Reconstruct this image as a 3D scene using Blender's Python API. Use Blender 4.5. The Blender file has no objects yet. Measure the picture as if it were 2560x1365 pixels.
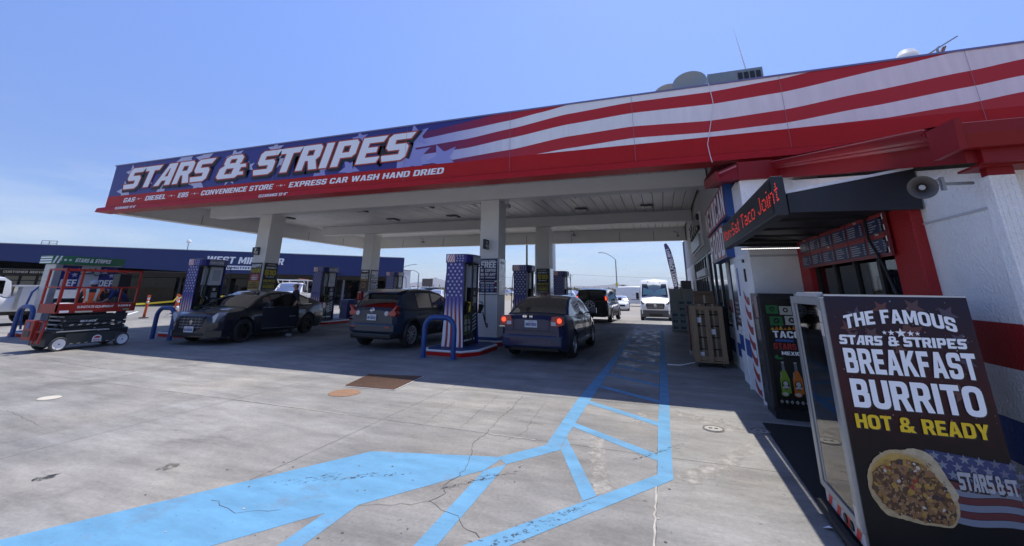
import bpy, bmesh, math, random
from mathutils import Vector, Matrix
R = math.radians
random.seed(7)
SC = bpy.context.scene
COL = SC.collection

# ------------------------------------------------------------------ camera
cam = bpy.data.cameras.new('camera')
cam.sensor_width = 36
cam.lens = 14.449
cam.shift_y = -0.0968
cam.clip_start = 0.05
cam.clip_end = 20000
co = bpy.data.objects.new('camera', cam)
COL.objects.link(co)
rgt = Vector((0.943497, 0.331236, 0.009752)); dwn = Vector((-0.080502, 0.257653, -0.962878)); fwd = Vector((-0.321453, 0.907688, 0.269760))
co.matrix_world = Matrix(((rgt.x, -dwn.x, -fwd.x, 0), (rgt.y, -dwn.y, -fwd.y, 0), (rgt.z, -dwn.z, -fwd.z, 1.6), (0, 0, 0, 1)))
SC.camera = co

# ------------------------------------------------------------------ sky, sun, exposure
SUN = Vector((0.05, 0.354, 1.0)).normalized()           # towards the sun
EL = math.asin(SUN.z)
AZ = math.atan2(SUN.x, SUN.y)
w = bpy.data.worlds.new('World'); SC.world = w; w.use_nodes = True
nt = w.node_tree; nt.nodes.clear()
sky = nt.nodes.new('ShaderNodeTexSky'); sky.sky_type = 'NISHITA'; sky.sun_disc = False
sky.sun_elevation = EL; sky.sun_rotation = AZ; sky.altitude = 150; sky.air_density = 1.0; sky.dust_density = 0.5; sky.ozone_density = 2.0
bg = nt.nodes.new('ShaderNodeBackground'); bg.inputs[1].default_value = 0.108
out = nt.nodes.new('ShaderNodeOutputWorld')
tc = nt.nodes.new('ShaderNodeTexCoord')
sep = nt.nodes.new('ShaderNodeSeparateXYZ')
mp = nt.nodes.new('ShaderNodeMapping'); mp.inputs['Scale'].default_value = (1.0, 1.0, 7.0)
noi = nt.nodes.new('ShaderNodeTexNoise'); noi.inputs['Scale'].default_value = 2.2; noi.inputs['Detail'].default_value = 6; noi.inputs['Roughness'].default_value = 0.62
cr = nt.nodes.new('ShaderNodeMapRange'); cr.inputs[1].default_value = 0.46; cr.inputs[2].default_value = 0.78
alt = nt.nodes.new('ShaderNodeMapRange'); alt.inputs[1].default_value = 0.34; alt.inputs[2].default_value = 0.02; alt.inputs[3].default_value = 0.0; alt.inputs[4].default_value = 0.9
mul = nt.nodes.new('ShaderNodeMath'); mul.operation = 'MULTIPLY'
mix = nt.nodes.new('ShaderNodeMix'); mix.data_type = 'RGBA'
tint = nt.nodes.new('ShaderNodeMix'); tint.data_type = 'RGBA'; tint.blend_type = 'MULTIPLY'
tint.inputs['Factor'].default_value = 1.0
tint.inputs['B'].default_value = (0.88, 0.90, 1.14, 1)
mix.inputs['B'].default_value = (6.6, 7.2, 8.0, 1)
L = nt.links.new
L(tc.outputs['Generated'], sep.inputs[0]); L(tc.outputs['Generated'], mp.inputs[0]); L(mp.outputs[0], noi.inputs['Vector'])
L(noi.outputs[0], cr.inputs[0]); L(sep.outputs['Z'], alt.inputs[0]); L(cr.outputs[0], mul.inputs[0]); L(alt.outputs[0], mul.inputs[1])
hi = nt.nodes.new('ShaderNodeMapRange'); hi.interpolation_type = 'SMOOTHSTEP'; hi.inputs[1].default_value = 0.03; hi.inputs[2].default_value = 0.62; hi.inputs[3].default_value = 1.0; hi.inputs[4].default_value = 1.78
vm = nt.nodes.new('ShaderNodeVectorMath'); vm.operation = 'SCALE'
L(sep.outputs['Z'], hi.inputs[0]); L(sky.outputs[0], vm.inputs[0]); L(hi.outputs[0], vm.inputs['Scale'])
lowt = nt.nodes.new('ShaderNodeMix'); lowt.data_type = 'RGBA'; lowt.inputs['A'].default_value = (0.84, 0.95, 1.24, 1); lowt.inputs['B'].default_value = (0.83, 0.86, 1.13, 1)
lr = nt.nodes.new('ShaderNodeMapRange'); lr.inputs[1].default_value = 0.0; lr.inputs[2].default_value = 0.22
L(sep.outputs['Z'], lr.inputs[0]); L(lr.outputs[0], lowt.inputs['Factor']); L(lowt.outputs['Result'], tint.inputs['B'])
L(vm.outputs[0], tint.inputs['A']); L(tint.outputs['Result'], mix.inputs['A']); L(mul.outputs[0], mix.inputs['Factor'])
L(mix.outputs['Result'], bg.inputs[0]); L(bg.outputs[0], out.inputs[0])
sl = bpy.data.lights.new('sun', 'SUN'); sl.energy = 4.9; sl.angle = R(0.5); sl.color = (1.0, 0.955, 0.88)
so = bpy.data.objects.new('sun', sl); COL.objects.link(so)
so.rotation_euler = (-SUN).to_track_quat('-Z', 'Y').to_euler()
SC.view_settings.view_transform = 'Standard'; SC.view_settings.look = 'None'
SC.view_settings.exposure = 0.12; SC.view_settings.gamma = 1.0; SC.view_settings.use_curve_mapping = False
SC.cycles.max_bounces = 8; SC.cycles.diffuse_bounces = 3; SC.cycles.glossy_bounces = 4; SC.cycles.transparent_max_bounces = 16

# ------------------------------------------------------------------ materials
MATS = {}
def mat(name, rgb, rough=0.55, metal=0.0, var=0.0, vscale=6.0, bump=0.0, bscale=40.0, emit=0.0, spec=0.5, coat=0.0, rvar=0.0, stretch=(1, 1, 1)):
    if name in MATS: return MATS[name]
    m = bpy.data.materials.new(name); m.use_nodes = True; MATS[name] = m
    n = m.node_tree; p = n.nodes['Principled BSDF']
    p.inputs['Base Color'].default_value = (*rgb, 1); p.inputs['Roughness'].default_value = rough
    p.inputs['Metallic'].default_value = metal; p.inputs['Specular IOR Level'].default_value = spec
    p.inputs['Coat Weight'].default_value = coat; p.inputs['Coat Roughness'].default_value = 0.04
    if emit:
        p.inputs['Emission Color'].default_value = (*rgb, 1); p.inputs['Emission Strength'].default_value = emit
    if var or bump or rvar:
        t = n.nodes.new('ShaderNodeTexCoord'); g = n.nodes.new('ShaderNodeMapping'); g.inputs['Scale'].default_value = stretch
        n.links.new(t.outputs['Object'], g.inputs[0])
    if var or rvar:
        z = n.nodes.new('ShaderNodeTexNoise'); z.inputs['Scale'].default_value = vscale; z.inputs['Detail'].default_value = 5; z.inputs['Roughness'].default_value = 0.65
        n.links.new(g.outputs[0], z.inputs['Vector'])
    if var:
        r = n.nodes.new('ShaderNodeMapRange'); r.inputs[1].default_value = 0.25; r.inputs[2].default_value = 0.75
        r.inputs[3].default_value = 1 - var; r.inputs[4].default_value = 1 + var * 0.6
        n.links.new(z.outputs[0], r.inputs[0])
        x = n.nodes.new('ShaderNodeVectorMath'); x.operation = 'SCALE'; x.inputs[0].default_value = rgb
        n.links.new(r.outputs[0], x.inputs['Scale']); n.links.new(x.outputs[0], p.inputs['Base Color'])
    if rvar:
        r2 = n.nodes.new('ShaderNodeMapRange'); r2.inputs[1].default_value = 0.3; r2.inputs[2].default_value = 0.7
        r2.inputs[3].default_value = max(0.02, rough - rvar); r2.inputs[4].default_value = min(1, rough + rvar)
        n.links.new(z.outputs[0], r2.inputs[0]); n.links.new(r2.outputs[0], p.inputs['Roughness'])
    if bump:
        z2 = n.nodes.new('ShaderNodeTexNoise'); z2.inputs['Scale'].default_value = bscale; z2.inputs['Detail'].default_value = 4
        n.links.new(g.outputs[0], z2.inputs['Vector'])
        b = n.nodes.new('ShaderNodeBump'); b.inputs['Strength'].default_value = bump; b.inputs['Distance'].default_value = 0.02
        n.links.new(z2.outputs[0], b.inputs['Height']); n.links.new(b.outputs[0], p.inputs['Normal'])
    return m

def glass(name, tintc, refl=0.9):
    if name in MATS: return MATS[name]
    m = bpy.data.materials.new(name); m.use_nodes = True; MATS[name] = m
    n = m.node_tree; n.nodes.clear()
    o = n.nodes.new('ShaderNodeOutputMaterial'); a = n.nodes.new('ShaderNodeBsdfTransparent'); a.inputs[0].default_value = (*tintc, 1)
    g = n.nodes.new('ShaderNodeBsdfGlossy'); g.inputs['Roughness'].default_value = 0.03; g.inputs[0].default_value = (refl, refl, refl, 1)
    f = n.nodes.new('ShaderNodeFresnel'); f.inputs[0].default_value = 1.6
    x = n.nodes.new('ShaderNodeMixShader')
    n.links.new(f.outputs[0], x.inputs[0]); n.links.new(a.outputs[0], x.inputs[1]); n.links.new(g.outputs[0], x.inputs[2]); n.links.new(x.outputs[0], o.inputs[0])
    return m

def grad(name, c0, c1, axis, a, b, rough=0.4, var=0.0):
    # printed colour that fades from c0 at coordinate a to c1 at b along one object axis
    if name in MATS: return MATS[name]
    m = mat(name, c0, rough); n = m.node_tree; p = n.nodes['Principled BSDF']
    t = n.nodes.new('ShaderNodeTexCoord'); s = n.nodes.new('ShaderNodeSeparateXYZ'); r = n.nodes.new('ShaderNodeMapRange'); r.interpolation_type = 'SMOOTHSTEP'
    r.inputs[1].default_value = a; r.inputs[2].default_value = b
    x = n.nodes.new('ShaderNodeMix'); x.data_type = 'RGBA'; x.inputs['A'].default_value = (*c0, 1); x.inputs['B'].default_value = (*c1, 1)
    n.links.new(t.outputs['Object'], s.inputs[0]); n.links.new(s.outputs[axis], r.inputs[0]); n.links.new(r.outputs[0], x.inputs['Factor'])
    if var:
        z = n.nodes.new('ShaderNodeTexNoise'); z.inputs['Scale'].default_value = 3.0; z.inputs['Detail'].default_value = 6
        g = n.nodes.new('ShaderNodeMapping'); g.inputs['Scale'].default_value = (3.0, 1, 0.35)
        n.links.new(t.outputs['Object'], g.inputs[0]); n.links.new(g.outputs[0], z.inputs['Vector'])
        r2 = n.nodes.new('ShaderNodeMapRange'); r2.inputs[1].default_value = 0.3; r2.inputs[2].default_value = 0.7; r2.inputs[3].default_value = 1 - var; r2.inputs[4].default_value = 1
        y = n.nodes.new('ShaderNodeVectorMath'); y.operation = 'SCALE'
        n.links.new(z.outputs[0], r2.inputs[0]); n.links.new(x.outputs['Result'], y.inputs[0]); n.links.new(r2.outputs[0], y.inputs['Scale']); n.links.new(y.outputs[0], p.inputs['Base Color'])
    else:
        n.links.new(x.outputs['Result'], p.inputs['Base Color'])
    return m

WHITE = mat('white_paint', (0.78, 0.78, 0.78), 0.5, var=0.05, vscale=3)
SILVER = mat('silver_metal', (0.62, 0.63, 0.65), 0.32, 0.85, rvar=0.1)
DARK = mat('black_plastic', (0.012, 0.012, 0.014), 0.45)
BLACKP = mat('black_paint', (0.018, 0.019, 0.023), 0.35, var=0.15)
RUBBER = mat('tyre_rubber', (0.016, 0.016, 0.017), 0.8, var=0.2, vscale=20)
RED = mat('red_paint', (0.47, 0.008, 0.007), 0.45, var=0.12, vscale=2.5, spec=.25)
BLUE = mat('blue_paint', (0.022, 0.075, 0.26), 0.4, var=0.12)
LETW = mat('white_lettering', (0.88, 0.88, 0.89), 0.5)
LETY = mat('yellow_lettering', (0.80, 0.52, 0.01), 0.5)
LETR = mat('red_lettering', (0.55, 0.02, 0.02), 0.5)
STEEL = mat('grey_steel', (0.30, 0.31, 0.32), 0.45, 0.4, var=0.15)

# ------------------------------------------------------------------ text and outlines as flat meshes
_tc = {}
def curve_faces(kind, key, offset):
    k = (kind, key, offset)
    if k in _tc: return _tc[k]
    if kind == 'text':
        c = bpy.data.curves.new('t', 'FONT'); c.body = key; c.resolution_u = 2
    else:
        c = bpy.data.curves.new('t', 'CURVE'); c.dimensions = '2D'
        for pts in key:
            s = c.splines.new('POLY'); s.points.add(len(pts) - 1); s.use_cyclic_u = True
            for q, pnt in zip(s.points, pts): q.co = (pnt[0], pnt[1], 0, 1)
    c.fill_mode = 'BOTH' if kind != 'text' else 'FRONT'
    if kind != 'text': c.fill_mode = 'FRONT'
    c.offset = offset
    o = bpy.data.objects.new('t', c); COL.objects.link(o)
    me = bpy.data.meshes.new_from_object(o.evaluated_get(bpy.context.evaluated_depsgraph_get()))
    v = [(p.co.x, p.co.y) for p in me.vertices]; f = [tuple(p.vertices) for p in me.polygons]
    bpy.data.objects.remove(o); bpy.data.curves.remove(c); bpy.data.meshes.remove(me)
    _tc[k] = (v, f); return v, f
_hv = curve_faces('text', 'H', 0.0)[0]
CAP = max(p[1] for p in _hv)

GL = {  # heavy square italic display letters: outlines (outer, holes), advance
 'S': ([[(0,0),(.66,0),(.80,.12),(.80,.5),(.68,.62),(.3,.62),(.3,.76),(.80,.76),(.92,1),(.12,1),(0,.88),(0,.5),(.12,.38),(.5,.38),(.5,.24),(-.10,.24)]], .90),
 'T': ([[(.22,0),(.54,0),(.54,.76),(.80,.76),(.90,1),(-.06,1),(-.02,.76),(.22,.76)]], .84),
 'A': ([[(-.05,0),(.27,0),(.33,.22),(.54,.22),(.54,0),(.86,0),(.86,1),(.40,1)],[(.40,.42),(.54,.42),(.54,.76),(.51,.76)]], .94),
 'R': ([[(0,0),(.3,0),(.3,.36),(.40,.36),(.54,0),(.9,0),(.72,.38),(.84,.5),(.84,.88),(.72,1),(0,1)],[(.3,.58),(.54,.58),(.54,.78),(.3,.78)]], .92),
 'I': ([[(0,0),(.32,0),(.32,1),(0,1)]], .42),
 'P': ([[(0,0),(.3,0),(.3,.32),(.72,.32),(.84,.44),(.84,.88),(.72,1),(0,1)],[(.3,.54),(.54,.54),(.54,.78),(.3,.78)]], .92),
 'E': ([[(0,0),(.76,0),(.84,.24),(.3,.24),(.3,.39),(.66,.39),(.66,.61),(.3,.61),(.3,.76),(.80,.76),(.90,1),(0,1)]], .92),
 '&': ([[(.1,0),(.72,0),(.80,.10),(1.0,.10),(.94,.26),(.80,.26),(.80,.42),(.98,.42),(.92,.58),(.70,.58),(.74,.66),(.74,.88),(.62,1),(.2,1),(.08,.9),(.08,.66),(.13,.57),(0,.46),(0,.1)],[(.3,.66),(.50,.66),(.50,.82),(.3,.82)],[(.28,.2),(.52,.2),(.52,.42),(.28,.42)]], 1.06),
 ' ': ([], .42)}
def display_outline(s, shear=0.24):
    x = 0; sp = []
    for ch in s:
        g, adv = GL[ch]
        for ring in g: sp.append(tuple((x + a + shear * b, b) for a, b in ring))
        x += adv + 0.03
    return tuple(sp), x

HG = {
 'A': ([[(0,0),(.21,0),(.26,.2),(.42,.2),(.47,0),(.68,0),(.46,1),(.22,1)],[(.29,.37),(.39,.37),(.34,.72)]],.68),
 'B': ([[(0,0),(.63,0,.2),(.63,.51,.12),(.56,.535),(.60,.56,.08),(.60,1,.2),(0,1)],[(.21,.18),(.42,.18,.08),(.42,.43,.08),(.21,.43)],[(.21,.6),(.39,.6,.08),(.39,.82,.08),(.21,.82)]],.64),
 'C': ([[(.62,.34),(.62,0,.25),(0,0,.25),(0,1,.25),(.62,1,.25),(.62,.66),(.41,.66),(.41,.82,.08),(.21,.82,.09),(.21,.18,.09),(.41,.18,.08),(.41,.34)]],.62),
 'D': ([[(0,0),(.64,0,.28),(.64,1,.28),(0,1)],[(.21,.19),(.43,.19,.12),(.43,.81,.12),(.21,.81)]],.64),
 'E': ([[(0,0),(.54,0),(.54,.19),(.21,.19),(.21,.41),(.48,.41),(.48,.6),(.21,.6),(.21,.81),(.54,.81),(.54,1),(0,1)]],.54),
 'F': ([[(0,0),(.21,0),(.21,.4),(.47,.4),(.47,.59),(.21,.59),(.21,.81),(.53,.81),(.53,1),(0,1)]],.53),
 'G': ([[(.62,.54),(.62,0,.22),(0,0,.25),(0,1,.25),(.62,1,.25),(.62,.68),(.41,.68),(.41,.82,.08),(.21,.82,.09),(.21,.18,.09),(.42,.18,.06),(.42,.37),(.33,.37),(.33,.54)]],.62),
 'H': ([[(0,0),(.21,0),(.21,.4),(.43,.4),(.43,0),(.64,0),(.64,1),(.43,1),(.43,.6),(.21,.6),(.21,1),(0,1)]],.64),
 'I': ([[(0,0),(.21,0),(.21,1),(0,1)]],.21),
 'J': ([[(.3,1),(.51,1),(.51,0,.22),(0,0,.22),(0,.32),(.2,.32),(.2,.18,.04),(.3,.18,.05)]],.51),
 'K': ([[(0,0),(.21,0),(.21,.33),(.27,.42),(.44,0),(.68,0),(.41,.6),(.66,1),(.42,1),(.21,.64),(.21,1),(0,1)]],.67),
 'L': ([[(0,0),(.53,0),(.53,.19),(.21,.19),(.21,1),(0,1)]],.53),
 'M': ([[(0,0),(.2,0),(.2,.6),(.34,.12),(.46,.12),(.6,.6),(.6,0),(.8,0),(.8,1),(.56,1),(.4,.45),(.24,1),(0,1)]],.8),
 'N': ([[(0,0),(.2,0),(.2,.58),(.44,0),(.64,0),(.64,1),(.44,1),(.44,.42),(.2,1),(0,1)]],.64),
 'O': ([[(0,0,.28),(.66,0,.28),(.66,1,.28),(0,1,.28)],[(.21,.19,.11),(.45,.19,.11),(.45,.81,.11),(.21,.81,.11)]],.66),
 'P': ([[(0,0),(.21,0),(.21,.35),(.61,.35,.22),(.61,1,.22),(0,1)],[(.21,.53),(.4,.53,.09),(.4,.82,.09),(.21,.82)]],.61),
 'R': ([[(0,0),(.21,0),(.21,.38),(.3,.38),(.43,0),(.66,0),(.5,.42),(.61,.48,.08),(.61,1,.22),(0,1)],[(.21,.55),(.4,.55,.09),(.4,.82,.09),(.21,.82)]],.65),
 'S': ([[(0,.32),(0,0,.22),(.6,0,.22),(.6,.58,.18),(.21,.6,.06),(.21,.82,.08),(.4,.82,.06),(.4,.7),(.6,.7),(.6,1,.22),(0,1,.22),(0,.42,.18),(.39,.4,.06),(.39,.18,.08),(.2,.18,.06),(.2,.32)]],.60),
 'T': ([[(.2,0),(.41,0),(.41,.81),(.61,.81),(.61,1),(0,1),(0,.81),(.2,.81)]],.61),
 'U': ([[(0,1),(0,0,.26),(.64,0,.26),(.64,1),(.43,1),(.43,.19,.1),(.21,.19,.1),(.21,1)]],.64),
 'V': ([[(.23,0),(.43,0),(.66,1),(.44,1),(.33,.35),(.22,1),(0,1)]],.66),
 'W': ([[(.16,0),(.37,0),(.47,.55),(.57,0),(.78,0),(.94,1),(.73,1),(.66,.45),(.56,1),(.38,1),(.28,.45),(.21,1),(0,1)]],.94),
 'X': ([[(0,0),(.23,0),(.33,.3),(.43,0),(.66,0),(.45,.51),(.65,1),(.43,1),(.33,.7),(.23,1),(.01,1),(.21,.51)]],.66),
 'Y': ([[(.22,0),(.43,0),(.43,.4),(.65,1),(.42,1),(.325,.62),(.23,1),(0,1),(.22,.4)]],.65),
 'Z': ([[(0,0),(.56,0),(.56,.19),(.25,.19),(.56,.8),(.56,1),(.02,1),(.02,.81),(.31,.81),(0,.2)]],.56),
 '0': ([[(0,0,.26),(.6,0,.26),(.6,1,.26),(0,1,.26)],[(.21,.19,.08),(.39,.19,.08),(.39,.81,.08),(.21,.81,.08)]],.60),
 '1': ([[(.12,0),(.33,0),(.33,1),(.16,1),(0,.84),(0,.68),(.12,.74)]],.34),
 '2': ([[(0,0),(.58,0),(.58,.19),(.28,.19),(.58,.5,.1),(.58,1,.22),(0,1,.22),(0,.68),(.2,.68),(.2,.82,.05),(.38,.82,.06),(.38,.56,.05),(0,.2)]],.58),
 '3': ([[(0,.3),(0,0,.2),(.58,0,.2),(.58,.48,.1),(.53,.52),(.58,.56,.1),(.58,1,.2),(0,1,.2),(0,.7),(.2,.7),(.2,.83,.05),(.38,.83,.06),(.38,.6,.06),(.2,.6),(.2,.43),(.38,.43,.06),(.38,.17,.06),(.2,.17,.05),(.2,.3)]],.58),
 '4': ([[(.34,0),(.54,0),(.54,.18),(.64,.18),(.64,.35),(.54,.35),(.54,1),(.3,1),(0,.36),(0,.18),(.34,.18)],[(.18,.35),(.34,.35),(.34,.68)]],.64),
 '5': ([[(0,.3),(0,0,.2),(.58,0,.22),(.58,.64,.18),(.2,.64),(.2,.81),(.55,.81),(.55,1),(0,1),(0,.46),(.38,.46,.06),(.38,.18,.07),(.2,.18,.05),(.2,.3)]],.58),
 '6': ([[(0,0,.24),(.6,0,.24),(.6,.62,.2),(.21,.62),(.21,.82,.06),(.39,.82,.05),(.39,.72),(.6,.72),(.6,1,.24),(0,1,.24)],[(.21,.18,.06),(.39,.18,.06),(.39,.45,.06),(.21,.45,.06)]],.60),
 '7': ([[(.1,0),(.32,0),(.56,.82),(.56,1),(0,1),(0,.81),(.33,.81)]],.56),
 '8': ([[(0,0,.2),(.6,0,.2),(.6,.5,.1),(.55,.53),(.6,.56,.1),(.6,1,.2),(0,1,.2),(0,.56,.1),(.05,.53),(0,.5,.1)],[(.21,.17,.06),(.39,.17,.06),(.39,.43,.06),(.21,.43,.06)],[(.21,.61,.06),(.39,.61,.06),(.39,.83,.06),(.21,.83,.06)]],.60),
 '9': ([[(.6,1,.24),(0,1,.24),(0,.38,.2),(.39,.38),(.39,.18,.06),(.21,.18,.05),(.21,.28),(0,.28),(0,0,.24),(.6,0,.24)],[(.39,.82,.06),(.21,.82,.06),(.21,.55,.06),(.39,.55,.06)]],.60),
 '&': ([[(0,.1,.1),(0,0,.1),(.52,0,.08),(.58,.06),(.63,0),(.86,0),(.70,.2),(.80,.44),(.60,.44),(.56,.36),(.46,.50),(.58,.62,.08),(.58,1,.2),(.08,1,.2),(.08,.6,.08),(.14,.5),(0,.40,.08)],[(.21,.18,.05),(.38,.18),(.44,.24),(.30,.40),(.21,.34,.04)],[(.27,.64),(.34,.60),(.40,.68,.03),(.40,.83,.05),(.27,.83,.05)]],.84),
 '$': ([[(0,.32),(0,.04,.22),(.22,.04),(.22,-.08),(.38,-.08),(.38,.04),(.6,.04,.22),(.6,.58,.18),(.21,.6,.06),(.21,.80,.08),(.4,.80,.06),(.4,.7),(.6,.7),(.6,.97,.22),(.38,.97),(.38,1.08),(.22,1.08),(.22,.97),(0,.97,.22),(0,.42,.18),(.39,.4,.06),(.39,.2,.08),(.2,.2,.06),(.2,.32)]],.60),
 '-': ([[(0,.38),(.3,.38),(.3,.58),(0,.58)]],.30), "'": ([[(.04,.66),(.14,.66),(.18,1),(0,1)]],.18), '"': ([[(.04,.66),(.14,.66),(.18,1),(0,1)],[(.26,.66),(.36,.66),(.40,1),(.22,1)]],.40), '.': ([[(0,0),(.2,0),(.2,.2),(0,.2)]],.20), ' ': ([],.26)}
def round_ring(ring):
    o = []; n = len(ring)
    for i, q in enumerate(ring):
        p = Vector(q[:2])
        if len(q) < 3: o.append(tuple(p)); continue
        a = Vector(ring[i-1][:2]); c = Vector(ring[(i+1) % n][:2]); da = a-p; dc = c-p; r = min(q[2], da.length*.499, dc.length*.499); s = p + da.normalized()*r; e = p + dc.normalized()*r
        for k in range(5): t = k/4; o.append(tuple(s*(1-t)**2 + p*2*t*(1-t) + e*t*t))
    return tuple(o)
def heavy_outline(s):
    x = 0; sp = []
    for ch in s:
        g, adv = HG[ch]
        for ring in g: sp.append(tuple((x+a, b) for a, b in round_ring(ring)))
        x += adv + .07
    return tuple(sp)

class PL:
    """a flat face to print on: origin, right, up; d lifts towards the viewer of that face"""
    def __init__(s, o, ux, uz=(0, 0, 1)):
        s.o = Vector(o); s.u = Vector(ux).normalized(); s.v = Vector(uz).normalized(); s.n = s.u.cross(s.v)
    def p(s, u, v, d=0): return s.o + s.u * u + s.v * v + s.n * d

class MB:
    def __init__(s): s.v = []; s.f = []; s.m = []; s.mats = []; s.smooth = []; s.M = None
    def mi(s, m):
        if m not in s.mats: s.mats.append(m)
        return s.mats.index(m)
    def add(s, vs, fs, m, smooth=False):
        b = len(s.v)
        for q in vs:
            q = Vector(q)
            s.v.append(tuple(s.M @ q) if s.M else tuple(q))
        k = s.mi(m)
        for f in fs: s.f.append(tuple(b + i for i in f)); s.m.append(k); s.smooth.append(smooth)
    def box(s, x0, y0, z0, x1, y1, z1, m):
        x0, x1 = min(x0, x1), max(x0, x1); y0, y1 = min(y0, y1), max(y0, y1); z0, z1 = min(z0, z1), max(z0, z1)
        s.add([(x0,y0,z0),(x1,y0,z0),(x1,y1,z0),(x0,y1,z0),(x0,y0,z1),(x1,y0,z1),(x1,y1,z1),(x0,y1,z1)],
              [(0,3,2,1),(4,5,6,7),(0,1,5,4),(1,2,6,5),(2,3,7,6),(3,0,4,7)], m)
    def bar(s, a, b, wx, wz, m, up=(0, 0, 1)):
        a, b = Vector(a), Vector(b); d = (b - a).normalized(); u = Vector(up)
        if abs(d.dot(u)) > 0.95: u = Vector((0, 1, 0))
        sx = d.cross(u).normalized() * wx / 2; sz = sx.cross(d).normalized() * wz / 2
        vs = [a - sx - sz, a + sx - sz, a + sx + sz, a - sx + sz, b - sx - sz, b + sx - sz, b + sx + sz, b - sx + sz]
        s.add(vs, [(0,1,2,3),(7,6,5,4),(0,4,5,1),(1,5,6,2),(2,6,7,3),(3,7,4,0)], m)
    def tube(s, pts, r, m, n=8, cap=True):
        pts = [Vector(p) for p in pts]; rs = r if isinstance(r, (list, tuple)) else [r] * len(pts)
        vs = []; fs = []; ref = None
        for i, p in enumerate(pts):
            d = (pts[min(i + 1, len(pts) - 1)] - pts[max(i - 1, 0)]).normalized()
            if ref is None:
                ref = Vector((0, 0, 1)) if abs(d.z) < 0.9 else Vector((1, 0, 0))
            a = d.cross(ref).normalized(); b = a.cross(d).normalized(); ref = b
            for k in range(n):
                t = 2 * math.pi * k / n; vs.append(p + (a * math.cos(t) + b * math.sin(t)) * rs[i])
        for i in range(len(pts) - 1):
            for k in range(n):
                fs.append((i*n+k, i*n+(k+1)%n, (i+1)*n+(k+1)%n, (i+1)*n+k))
        if cap: fs.append(tuple(range(n))[::-1]); fs.append(tuple((len(pts)-1)*n+k for k in range(n)))
        s.add(vs, fs, m, True)
    def cyl(s, a, b, r, m, n=20): s.tube([a, b], r, m, n)
    def lathe(s, prof, o, axis, m, n=24, smooth=True):
        ax = Vector(axis).normalized(); t = Vector((0, 0, 1)) if abs(ax.z) < 0.9 else Vector((1, 0, 0))
        a = ax.cross(t).normalized(); b = ax.cross(a); o = Vector(o); vs = []; fs = []
        for r, h in prof:
            for k in range(n):
                th = 2 * math.pi * k / n; vs.append(o + ax * h + (a * math.cos(th) + b * math.sin(th)) * r)
        for i in range(len(prof) - 1):
            for k in range(n): fs.append((i*n+k, i*n+(k+1)%n, (i+1)*n+(k+1)%n, (i+1)*n+k))
        s.add(vs, fs, m, smooth)
    def poly(s, pts, m): s.add(pts, [tuple(range(len(pts)))], m)
    def prism(s, pts, off, m):
        off = Vector(off); n = len(pts); a = [Vector(p) for p in pts]; b = [p + off for p in a]
        s.add(a + b, [tuple(range(n))[::-1], tuple(range(n, 2*n))] + [(i, (i+1)%n, n+(i+1)%n, n+i) for i in range(n)], m)
    def prect(s, pl, u0, v0, u1, v1, m, d=0.0): s.poly([pl.p(u0,v0,d), pl.p(u1,v0,d), pl.p(u1,v1,d), pl.p(u0,v1,d)], m)
    def ppoly(s, pl, pts, m, d=0.0): s.poly([pl.p(a, b, d) for a, b in pts], m)
    def star(s, pl, u, v, r, m, d=0.0, rot=0.0, inner=0.40):
        pts = []
        for k in range(10):
            t = math.pi/2 + rot + k*math.pi/5; q = r if k % 2 == 0 else r*inner
            pts.append((u + q*math.cos(t), v + q*math.sin(t)))
        vs = [pl.p(u, v, d)] + [pl.p(a, b, d) for a, b in pts]
        s.add(vs, [(0, 1+k, 1+(k+1) % 10) for k in range(10)], m)
    def disc(s, pl, u, v, r, m, d=0.0, n=20, ry=None):
        ry = ry or r
        s.ppoly(pl, [(u + r*math.cos(2*math.pi*k/n), v + ry*math.sin(2*math.pi*k/n)) for k in range(n)], m, d)
    def text(s, pl, t, u, v, h, m, d=0.003, bold=0.02, shear=0.0, align='L', fit=None, arc=0.0):
        heavy = all(c in HG for c in t)
        vs, fs = curve_faces('poly', heavy_outline(t), max(0.0, bold-.03)*.5) if heavy else curve_faces('text', t, bold)
        if not vs: return
        x0 = min(p[0] for p in vs); x1 = max(p[0] for p in vs); k = h if heavy else h / CAP
        kx = fit / (x1 - x0) if fit else k
        off = {'L': -x0, 'C': -(x0 + x1)/2, 'R': -x1}[align]
        wd = (x1 - x0)*kx
        def q(p):
            a = (p[0] + off)*kx; b = p[1]*k
            if arc:
                c = a if align == 'C' else a - wd/2
                b += arc*(1 - (2*c/wd)**2)
            return pl.p(u + a + shear*b, v + b, d)
        s.add([q(p) for p in vs], fs, m)
    def display(s, pl, t, u, v, h, wdt, m, d=0.003, offset=0.0, shear=0.24):
        key, tw = display_outline(t, shear); vs, fs = curve_faces('poly', key, offset)
        kx = wdt / tw
        s.add([pl.p(u + p[0]*kx, v + p[1]*h, d) for p in vs], fs, m)
    def build(s, name, parent=None, angle=35, bevel=0.0, loc=None):
        me = bpy.data.meshes.new(name); me.from_pydata(s.v, [], s.f)
        for m in s.mats: me.materials.append(m)
        me.polygons.foreach_set('material_index', s.m); me.polygons.foreach_set('use_smooth', [bool(x) for x in s.smooth])
        me.update()
        if any(s.smooth):
            bm = bmesh.new(); bm.from_mesh(me)
            bmesh.ops.remove_doubles(bm, verts=bm.verts, dist=1e-5)
            for e in bm.edges:
                if len(e.link_faces) == 2 and e.calc_face_angle(0) > R(angle): e.smooth = False
            bm.to_mesh(me); bm.free()
        o = bpy.data.objects.new(name, me); COL.objects.link(o)
        if parent: o.parent = parent
        if loc: o.location = loc
        if bevel:
            b = o.modifiers.new('bevel', 'BEVEL'); b.width = bevel; b.segments = 2; b.limit_method = 'ANGLE'; b.angle_limit = R(40)
        return o

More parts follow.
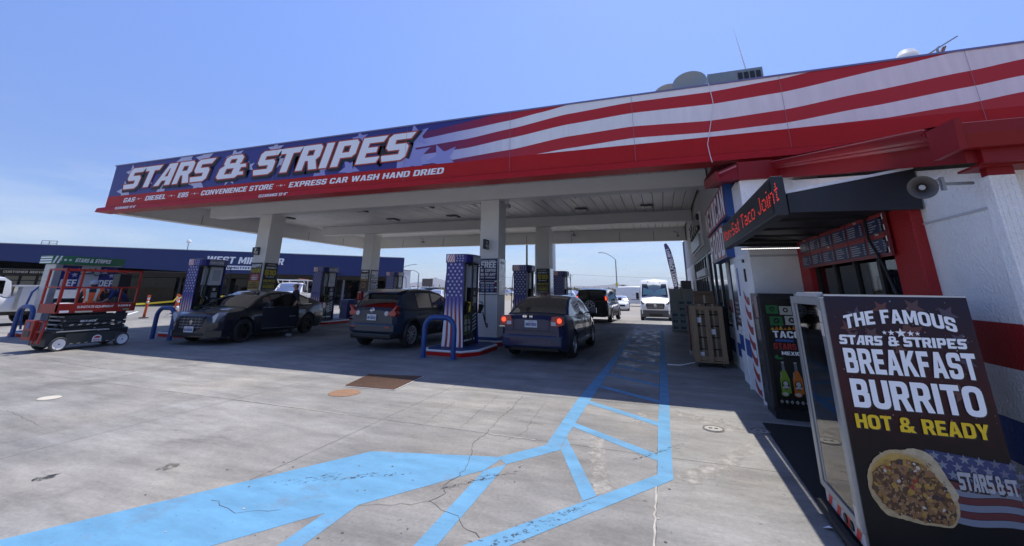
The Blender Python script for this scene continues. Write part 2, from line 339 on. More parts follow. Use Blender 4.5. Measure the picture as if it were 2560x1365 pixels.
def tag(o, label=None, cat=None, group=None, kind=None):
    if label: o['label'] = label
    if cat: o['category'] = cat
    if group: o['group'] = group
    if kind: o['kind'] = kind
    return o
def thing(name, label, cat, loc=(0, 0, 0), rz=0.0, group=None):
    o = bpy.data.objects.new(name, None); COL.objects.link(o); o.location = loc; o.rotation_euler = (0, 0, rz)
    return tag(o, label, cat, group)
def copy_tree(o, parent=None):
    c = o.copy(); COL.objects.link(c)
    if parent: c.parent = parent
    for ch in list(o.children): copy_tree(ch, c)
    return c
def struct(o): o['kind'] = 'structure'; return o
def ramp(x, a, b): t = max(0.0, min(1.0, (x - a)/(b - a))); return t*t*(3 - 2*t)
def gz(x, y):
    """ground height: the lot falls gently towards the street behind the canopy"""
    return -0.45*ramp(y, 24, 33)*ramp(x, -26, -19)
# ------------------------------------------------------------------ ground
def concrete_material():
    m = mat('concrete', (0.27, 0.255, 0.235), 0.85); n = m.node_tree; p = n.nodes['Principled BSDF']; k = n.links.new
    t = n.nodes.new('ShaderNodeTexCoord')
    def noise(sc, det, ro, stretch=(1, 1, 1)):
        g = n.nodes.new('ShaderNodeMapping'); g.inputs['Scale'].default_value = stretch; k(t.outputs['Object'], g.inputs[0])
        z = n.nodes.new('ShaderNodeTexNoise'); z.inputs['Scale'].default_value = sc; z.inputs['Detail'].default_value = det; z.inputs['Roughness'].default_value = ro
        k(g.outputs[0], z.inputs['Vector']); return z.outputs[0]
    def rng(s, a, b, c, d):
        r = n.nodes.new('ShaderNodeMapRange'); r.inputs[1].default_value = a; r.inputs[2].default_value = b; r.inputs[3].default_value = c; r.inputs[4].default_value = d
        k(s, r.inputs[0]); return r.outputs[0]
    def mth(op, a, b):
        q = n.nodes.new('ShaderNodeMath'); q.operation = op
        for i, x in enumerate((a, b)):
            if isinstance(x, (int, float)): q.inputs[i].default_value = x
            else: k(x, q.inputs[i])
        return q.outputs[0]
    big = rng(noise(0.4, 6, 0.7), 0.32, 0.68, 0.72, 1.14)
    mid = rng(noise(1.5, 7, 0.75, (0.5, 1.7, 1)), 0.34, 0.66, 0.66, 1.16)
    fine = rng(noise(30, 6, 0.8), 0.3, 0.7, 0.80, 1.14)
    dots = rng(noise(14, 3, 0.6), 0.27, 0.33, 0.6, 1.0)
    oil = rng(noise(0.9, 5, 0.65), 0.60, 0.76, 1.0, 0.58)
    v = mth('MULTIPLY', mth('MULTIPLY', big, mid), mth('MULTIPLY', fine, mth('MULTIPLY', dots, oil)))
    # each poured slab has a slightly different grey
    s = n.nodes.new('ShaderNodeSeparateXYZ'); k(t.outputs['Object'], s.inputs[0])
    cx = mth('FLOOR', mth('DIVIDE', mth('ADD', s.outputs[0], 0.17), 3.2), 0); cy = mth('FLOOR', mth('DIVIDE', mth('SUBTRACT', s.outputs[1], 4.96), 3.1), 0)
    c = n.nodes.new('ShaderNodeCombineXYZ'); k(cx, c.inputs[0]); k(cy, c.inputs[1])
    wn = n.nodes.new('ShaderNodeTexWhiteNoise'); k(c.outputs[0], wn.inputs[0])
    slab = rng(wn.outputs[0], 0, 1, 0.84, 1.10)
    v = mth('MULTIPLY', v, slab)
    x = n.nodes.new('ShaderNodeVectorMath'); x.operation = 'SCALE'
    hue = n.nodes.new('ShaderNodeMix'); hue.data_type = 'RGBA'; hue.inputs['A'].default_value = (0.288, 0.283, 0.268, 1); hue.inputs['B'].default_value = (0.316, 0.296, 0.262, 1)
    k(rng(noise(0.6, 4, 0.6), 0.35, 0.65, 0, 1), hue.inputs['Factor'])
    k(hue.outputs['Result'], x.inputs[0]); k(v, x.inputs['Scale'])
    # water from washing lies along the hatched walkway
    inx = mth('MULTIPLY', rng(s.outputs[0], -1.6, -1.2, 0, 1), rng(s.outputs[0], 0.4, -0.1, 0, 1))
    iny = mth('MULTIPLY', rng(s.outputs[1], 8.0, 9.6, 0, 1), rng(s.outputs[1], 24.0, 19.0, 0, 1))
    wet = mth('MULTIPLY', mth('MULTIPLY', inx, iny), rng(noise(1.1, 7, 0.75, (3.2, 1.0, 1)), 0.38, 0.80, 0, 1))
    # canopy shade painted into the concrete as noisy lanes beside the pumps
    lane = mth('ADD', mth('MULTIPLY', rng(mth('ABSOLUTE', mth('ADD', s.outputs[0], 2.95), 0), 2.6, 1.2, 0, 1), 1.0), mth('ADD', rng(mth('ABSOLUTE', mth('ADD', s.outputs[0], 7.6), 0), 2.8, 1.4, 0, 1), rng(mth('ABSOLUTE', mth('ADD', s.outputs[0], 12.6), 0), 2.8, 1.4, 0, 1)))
    canopy_shade = mth('MULTIPLY', mth('MULTIPLY', lane, mth('MULTIPLY', rng(s.outputs[1], 7.5, 10.5, 0, 1), rng(s.outputs[1], 26, 22, 0, 1))), rng(noise(0.8, 6, 0.65, (1.5, 0.5, 1)), 0.30, 0.60, 0.25, 1))
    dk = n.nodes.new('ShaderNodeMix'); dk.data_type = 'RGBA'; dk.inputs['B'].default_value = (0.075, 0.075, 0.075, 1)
    k(mth('MAXIMUM', mth('MULTIPLY', wet, 0.6), mth('MULTIPLY', canopy_shade, 0.88)), dk.inputs['Factor']); k(x.outputs[0], dk.inputs['A']); k(dk.outputs['Result'], p.inputs['Base Color'])
    k(rng(wet, 0, 1, 0.85, 0.12), p.inputs['Roughness'])
    b = n.nodes.new('ShaderNodeBump'); b.inputs['Strength'].default_value = 0.25; b.inputs['Distance'].default_value = 0.01
    k(mth('MULTIPLY', noise(60, 4, 0.7), mth('SUBTRACT', 1.0, wet)), b.inputs['Height']); k(b.outputs[0], p.inputs['Normal'])
    return m
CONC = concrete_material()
ASPH = mat('asphalt', (0.20, 0.19, 0.175), 0.9, var=0.25, vscale=0.5, bump=0.3, bscale=60)
ROADM = mat('worn_asphalt', (0.27, 0.245, 0.21), 0.9, var=0.18, vscale=0.25)
EARTH = mat('dry_earth', (0.26, 0.22, 0.15), 0.95, var=0.3, vscale=0.06)

def sheet(name, x0, x1, y0, y1, dz, m, xs=(), ys=()):
    X = sorted({x0, x1, *[x for x in (-40, -26, -24, -22, -20.5, -19, 0, 20, *xs) if x0 < x < x1]})
    Y = sorted({y0, y1, *[y for y in (0, 24, 25.5, 27, 28.5, 30, 31.5, 33, 60, *ys) if y0 < y < y1]})
    vs = [(x, y, gz(x, y) + dz) for y in Y for x in X]; n = len(X)
    b = MB(); b.add(vs, [(j*n+i, j*n+i+1, (j+1)*n+i+1, (j+1)*n+i) for j in range(len(Y)-1) for i in range(n-1)], m)
    return struct(b.build(name))
sheet('ground', -5500, 5500, -400, 6000, -0.03, EARTH)
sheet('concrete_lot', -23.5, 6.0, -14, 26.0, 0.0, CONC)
sheet('parking_lot', -75, -23.5, -20, 62, -0.010, ASPH)
sheet('street', -23.5, 60, 26.0, 92, -0.010, ROADM)
# raised kerb between the forecourt and the neighbour's parking lot, painted stall lines beyond
b = MB()
for i in range(5): b.bar((-27 - i*0.4, 12 + i*3.0, -0.004), (-31 - i*0.4, 15.0 + i*3.0, -0.004), 0.12, 0.004, LETW)
struct(b.build('parking_lines'))

# expansion joints, cracks, worn paint patches
JOINT = mat('joint_sealant', (0.13, 0.125, 0.115), 0.8, var=0.5, vscale=5)
CRACK = mat('crack_dark', (0.085, 0.078, 0.068), 0.95)  # flat dark tone of the crack ribbons
FILL = mat('pale_joint_filler', (0.43, 0.40, 0.35), 0.8, var=0.35, vscale=9)
def ribbon(b, pts, w, m, z=0.004, jit=0.0):
    P = [Vector((p[0], p[1], z)) for p in pts]
    if jit:
        Q = []
        for a, c in zip(P[:-1], P[1:]):
            n = max(1, int((c - a).length/0.06))
            for i in range(n): Q.append(a.lerp(c, i/n) + Vector((random.gauss(0, jit), random.gauss(0, jit), 0)))
        P = Q + [P[-1]]
    vs = []; fs = []
    for i, p in enumerate(P):
        d = (P[min(i+1, len(P)-1)] - P[max(i-1, 0)]).normalized(); s = Vector((-d.y, d.x, 0))*w/2*(random.uniform(0.5, 1.2) if jit else 1)
        vs += [p - s, p + s]
    for i in range(len(P)-1): fs.append((2*i, 2*i+2, 2*i+3, 2*i+1))
    b.add(vs, fs, m)
b = MB()
for y in (-1.2, 1.86, 4.96, 8.1, 11.2, 14.3, 17.4, 20.5, 23.6): ribbon(b, [(-23.4, y), (1.3, y)], 0.011, JOINT, 0.0010, 0.002)
ribbon(b, [(-3.38, 6.80), (1.2, 7.0)], 0.011, JOINT, 0.0010, 0.002)
for x in (-19.6, -16.2, -12.8, -9.4, -6.05, -3.46, -0.175): ribbon(b, [(x, -8), (x, 26)], 0.010, JOINT, 0.0011, 0.002)
ribbon(b, [(-0.18, 4.25), (-0.18, 1.2)], 0.015, FILL, 0.0032, 0.0025)
ribbon(b, [(-2.0, 4.95), (-1.45, 4.95)], 0.018, FILL, 0.0032, 0.004)
ribbon(b, [(-6.0, 4.98), (-4.0, 4.96)], 0.016, FILL, 0.0032, 0.003)
struct(b.build('expansion_joints'))
b = MB()
for pts, wd in (([(-2.17,6.75),(-2.11,6.05),(-2.10,5.56),(-2.03,4.94),(-2.04,4.60),(-1.96,4.39),(-1.84,4.02),(-1.82,3.84),(-1.86,3.62),(-1.80,3.50),(-1.85,3.34)], .012),
                ([(-1.85,3.34),(-2.03,3.23),(-2.31,3.10)], .008), ([(-1.84,3.36),(-1.68,3.29),(-1.52,3.24),(-1.44,3.13),(-1.28,3.04)], .011),
                ([(-1.75,6.54),(-1.69,5.72),(-1.65,5.16),(-1.73,4.85)], .008), ([(-2.99,6.04),(-2.88,5.00)], .008), ([(-12.85,5.87),(-10.79,5.70),(-9.34,5.77)], .02),
                ([(-3.43,2.78),(-3.21,2.74),(-3.06,2.72),(-2.94,2.78),(-2.81,2.85)], .010), ([(-3.3,5.9),(-2.6,5.75),(-1.7,5.8),(-1.2,5.6)], .007),
                ([(-2.55,6.7),(-2.5,6.1),(-2.45,5.5),(-2.4,5.0)], .007), ([(-3.35,5.5),(-2.5,5.45),(-1.5,5.5)], .006), ([(-4.5,10.0),(-3.2,9.2),(-1.8,8.6)], .012), ([(-8.0,8.6),(-6.6,8.2),(-5.2,8.5)], .012), ([(-9.5,3.1),(-8.2,3.5),(-7.0,3.3)], .008)):
    ribbon(b, pts, wd*.45, CRACK, 0.0031, 0.012)
struct(b.build('pavement_cracks'))
WORN = mat('scraped_old_paint', (0.355, 0.335, 0.30), 0.9, var=0.35, vscale=9)
def blotch(b, pts, m, z, jit=0.018, step=0.05):
    Q = []
    for i in range(len(pts)):
        a = Vector((*pts[i], z)); c = Vector((*pts[(i+1) % len(pts)], z)); n = max(1, int((c-a).length/step))
        for k in range(n): Q.append(a.lerp(c, k/n) + Vector((random.gauss(0, jit), random.gauss(0, jit), 0)))
    b.poly(Q, m)
b = MB()
blotch(b, [(0.05,6.80),(0.77,6.34),(0.81,6.04),(0.60,6.10),(0.09,6.52)], WORN, 0.0009)
blotch(b, [(-0.03,4.57),(0.40,5.05),(0.76,5.74),(0.84,5.64),(0.45,4.80),(0.10,4.36)], WORN, 0.0009)
blotch(b, [(-0.91,5.30),(-0.75,5.29),(-0.52,3.98),(-0.66,3.90)], WORN, 0.0009)
blotch(b, [(-0.02,10.72),(0.25,10.72),(0.62,11.28),(0.61,11.16),(0.24,10.54),(-0.02,10.54)], LETW, 0.006, 0.01)
blotch(b, [(-0.55,6.2),(-0.38,6.6),(-0.30,6.3),(-0.42,5.9)], WORN, 0.0009)
struct(b.build('worn_paint'))
b = MB(); blotch(b, [(-4.42,2.97),(-4.47,3.11),(-4.39,3.16),(-4.31,3.09),(-4.35,3.00)], mat('oil_stain', (0.13, 0.115, 0.08), 0.5), 0.006, 0.012)
blotch(b, [(-5.2,2.5),(-5.15,2.62),(-5.05,2.58),(-5.1,2.46)], mat('tar_spot', (0.03, 0.03, 0.03), 0.6), 0.006, 0.02)
struct(b.build('ground_stains'))

PAINT = mat('light_blue_road_paint', (0.108, 0.285, 0.45), 0.75, var=0.24, vscale=2.2, bump=0.2, bscale=70, stretch=(1, 2.5, 1))
def road_paint_wear(m):
    n = m.node_tree; p = n.nodes['Principled BSDF']; t = n.nodes.new('ShaderNodeTexCoord'); z = n.nodes.new('ShaderNodeTexNoise')
    z.inputs['Scale'].default_value = 2.3; z.inputs['Detail'].default_value = 7; z.inputs['Roughness'].default_value = 0.72
    r = n.nodes.new('ShaderNodeMapRange'); r.inputs[1].default_value = 0.55; r.inputs[2].default_value = 0.74; r.inputs[4].default_value = 0.75
    x = n.nodes.new('ShaderNodeMix'); x.data_type = 'RGBA'; x.inputs['B'].default_value = (0.13, 0.17, 0.22, 1)
    src = p.inputs['Base Color'].links[0].from_socket
    n.links.new(t.outputs['Object'], z.inputs['Vector']); n.links.new(z.outputs[0], r.inputs[0]); n.links.new(r.outputs[0], x.inputs['Factor'])
    n.links.new(src, x.inputs['A']); n.links.new(x.outputs['Result'], p.inputs['Base Color'])
road_paint_wear(PAINT)
def eroded(m, scale, lo, hi):
    # patches worn away through a noise, so that the concrete below shows in between
    n = m.node_tree; o = n.nodes['Material Output']; p = n.nodes['Principled BSDF']; t = n.nodes.new('ShaderNodeTexCoord'); z = n.nodes.new('ShaderNodeTexNoise'); z.inputs['Scale'].default_value = scale; z.inputs['Detail'].default_value = 8; z.inputs['Roughness'].default_value = .75
    r = n.nodes.new('ShaderNodeMapRange'); r.inputs[1].default_value = lo; r.inputs[2].default_value = hi; tr = n.nodes.new('ShaderNodeBsdfTransparent'); x = n.nodes.new('ShaderNodeMixShader')
    n.links.new(t.outputs['Object'], z.inputs['Vector']); n.links.new(z.outputs[0], r.inputs[0]); n.links.new(r.outputs[0], x.inputs[0]); n.links.new(tr.outputs[0], x.inputs[1]); n.links.new(p.outputs[0], x.inputs[2]); n.links.new(x.outputs[0], o.inputs['Surface'])
eroded(PAINT, 26, .30, .38); eroded(WORN, 7, .30, .60); eroded(MATS['oil_stain'], 9, .42, .60); eroded(MATS['tar_spot'], 12, .45, .56)
TYRE = mat('tyre_scuff', (.07, .08, .095), .9); eroded(TYRE, 22, .50, .70)
b = MB(); rt = random.Random(9)
for (x0, y0), (x1, y1), n_ in (((-3.1, 3.3), (-2.3, 3.7), 9), ((-1.75, 3.7), (-1.45, 4.1), 7), ((-1.25, 2.9), (-.7, 3.75), 10), ((-.30, 4.9), (-.05, 5.3), 6), ((-2.4, 2.4), (-2.3, 2.0), 5), ((-1.62, 2.6), (-1.5, 2.2), 5)):
    for k in range(n_):
        a = k/n_; x = x0+(x1-x0)*a; y = y0+(y1-y0)*a; dx, dy = rt.uniform(.10, .22), rt.uniform(.08, .2); b.add([(x-dx, y-dy, 0.0024+.00002*k), (x-dx+.03, y-dy-.012, 0.0024+.00002*k), (x+dx+.03, y+dy-.012, 0.0024+.00002*k), (x+dx, y+dy, 0.0024+.00002*k)], [(0, 1, 2, 3)], TYRE)
struct(b.build('tyre_marks'))
# gum spots, grit and small litter trodden into the concrete
b = MB(); GUM = mat('gum_spot', (.12, .11, .10), .9); GR2 = mat('pale_grit', (.40, .38, .34), .9)
for k in range(380):
    y = 1.5 + 9*rt.random()**1.6; x = rt.uniform(-1.15*y-1, .42*y); x = min(x, 1.25); r_ = rt.choice((.003, .004, .005, .007, .011)) * (1 if k % 3 else .7); n_ = 7; ph = rt.random()*6
    b.poly([(x+r_*(1+.3*math.sin(3*a+ph))*math.cos(a), y+r_*(1+.3*math.cos(2*a+ph))*math.sin(a), .0034) for a in [2*math.pi*i/n_ for i in range(n_)]], GUM if k % 4 else GR2)
struct(b.build('ground_specks'))
b = MB()
def pp(pts, z): b.poly([(x, y, z) for x, y in pts], PAINT)
pp([(-4.6,1.2),(-4.17,1.95),(-2.91,4.04),(-1.60,4.38),(-1.67,4.03),(-2.32,3.11),(-2.47,2.93),(-3.35,1.6),(-3.6,1.2)], 0.0014)
pp([(-1.65,4.37),(-1.30,4.85),(-1.12,4.77),(-1.53,4.22)], 0.0015)
pp([(-1.67,4.02),(-1.62,1.8),(-1.49,1.8),(-1.52,4.23)], 0.0016)
pp([(-2.32,3.11),(-2.28,1.4),(-2.43,1.4),(-2.47,2.93)], 0.0017)
pp([(-1.30,4.85),(-1.34,6.85),(-1.29,9.66),(-1.25,16.6),(-1.14,16.5),(-1.14,10.48),(-1.15,7.16),(-1.15,5.16),(-1.13,4.77)], 0.0018)
pp([(-0.04,4.44),(-0.04,5.80),(-0.03,7.42),(-0.04,12.72),(-0.08,19.5),(-0.19,19.5),(-0.18,12.65),(-0.17,7.63),(-0.18,6.08),(-0.17,4.25)], 0.0014)
pp([(-2.4,1.2),(-1.06,3.03),(-0.04,4.44),(-0.17,4.50),(-1.34,2.93),(-2.75,1.2)], 0.0019)
pp([(-1.12,4.77),(-0.72,3.78),(-0.63,3.90),(-1.15,5.17)], 0.0020)
for y in [5.62 + 1.13*i for i in range(10)]:
    pp([(-1.15, y+0.09), (-0.175, y-0.62), (-0.175, y-0.79), (-1.15, y-0.07)], 0.0021)
struct(b.build('painted_walkway'))

# utility covers
t = thing('floor_grate', 'rusty brown steel plate in a white border set into the concrete', 'floor grate', (-4.78, 6.83, 0))
b = MB(); b.add([(-.385,-.60,.007),(.568,-.535,.007),(.442,.598,.007),(-.638,.35,.007)], [(0,1,2,3)], LETW); b.build('border', t)
RUST = mat('rusty_steel', (0.20, 0.115, 0.072), 0.75, 0.2, var=0.25, vscale=14, bump=0.6, bscale=90)
b = MB(); b.add([(-.38,-.585,.012),(.555,-.52,.012),(.43,.58,.012),(-.62,.34,.012)], [(0,1,2,3)], RUST)
for i in range(22):
    a = i/21; p = Vector((-.37 - .24*a, -.57 + .9*a, .015)); q = Vector((.545 - .12*a, -.5 + 1.06*a, .015)); b.bar(p, q, .012, .006, RUST)
b.build('plate', t)
def cover(name, label, x, y, r, m, ring=None):
    b = MB(); b.lathe([(0, .010), (r*.93, .010), (r, .004)], (x, y, 0), (0, 0, 1), m, 28, False)
    if ring: b.lathe([(r*.80, .012), (r*.88, .016), (r*.96, .012)], (x, y, 0), (0, 0, 1), ring, 28, False); b.box(x-.05, y-.012, .011, x-.012, y+.012, .016, ring); b.box(x+.012, y-.012, .011, x+.05, y+.012, .016, ring)
    return tag(b.build(name), label, 'manhole cover')
cover('manhole_cover', 'round rust brown cover beside the steel floor plate', -4.84, 5.88, .24, mat('orange_rust', (0.27, 0.15, 0.085), 0.8, var=0.3, vscale=10))
cover('manhole_cover', 'pale oval cover alone on the open concrete at left', -8.56, 4.05, .13, mat('pale_concrete', (0.5, 0.46, 0.38), 0.8))
GREYC = mat('cast_cover', (0.36, 0.345, 0.31), 0.7, var=0.2, vscale=20); CASTD = mat('cast_cover_groove', (0.14, 0.13, 0.115), 0.7)
cover('cleanout_cover', 'small round grey cover right of the blue walkway', .45, 6.08, .125, GREYC, CASTD)
cover('cleanout_cover', 'small round grey cover at the edge of the shadow by the black mat', .97, 6.18, .115, GREYC, CASTD)

# ------------------------------------------------------------------ canopy
FB = (0.030, 0.028, 0.20); CBLUE = mat('printed_blue', FB, 0.4, var=0.10, vscale=1.0)
CW = grad('printed_white', (0.36, 0.36, 0.68), (0.90, 0.88, 0.85), 0, -6.2, -2.2, 0.45, var=0.05)
CWS = grad('streaked_white_print', (0.36, 0.36, 0.68), (0.89, 0.86, 0.84), 0, -6.2, -2.2, 0.45, var=0.10)
CR = grad('printed_red', (0.13, 0.010, 0.085), (0.50, 0.009, 0.008), 0, -6.0, -2.0, 0.4)
STARM = mat('printed_star', (0.50, 0.50, 0.68), 0.45); STAR2 = mat('printed_star_lilac', (0.30, 0.30, 0.62), 0.45)
SOFF = mat('soffit_panel', (0.84, 0.83, 0.80), 0.42, 0.0, var=0.08, vscale=1.2, rvar=0.12); CWHITE = mat('canopy_white', (0.80, 0.79, 0.76), 0.5, var=0.05, vscale=1.5)
cn = thing('canopy', 'long petrol station canopy with a flag printed fascia on four white columns', 'canopy', (0, 0, 0))
XL, XR, YF, YB, ZB, ZT = -19.22, 9.0, 9.15, 23.85, 4.36, 5.95
b = MB(); b.box(XL, YF, ZB, XR, YF+0.12, ZT, CBLUE); PF = PL((0, YF, 0), (1, 0, 0))
def lerp_curve(c, x):
    if x <= c[0][0]: return c[0][1] + (x-c[0][0])*(c[1][1]-c[0][1])/(c[1][0]-c[0][0])
    for (a, p), (d, q) in zip(c[:-1], c[1:]):
        if x <= d: s = (x-a)/(d-a); s = s*0.7 + 0.3*s*s*(3-2*s); return p + (q-p)*s
    (a, p), (d, q) = c[-2:]; return q + (x-d)*(q-p)/(d-a)
B0 = [(-6.6,5.62),(-5.64,5.74),(-4.60,5.85),(-3.50,5.98)]
B1 = [(-6.6,5.46),(-5.79,5.53),(-4.59,5.63),(-3.30,5.74),(-2.47,5.85),(-1.50,6.0)]
B2 = [(-6.6,5.25),(-6.09,5.29),(-4.57,5.37),(-3.30,5.51),(-1.82,5.71),(-0.33,5.80),(1.35,5.80),(2.65,5.88),(3.6,6.0),(9,6.4)]
B3 = [(-6.6,5.05),(-6.15,5.07),(-4.56,5.12),(-3.30,5.26),(-1.83,5.44),(-0.32,5.53),(1.36,5.51),(2.65,5.58),(4.71,5.84),(5.65,5.97),(9,6.4)]
B4 = [(-6.6,4.76),(-5.38,4.81),(-3.29,4.95),(-1.84,5.13),(-0.34,5.20),(1.29,5.13),(2.66,5.19),(4.05,5.36),(5.66,5.54),(6.42,5.64),(9,5.95)]
B5 = [(-3.6,4.72),(-2.67,4.76),(-1.84,4.83),(-0.33,4.92),(1.26,4.87),(2.61,4.90),(3.99,5.05),(5.59,5.23),(6.35,5.33),(9,5.7)]
B6 = [(-2.67,4.76),(1.25,4.765),(2.60,4.77),(4.2,4.79),(5.41,4.90),(6.27,5.02),(9,5.4)]
def band(top, bot, x0, x1, m, d, n=90, lo=4.76):
    vs = []; fs = []
    for i in range(n+1):
        x = x0 + (x1-x0)*i/n
        zt = min(ZT, max(lo, lerp_curve(top, x) if top else ZT)); zb = min(ZT, max(lo, lerp_curve(bot, x) if bot else lo))
        zb = min(zb, zt); vs += [PF.p(x, zb, d), PF.p(x, zt, d)]
    b.add(vs, [(2*i, 2*i+2, 2*i+3, 2*i+1) for i in range(n)], m)
def rag(c, x): return c
band(B0, B1, -6.45, -1.4, CR, .004); band(B1, B2, -6.7, 3.7, CW, .004, 120); band(B2, B3, -6.4, 5.9, CR, .004, 120); band(B3, B4, -6.6, 9, CWS, .004, 140)
band(B4, B5, -5.6, 9, CR, .004, 140); band(B5, B6, -2.7, 9, CWS, .004, 110); band(B6, None, 1.3, 9, CR, .0044, 90)
PL_s = [(-18.15,5.62,.33,.2,0),(-15.35,5.80,.62,.5,0),(-14.4,5.80,.4,.1,0),(-12.95,5.72,.36,.25,0),(-11.2,5.80,.3,.0,0),(-18.3,4.93,.42,.3,0),(-16.25,4.92,.38,-.2,0),(-14.5,4.95,.40,.35,0),(-9.3,4.93,.42,.1,1),
        (-10.95,5.42,.42,.2,0),(-7.95,5.78,.26,.1,1),(-6.05,5.62,.40,.25,1),(-6.15,5.03,.55,.12,1),(-5.2,4.9,.45,.4,1),(-17.1,5.2,.25,.5,0),(-8.2,4.9,.35,.6,1),(-13.0,5.0,.30,.1,0),(-12.2,5.3,.22,.3,0)]
def clip_star(u, v, r, m, rot):
    # stars are cut by the edges of the printed panel
    pts = []
    for k in range(10):
        t = math.pi/2 + rot + k*math.pi/5; q = r if k % 2 == 0 else r*.42
        pts.append((u + q*math.cos(t)*1.15, v + q*math.sin(t)))
    for lim, sg in ((ZT-.004, 1), (4.765, -1)):
        o = []
        for i in range(len(pts)):
            p, q = pts[i], pts[(i+1) % len(pts)]; a = sg*(lim-p[1]) >= 0; c = sg*(lim-q[1]) >= 0
            if a: o.append(p)
            if a != c: s = (lim-p[1])/(q[1]-p[1]); o.append((p[0]+(q[0]-p[0])*s, lim))
        pts = o
    b.ppoly(PF, pts, m, .008 + .0007*len(b.f) % .003)
for u, v, r, rot, k in PL_s: clip_star(u, v, r, STAR2 if k else STARM, rot)
# red lower band and main lettering with its red and black outlines
b.prect(PF, XL, ZB, XR, 4.762, RED, .006)
for wd, x, txt in ((4.42, -18.40, 'STARS'), (1.36, -13.66, '&'), (5.72, -11.95, 'STRIPES')):
    zs = 4.975; hh = .79
    b.display(PF, txt, x+.03, zs-.05, hh, wd, mat('letter_outline_black', (0.008, 0.008, 0.012), 0.5), .018, .085)
    b.display(PF, txt, x, zs, hh, wd, mat('letter_outline_red', (0.45, 0.06, 0.03), 0.5), .023, .035)
    b.display(PF, txt, x, zs, hh, wd, LETW, .028, -.012)
for t, x, wd in (('GAS', -18.22, .62), ('DIESEL', -17.02, 1.08), ('E85', -15.32, .50), ('CONVENIENCE STORE', -14.20, 3.15), ('EXPRESS CAR WASH HAND DRIED', -10.40, 5.25)):
    b.text(PF, t, x, 4.485, .165, LETW, .012, .03, .25, fit=wd)
for x in (-17.38, -15.65, -14.5, -10.72):
    for k in range(5): b.star(PF, x - .16 + .08*k + (0), 4.575, .05 if k == 2 else .022, LETW, .012)
PFL = PL((0, YF-.146, 0), (1, 0, 0))
SEAM = mat('panel_seam', (0.22, 0.19, 0.22), 0.6)
for x in (-17.5, -11.1, -6.35, -3.30, -0.32, 2.66, 5.65): b.prect(PF, x, 4.36, x+.007, ZT, SEAM, .0295)
b.build('fascia', cn)
b = MB(); b.box(XL-.06, YF-.02, ZT, XR, YF+.30, ZT+.04, mat('metal_coping', (0.22, 0.2, 0.3), 0.4, 0.6)); b.build('coping', cn)
b = MB(); b.prism([(0, YF-.005, 4.36), (0, YF-.10, 4.33), (0, YF-.13, 4.18), (0, YF+.30, 4.18), (0, YF+.30, 4.36)], (0, 0, 0), RED)
b = MB(); pr_ = [(XL-.28, YF-.006, 4.37), (XL-.28, YF-.10, 4.33), (XL-.28, YF-.14, 4.18), (XL-.28, YF+.34, 4.18), (XL-.28, YF+.34, 4.37)]
b.prism(pr_[::-1], (XR-XL+.28, 0, 0), RED)
for x in (-18.32, -11.40): b.text(PFL, "CLEARANCE 13'-6\"", x, 4.215, .085, LETW, .002, .03, .25, fit=1.15)
b.build('drip_ledge', cn)
b = MB()
b.box(XL, YF+.12, 4.18, XL+.12, YB, ZT, BLUE); b.box(XL, YF+.34, 4.16, XL+.45, YB, 4.18, CWHITE); b.box(XL+.12, YF+.34, 4.18, XL+.40, YB, 4.93, CWHITE)
for y in (12.4, 15.3, 18.4, 21.2): b.box(XL+.40, y, 4.19, XL+.406, y+.03, 4.61, STEEL)
b.build('side_fascia', cn)
b = MB()
b.box(XL, YB, 4.18, XR, YB+.12, ZT, BLUE); b.box(XL+.45, YB-.30, 4.165, 1.35, YB, 4.18, CWHITE); b.box(XL+.40, YB-.26, 4.18, 1.40, YB, 4.93, CWHITE)
for x in (-16, -13, -10.2, -7.4, -4.7, -2.0, -.2): b.box(x, YB-.266, 4.19, x+.03, YB-.26, 4.69, STEEL)
b.build('rear_fascia', cn)
# soffit of long ribbed panels running front to back
b = MB(); n = 56
for i in range(n):
    x0 = XL+.40 + (1.40-XL-.40)*i/n; x1 = XL+.40 + (1.40-XL-.40)*(i+1)/n
    b.box(x0, YF+.34, 4.86 + .004*(i % 3), x1-.022, YB-.26, 4.92, SOFF)
b.box(XL+.3, YF+.2, 4.93, 1.4, YB-.1, 4.97, mat('panel_gap', (0.12, 0.12, 0.12), 0.8))
b.build('soffit', cn)
b = MB(); b.box(XL+.2, YF+.14, 5.90, 1.5, YB, 5.94, STEEL); b.build('roof_deck', cn)
for y0, z0, x0 in ((12.08, 4.40, -17.9), (18.35, 4.42, -17.9)):
    b = MB(); b.box(x0, y0, z0, 1.40, y0+.55, 4.855, CWHITE); b.box(x0, y0+.02, z0-.012, 1.40, y0+.10, z0, CWHITE); b.build('beam', cn, bevel=.01)
b = MB(); b.box(XL+.4, YF+.34, 4.38, 1.40, YF+.46, 4.86, CWHITE); b.build('front_beam', cn)
for x, y in ((-14.9, 12.27), (-5.10, 12.27), (-14.9, 18.75), (-5.10, 18.75)):
    b = MB(); b.box(x-.32, y, .14, x+.32, y+.66, 4.42, CWHITE); b.box(x-.325, y-.005, .14, x+.325, y+.665, .20, BLUE); b.build('column', cn, bevel=.012)
LENS = mat('lamp_lens', (0.55, 0.55, 0.55), 0.3)
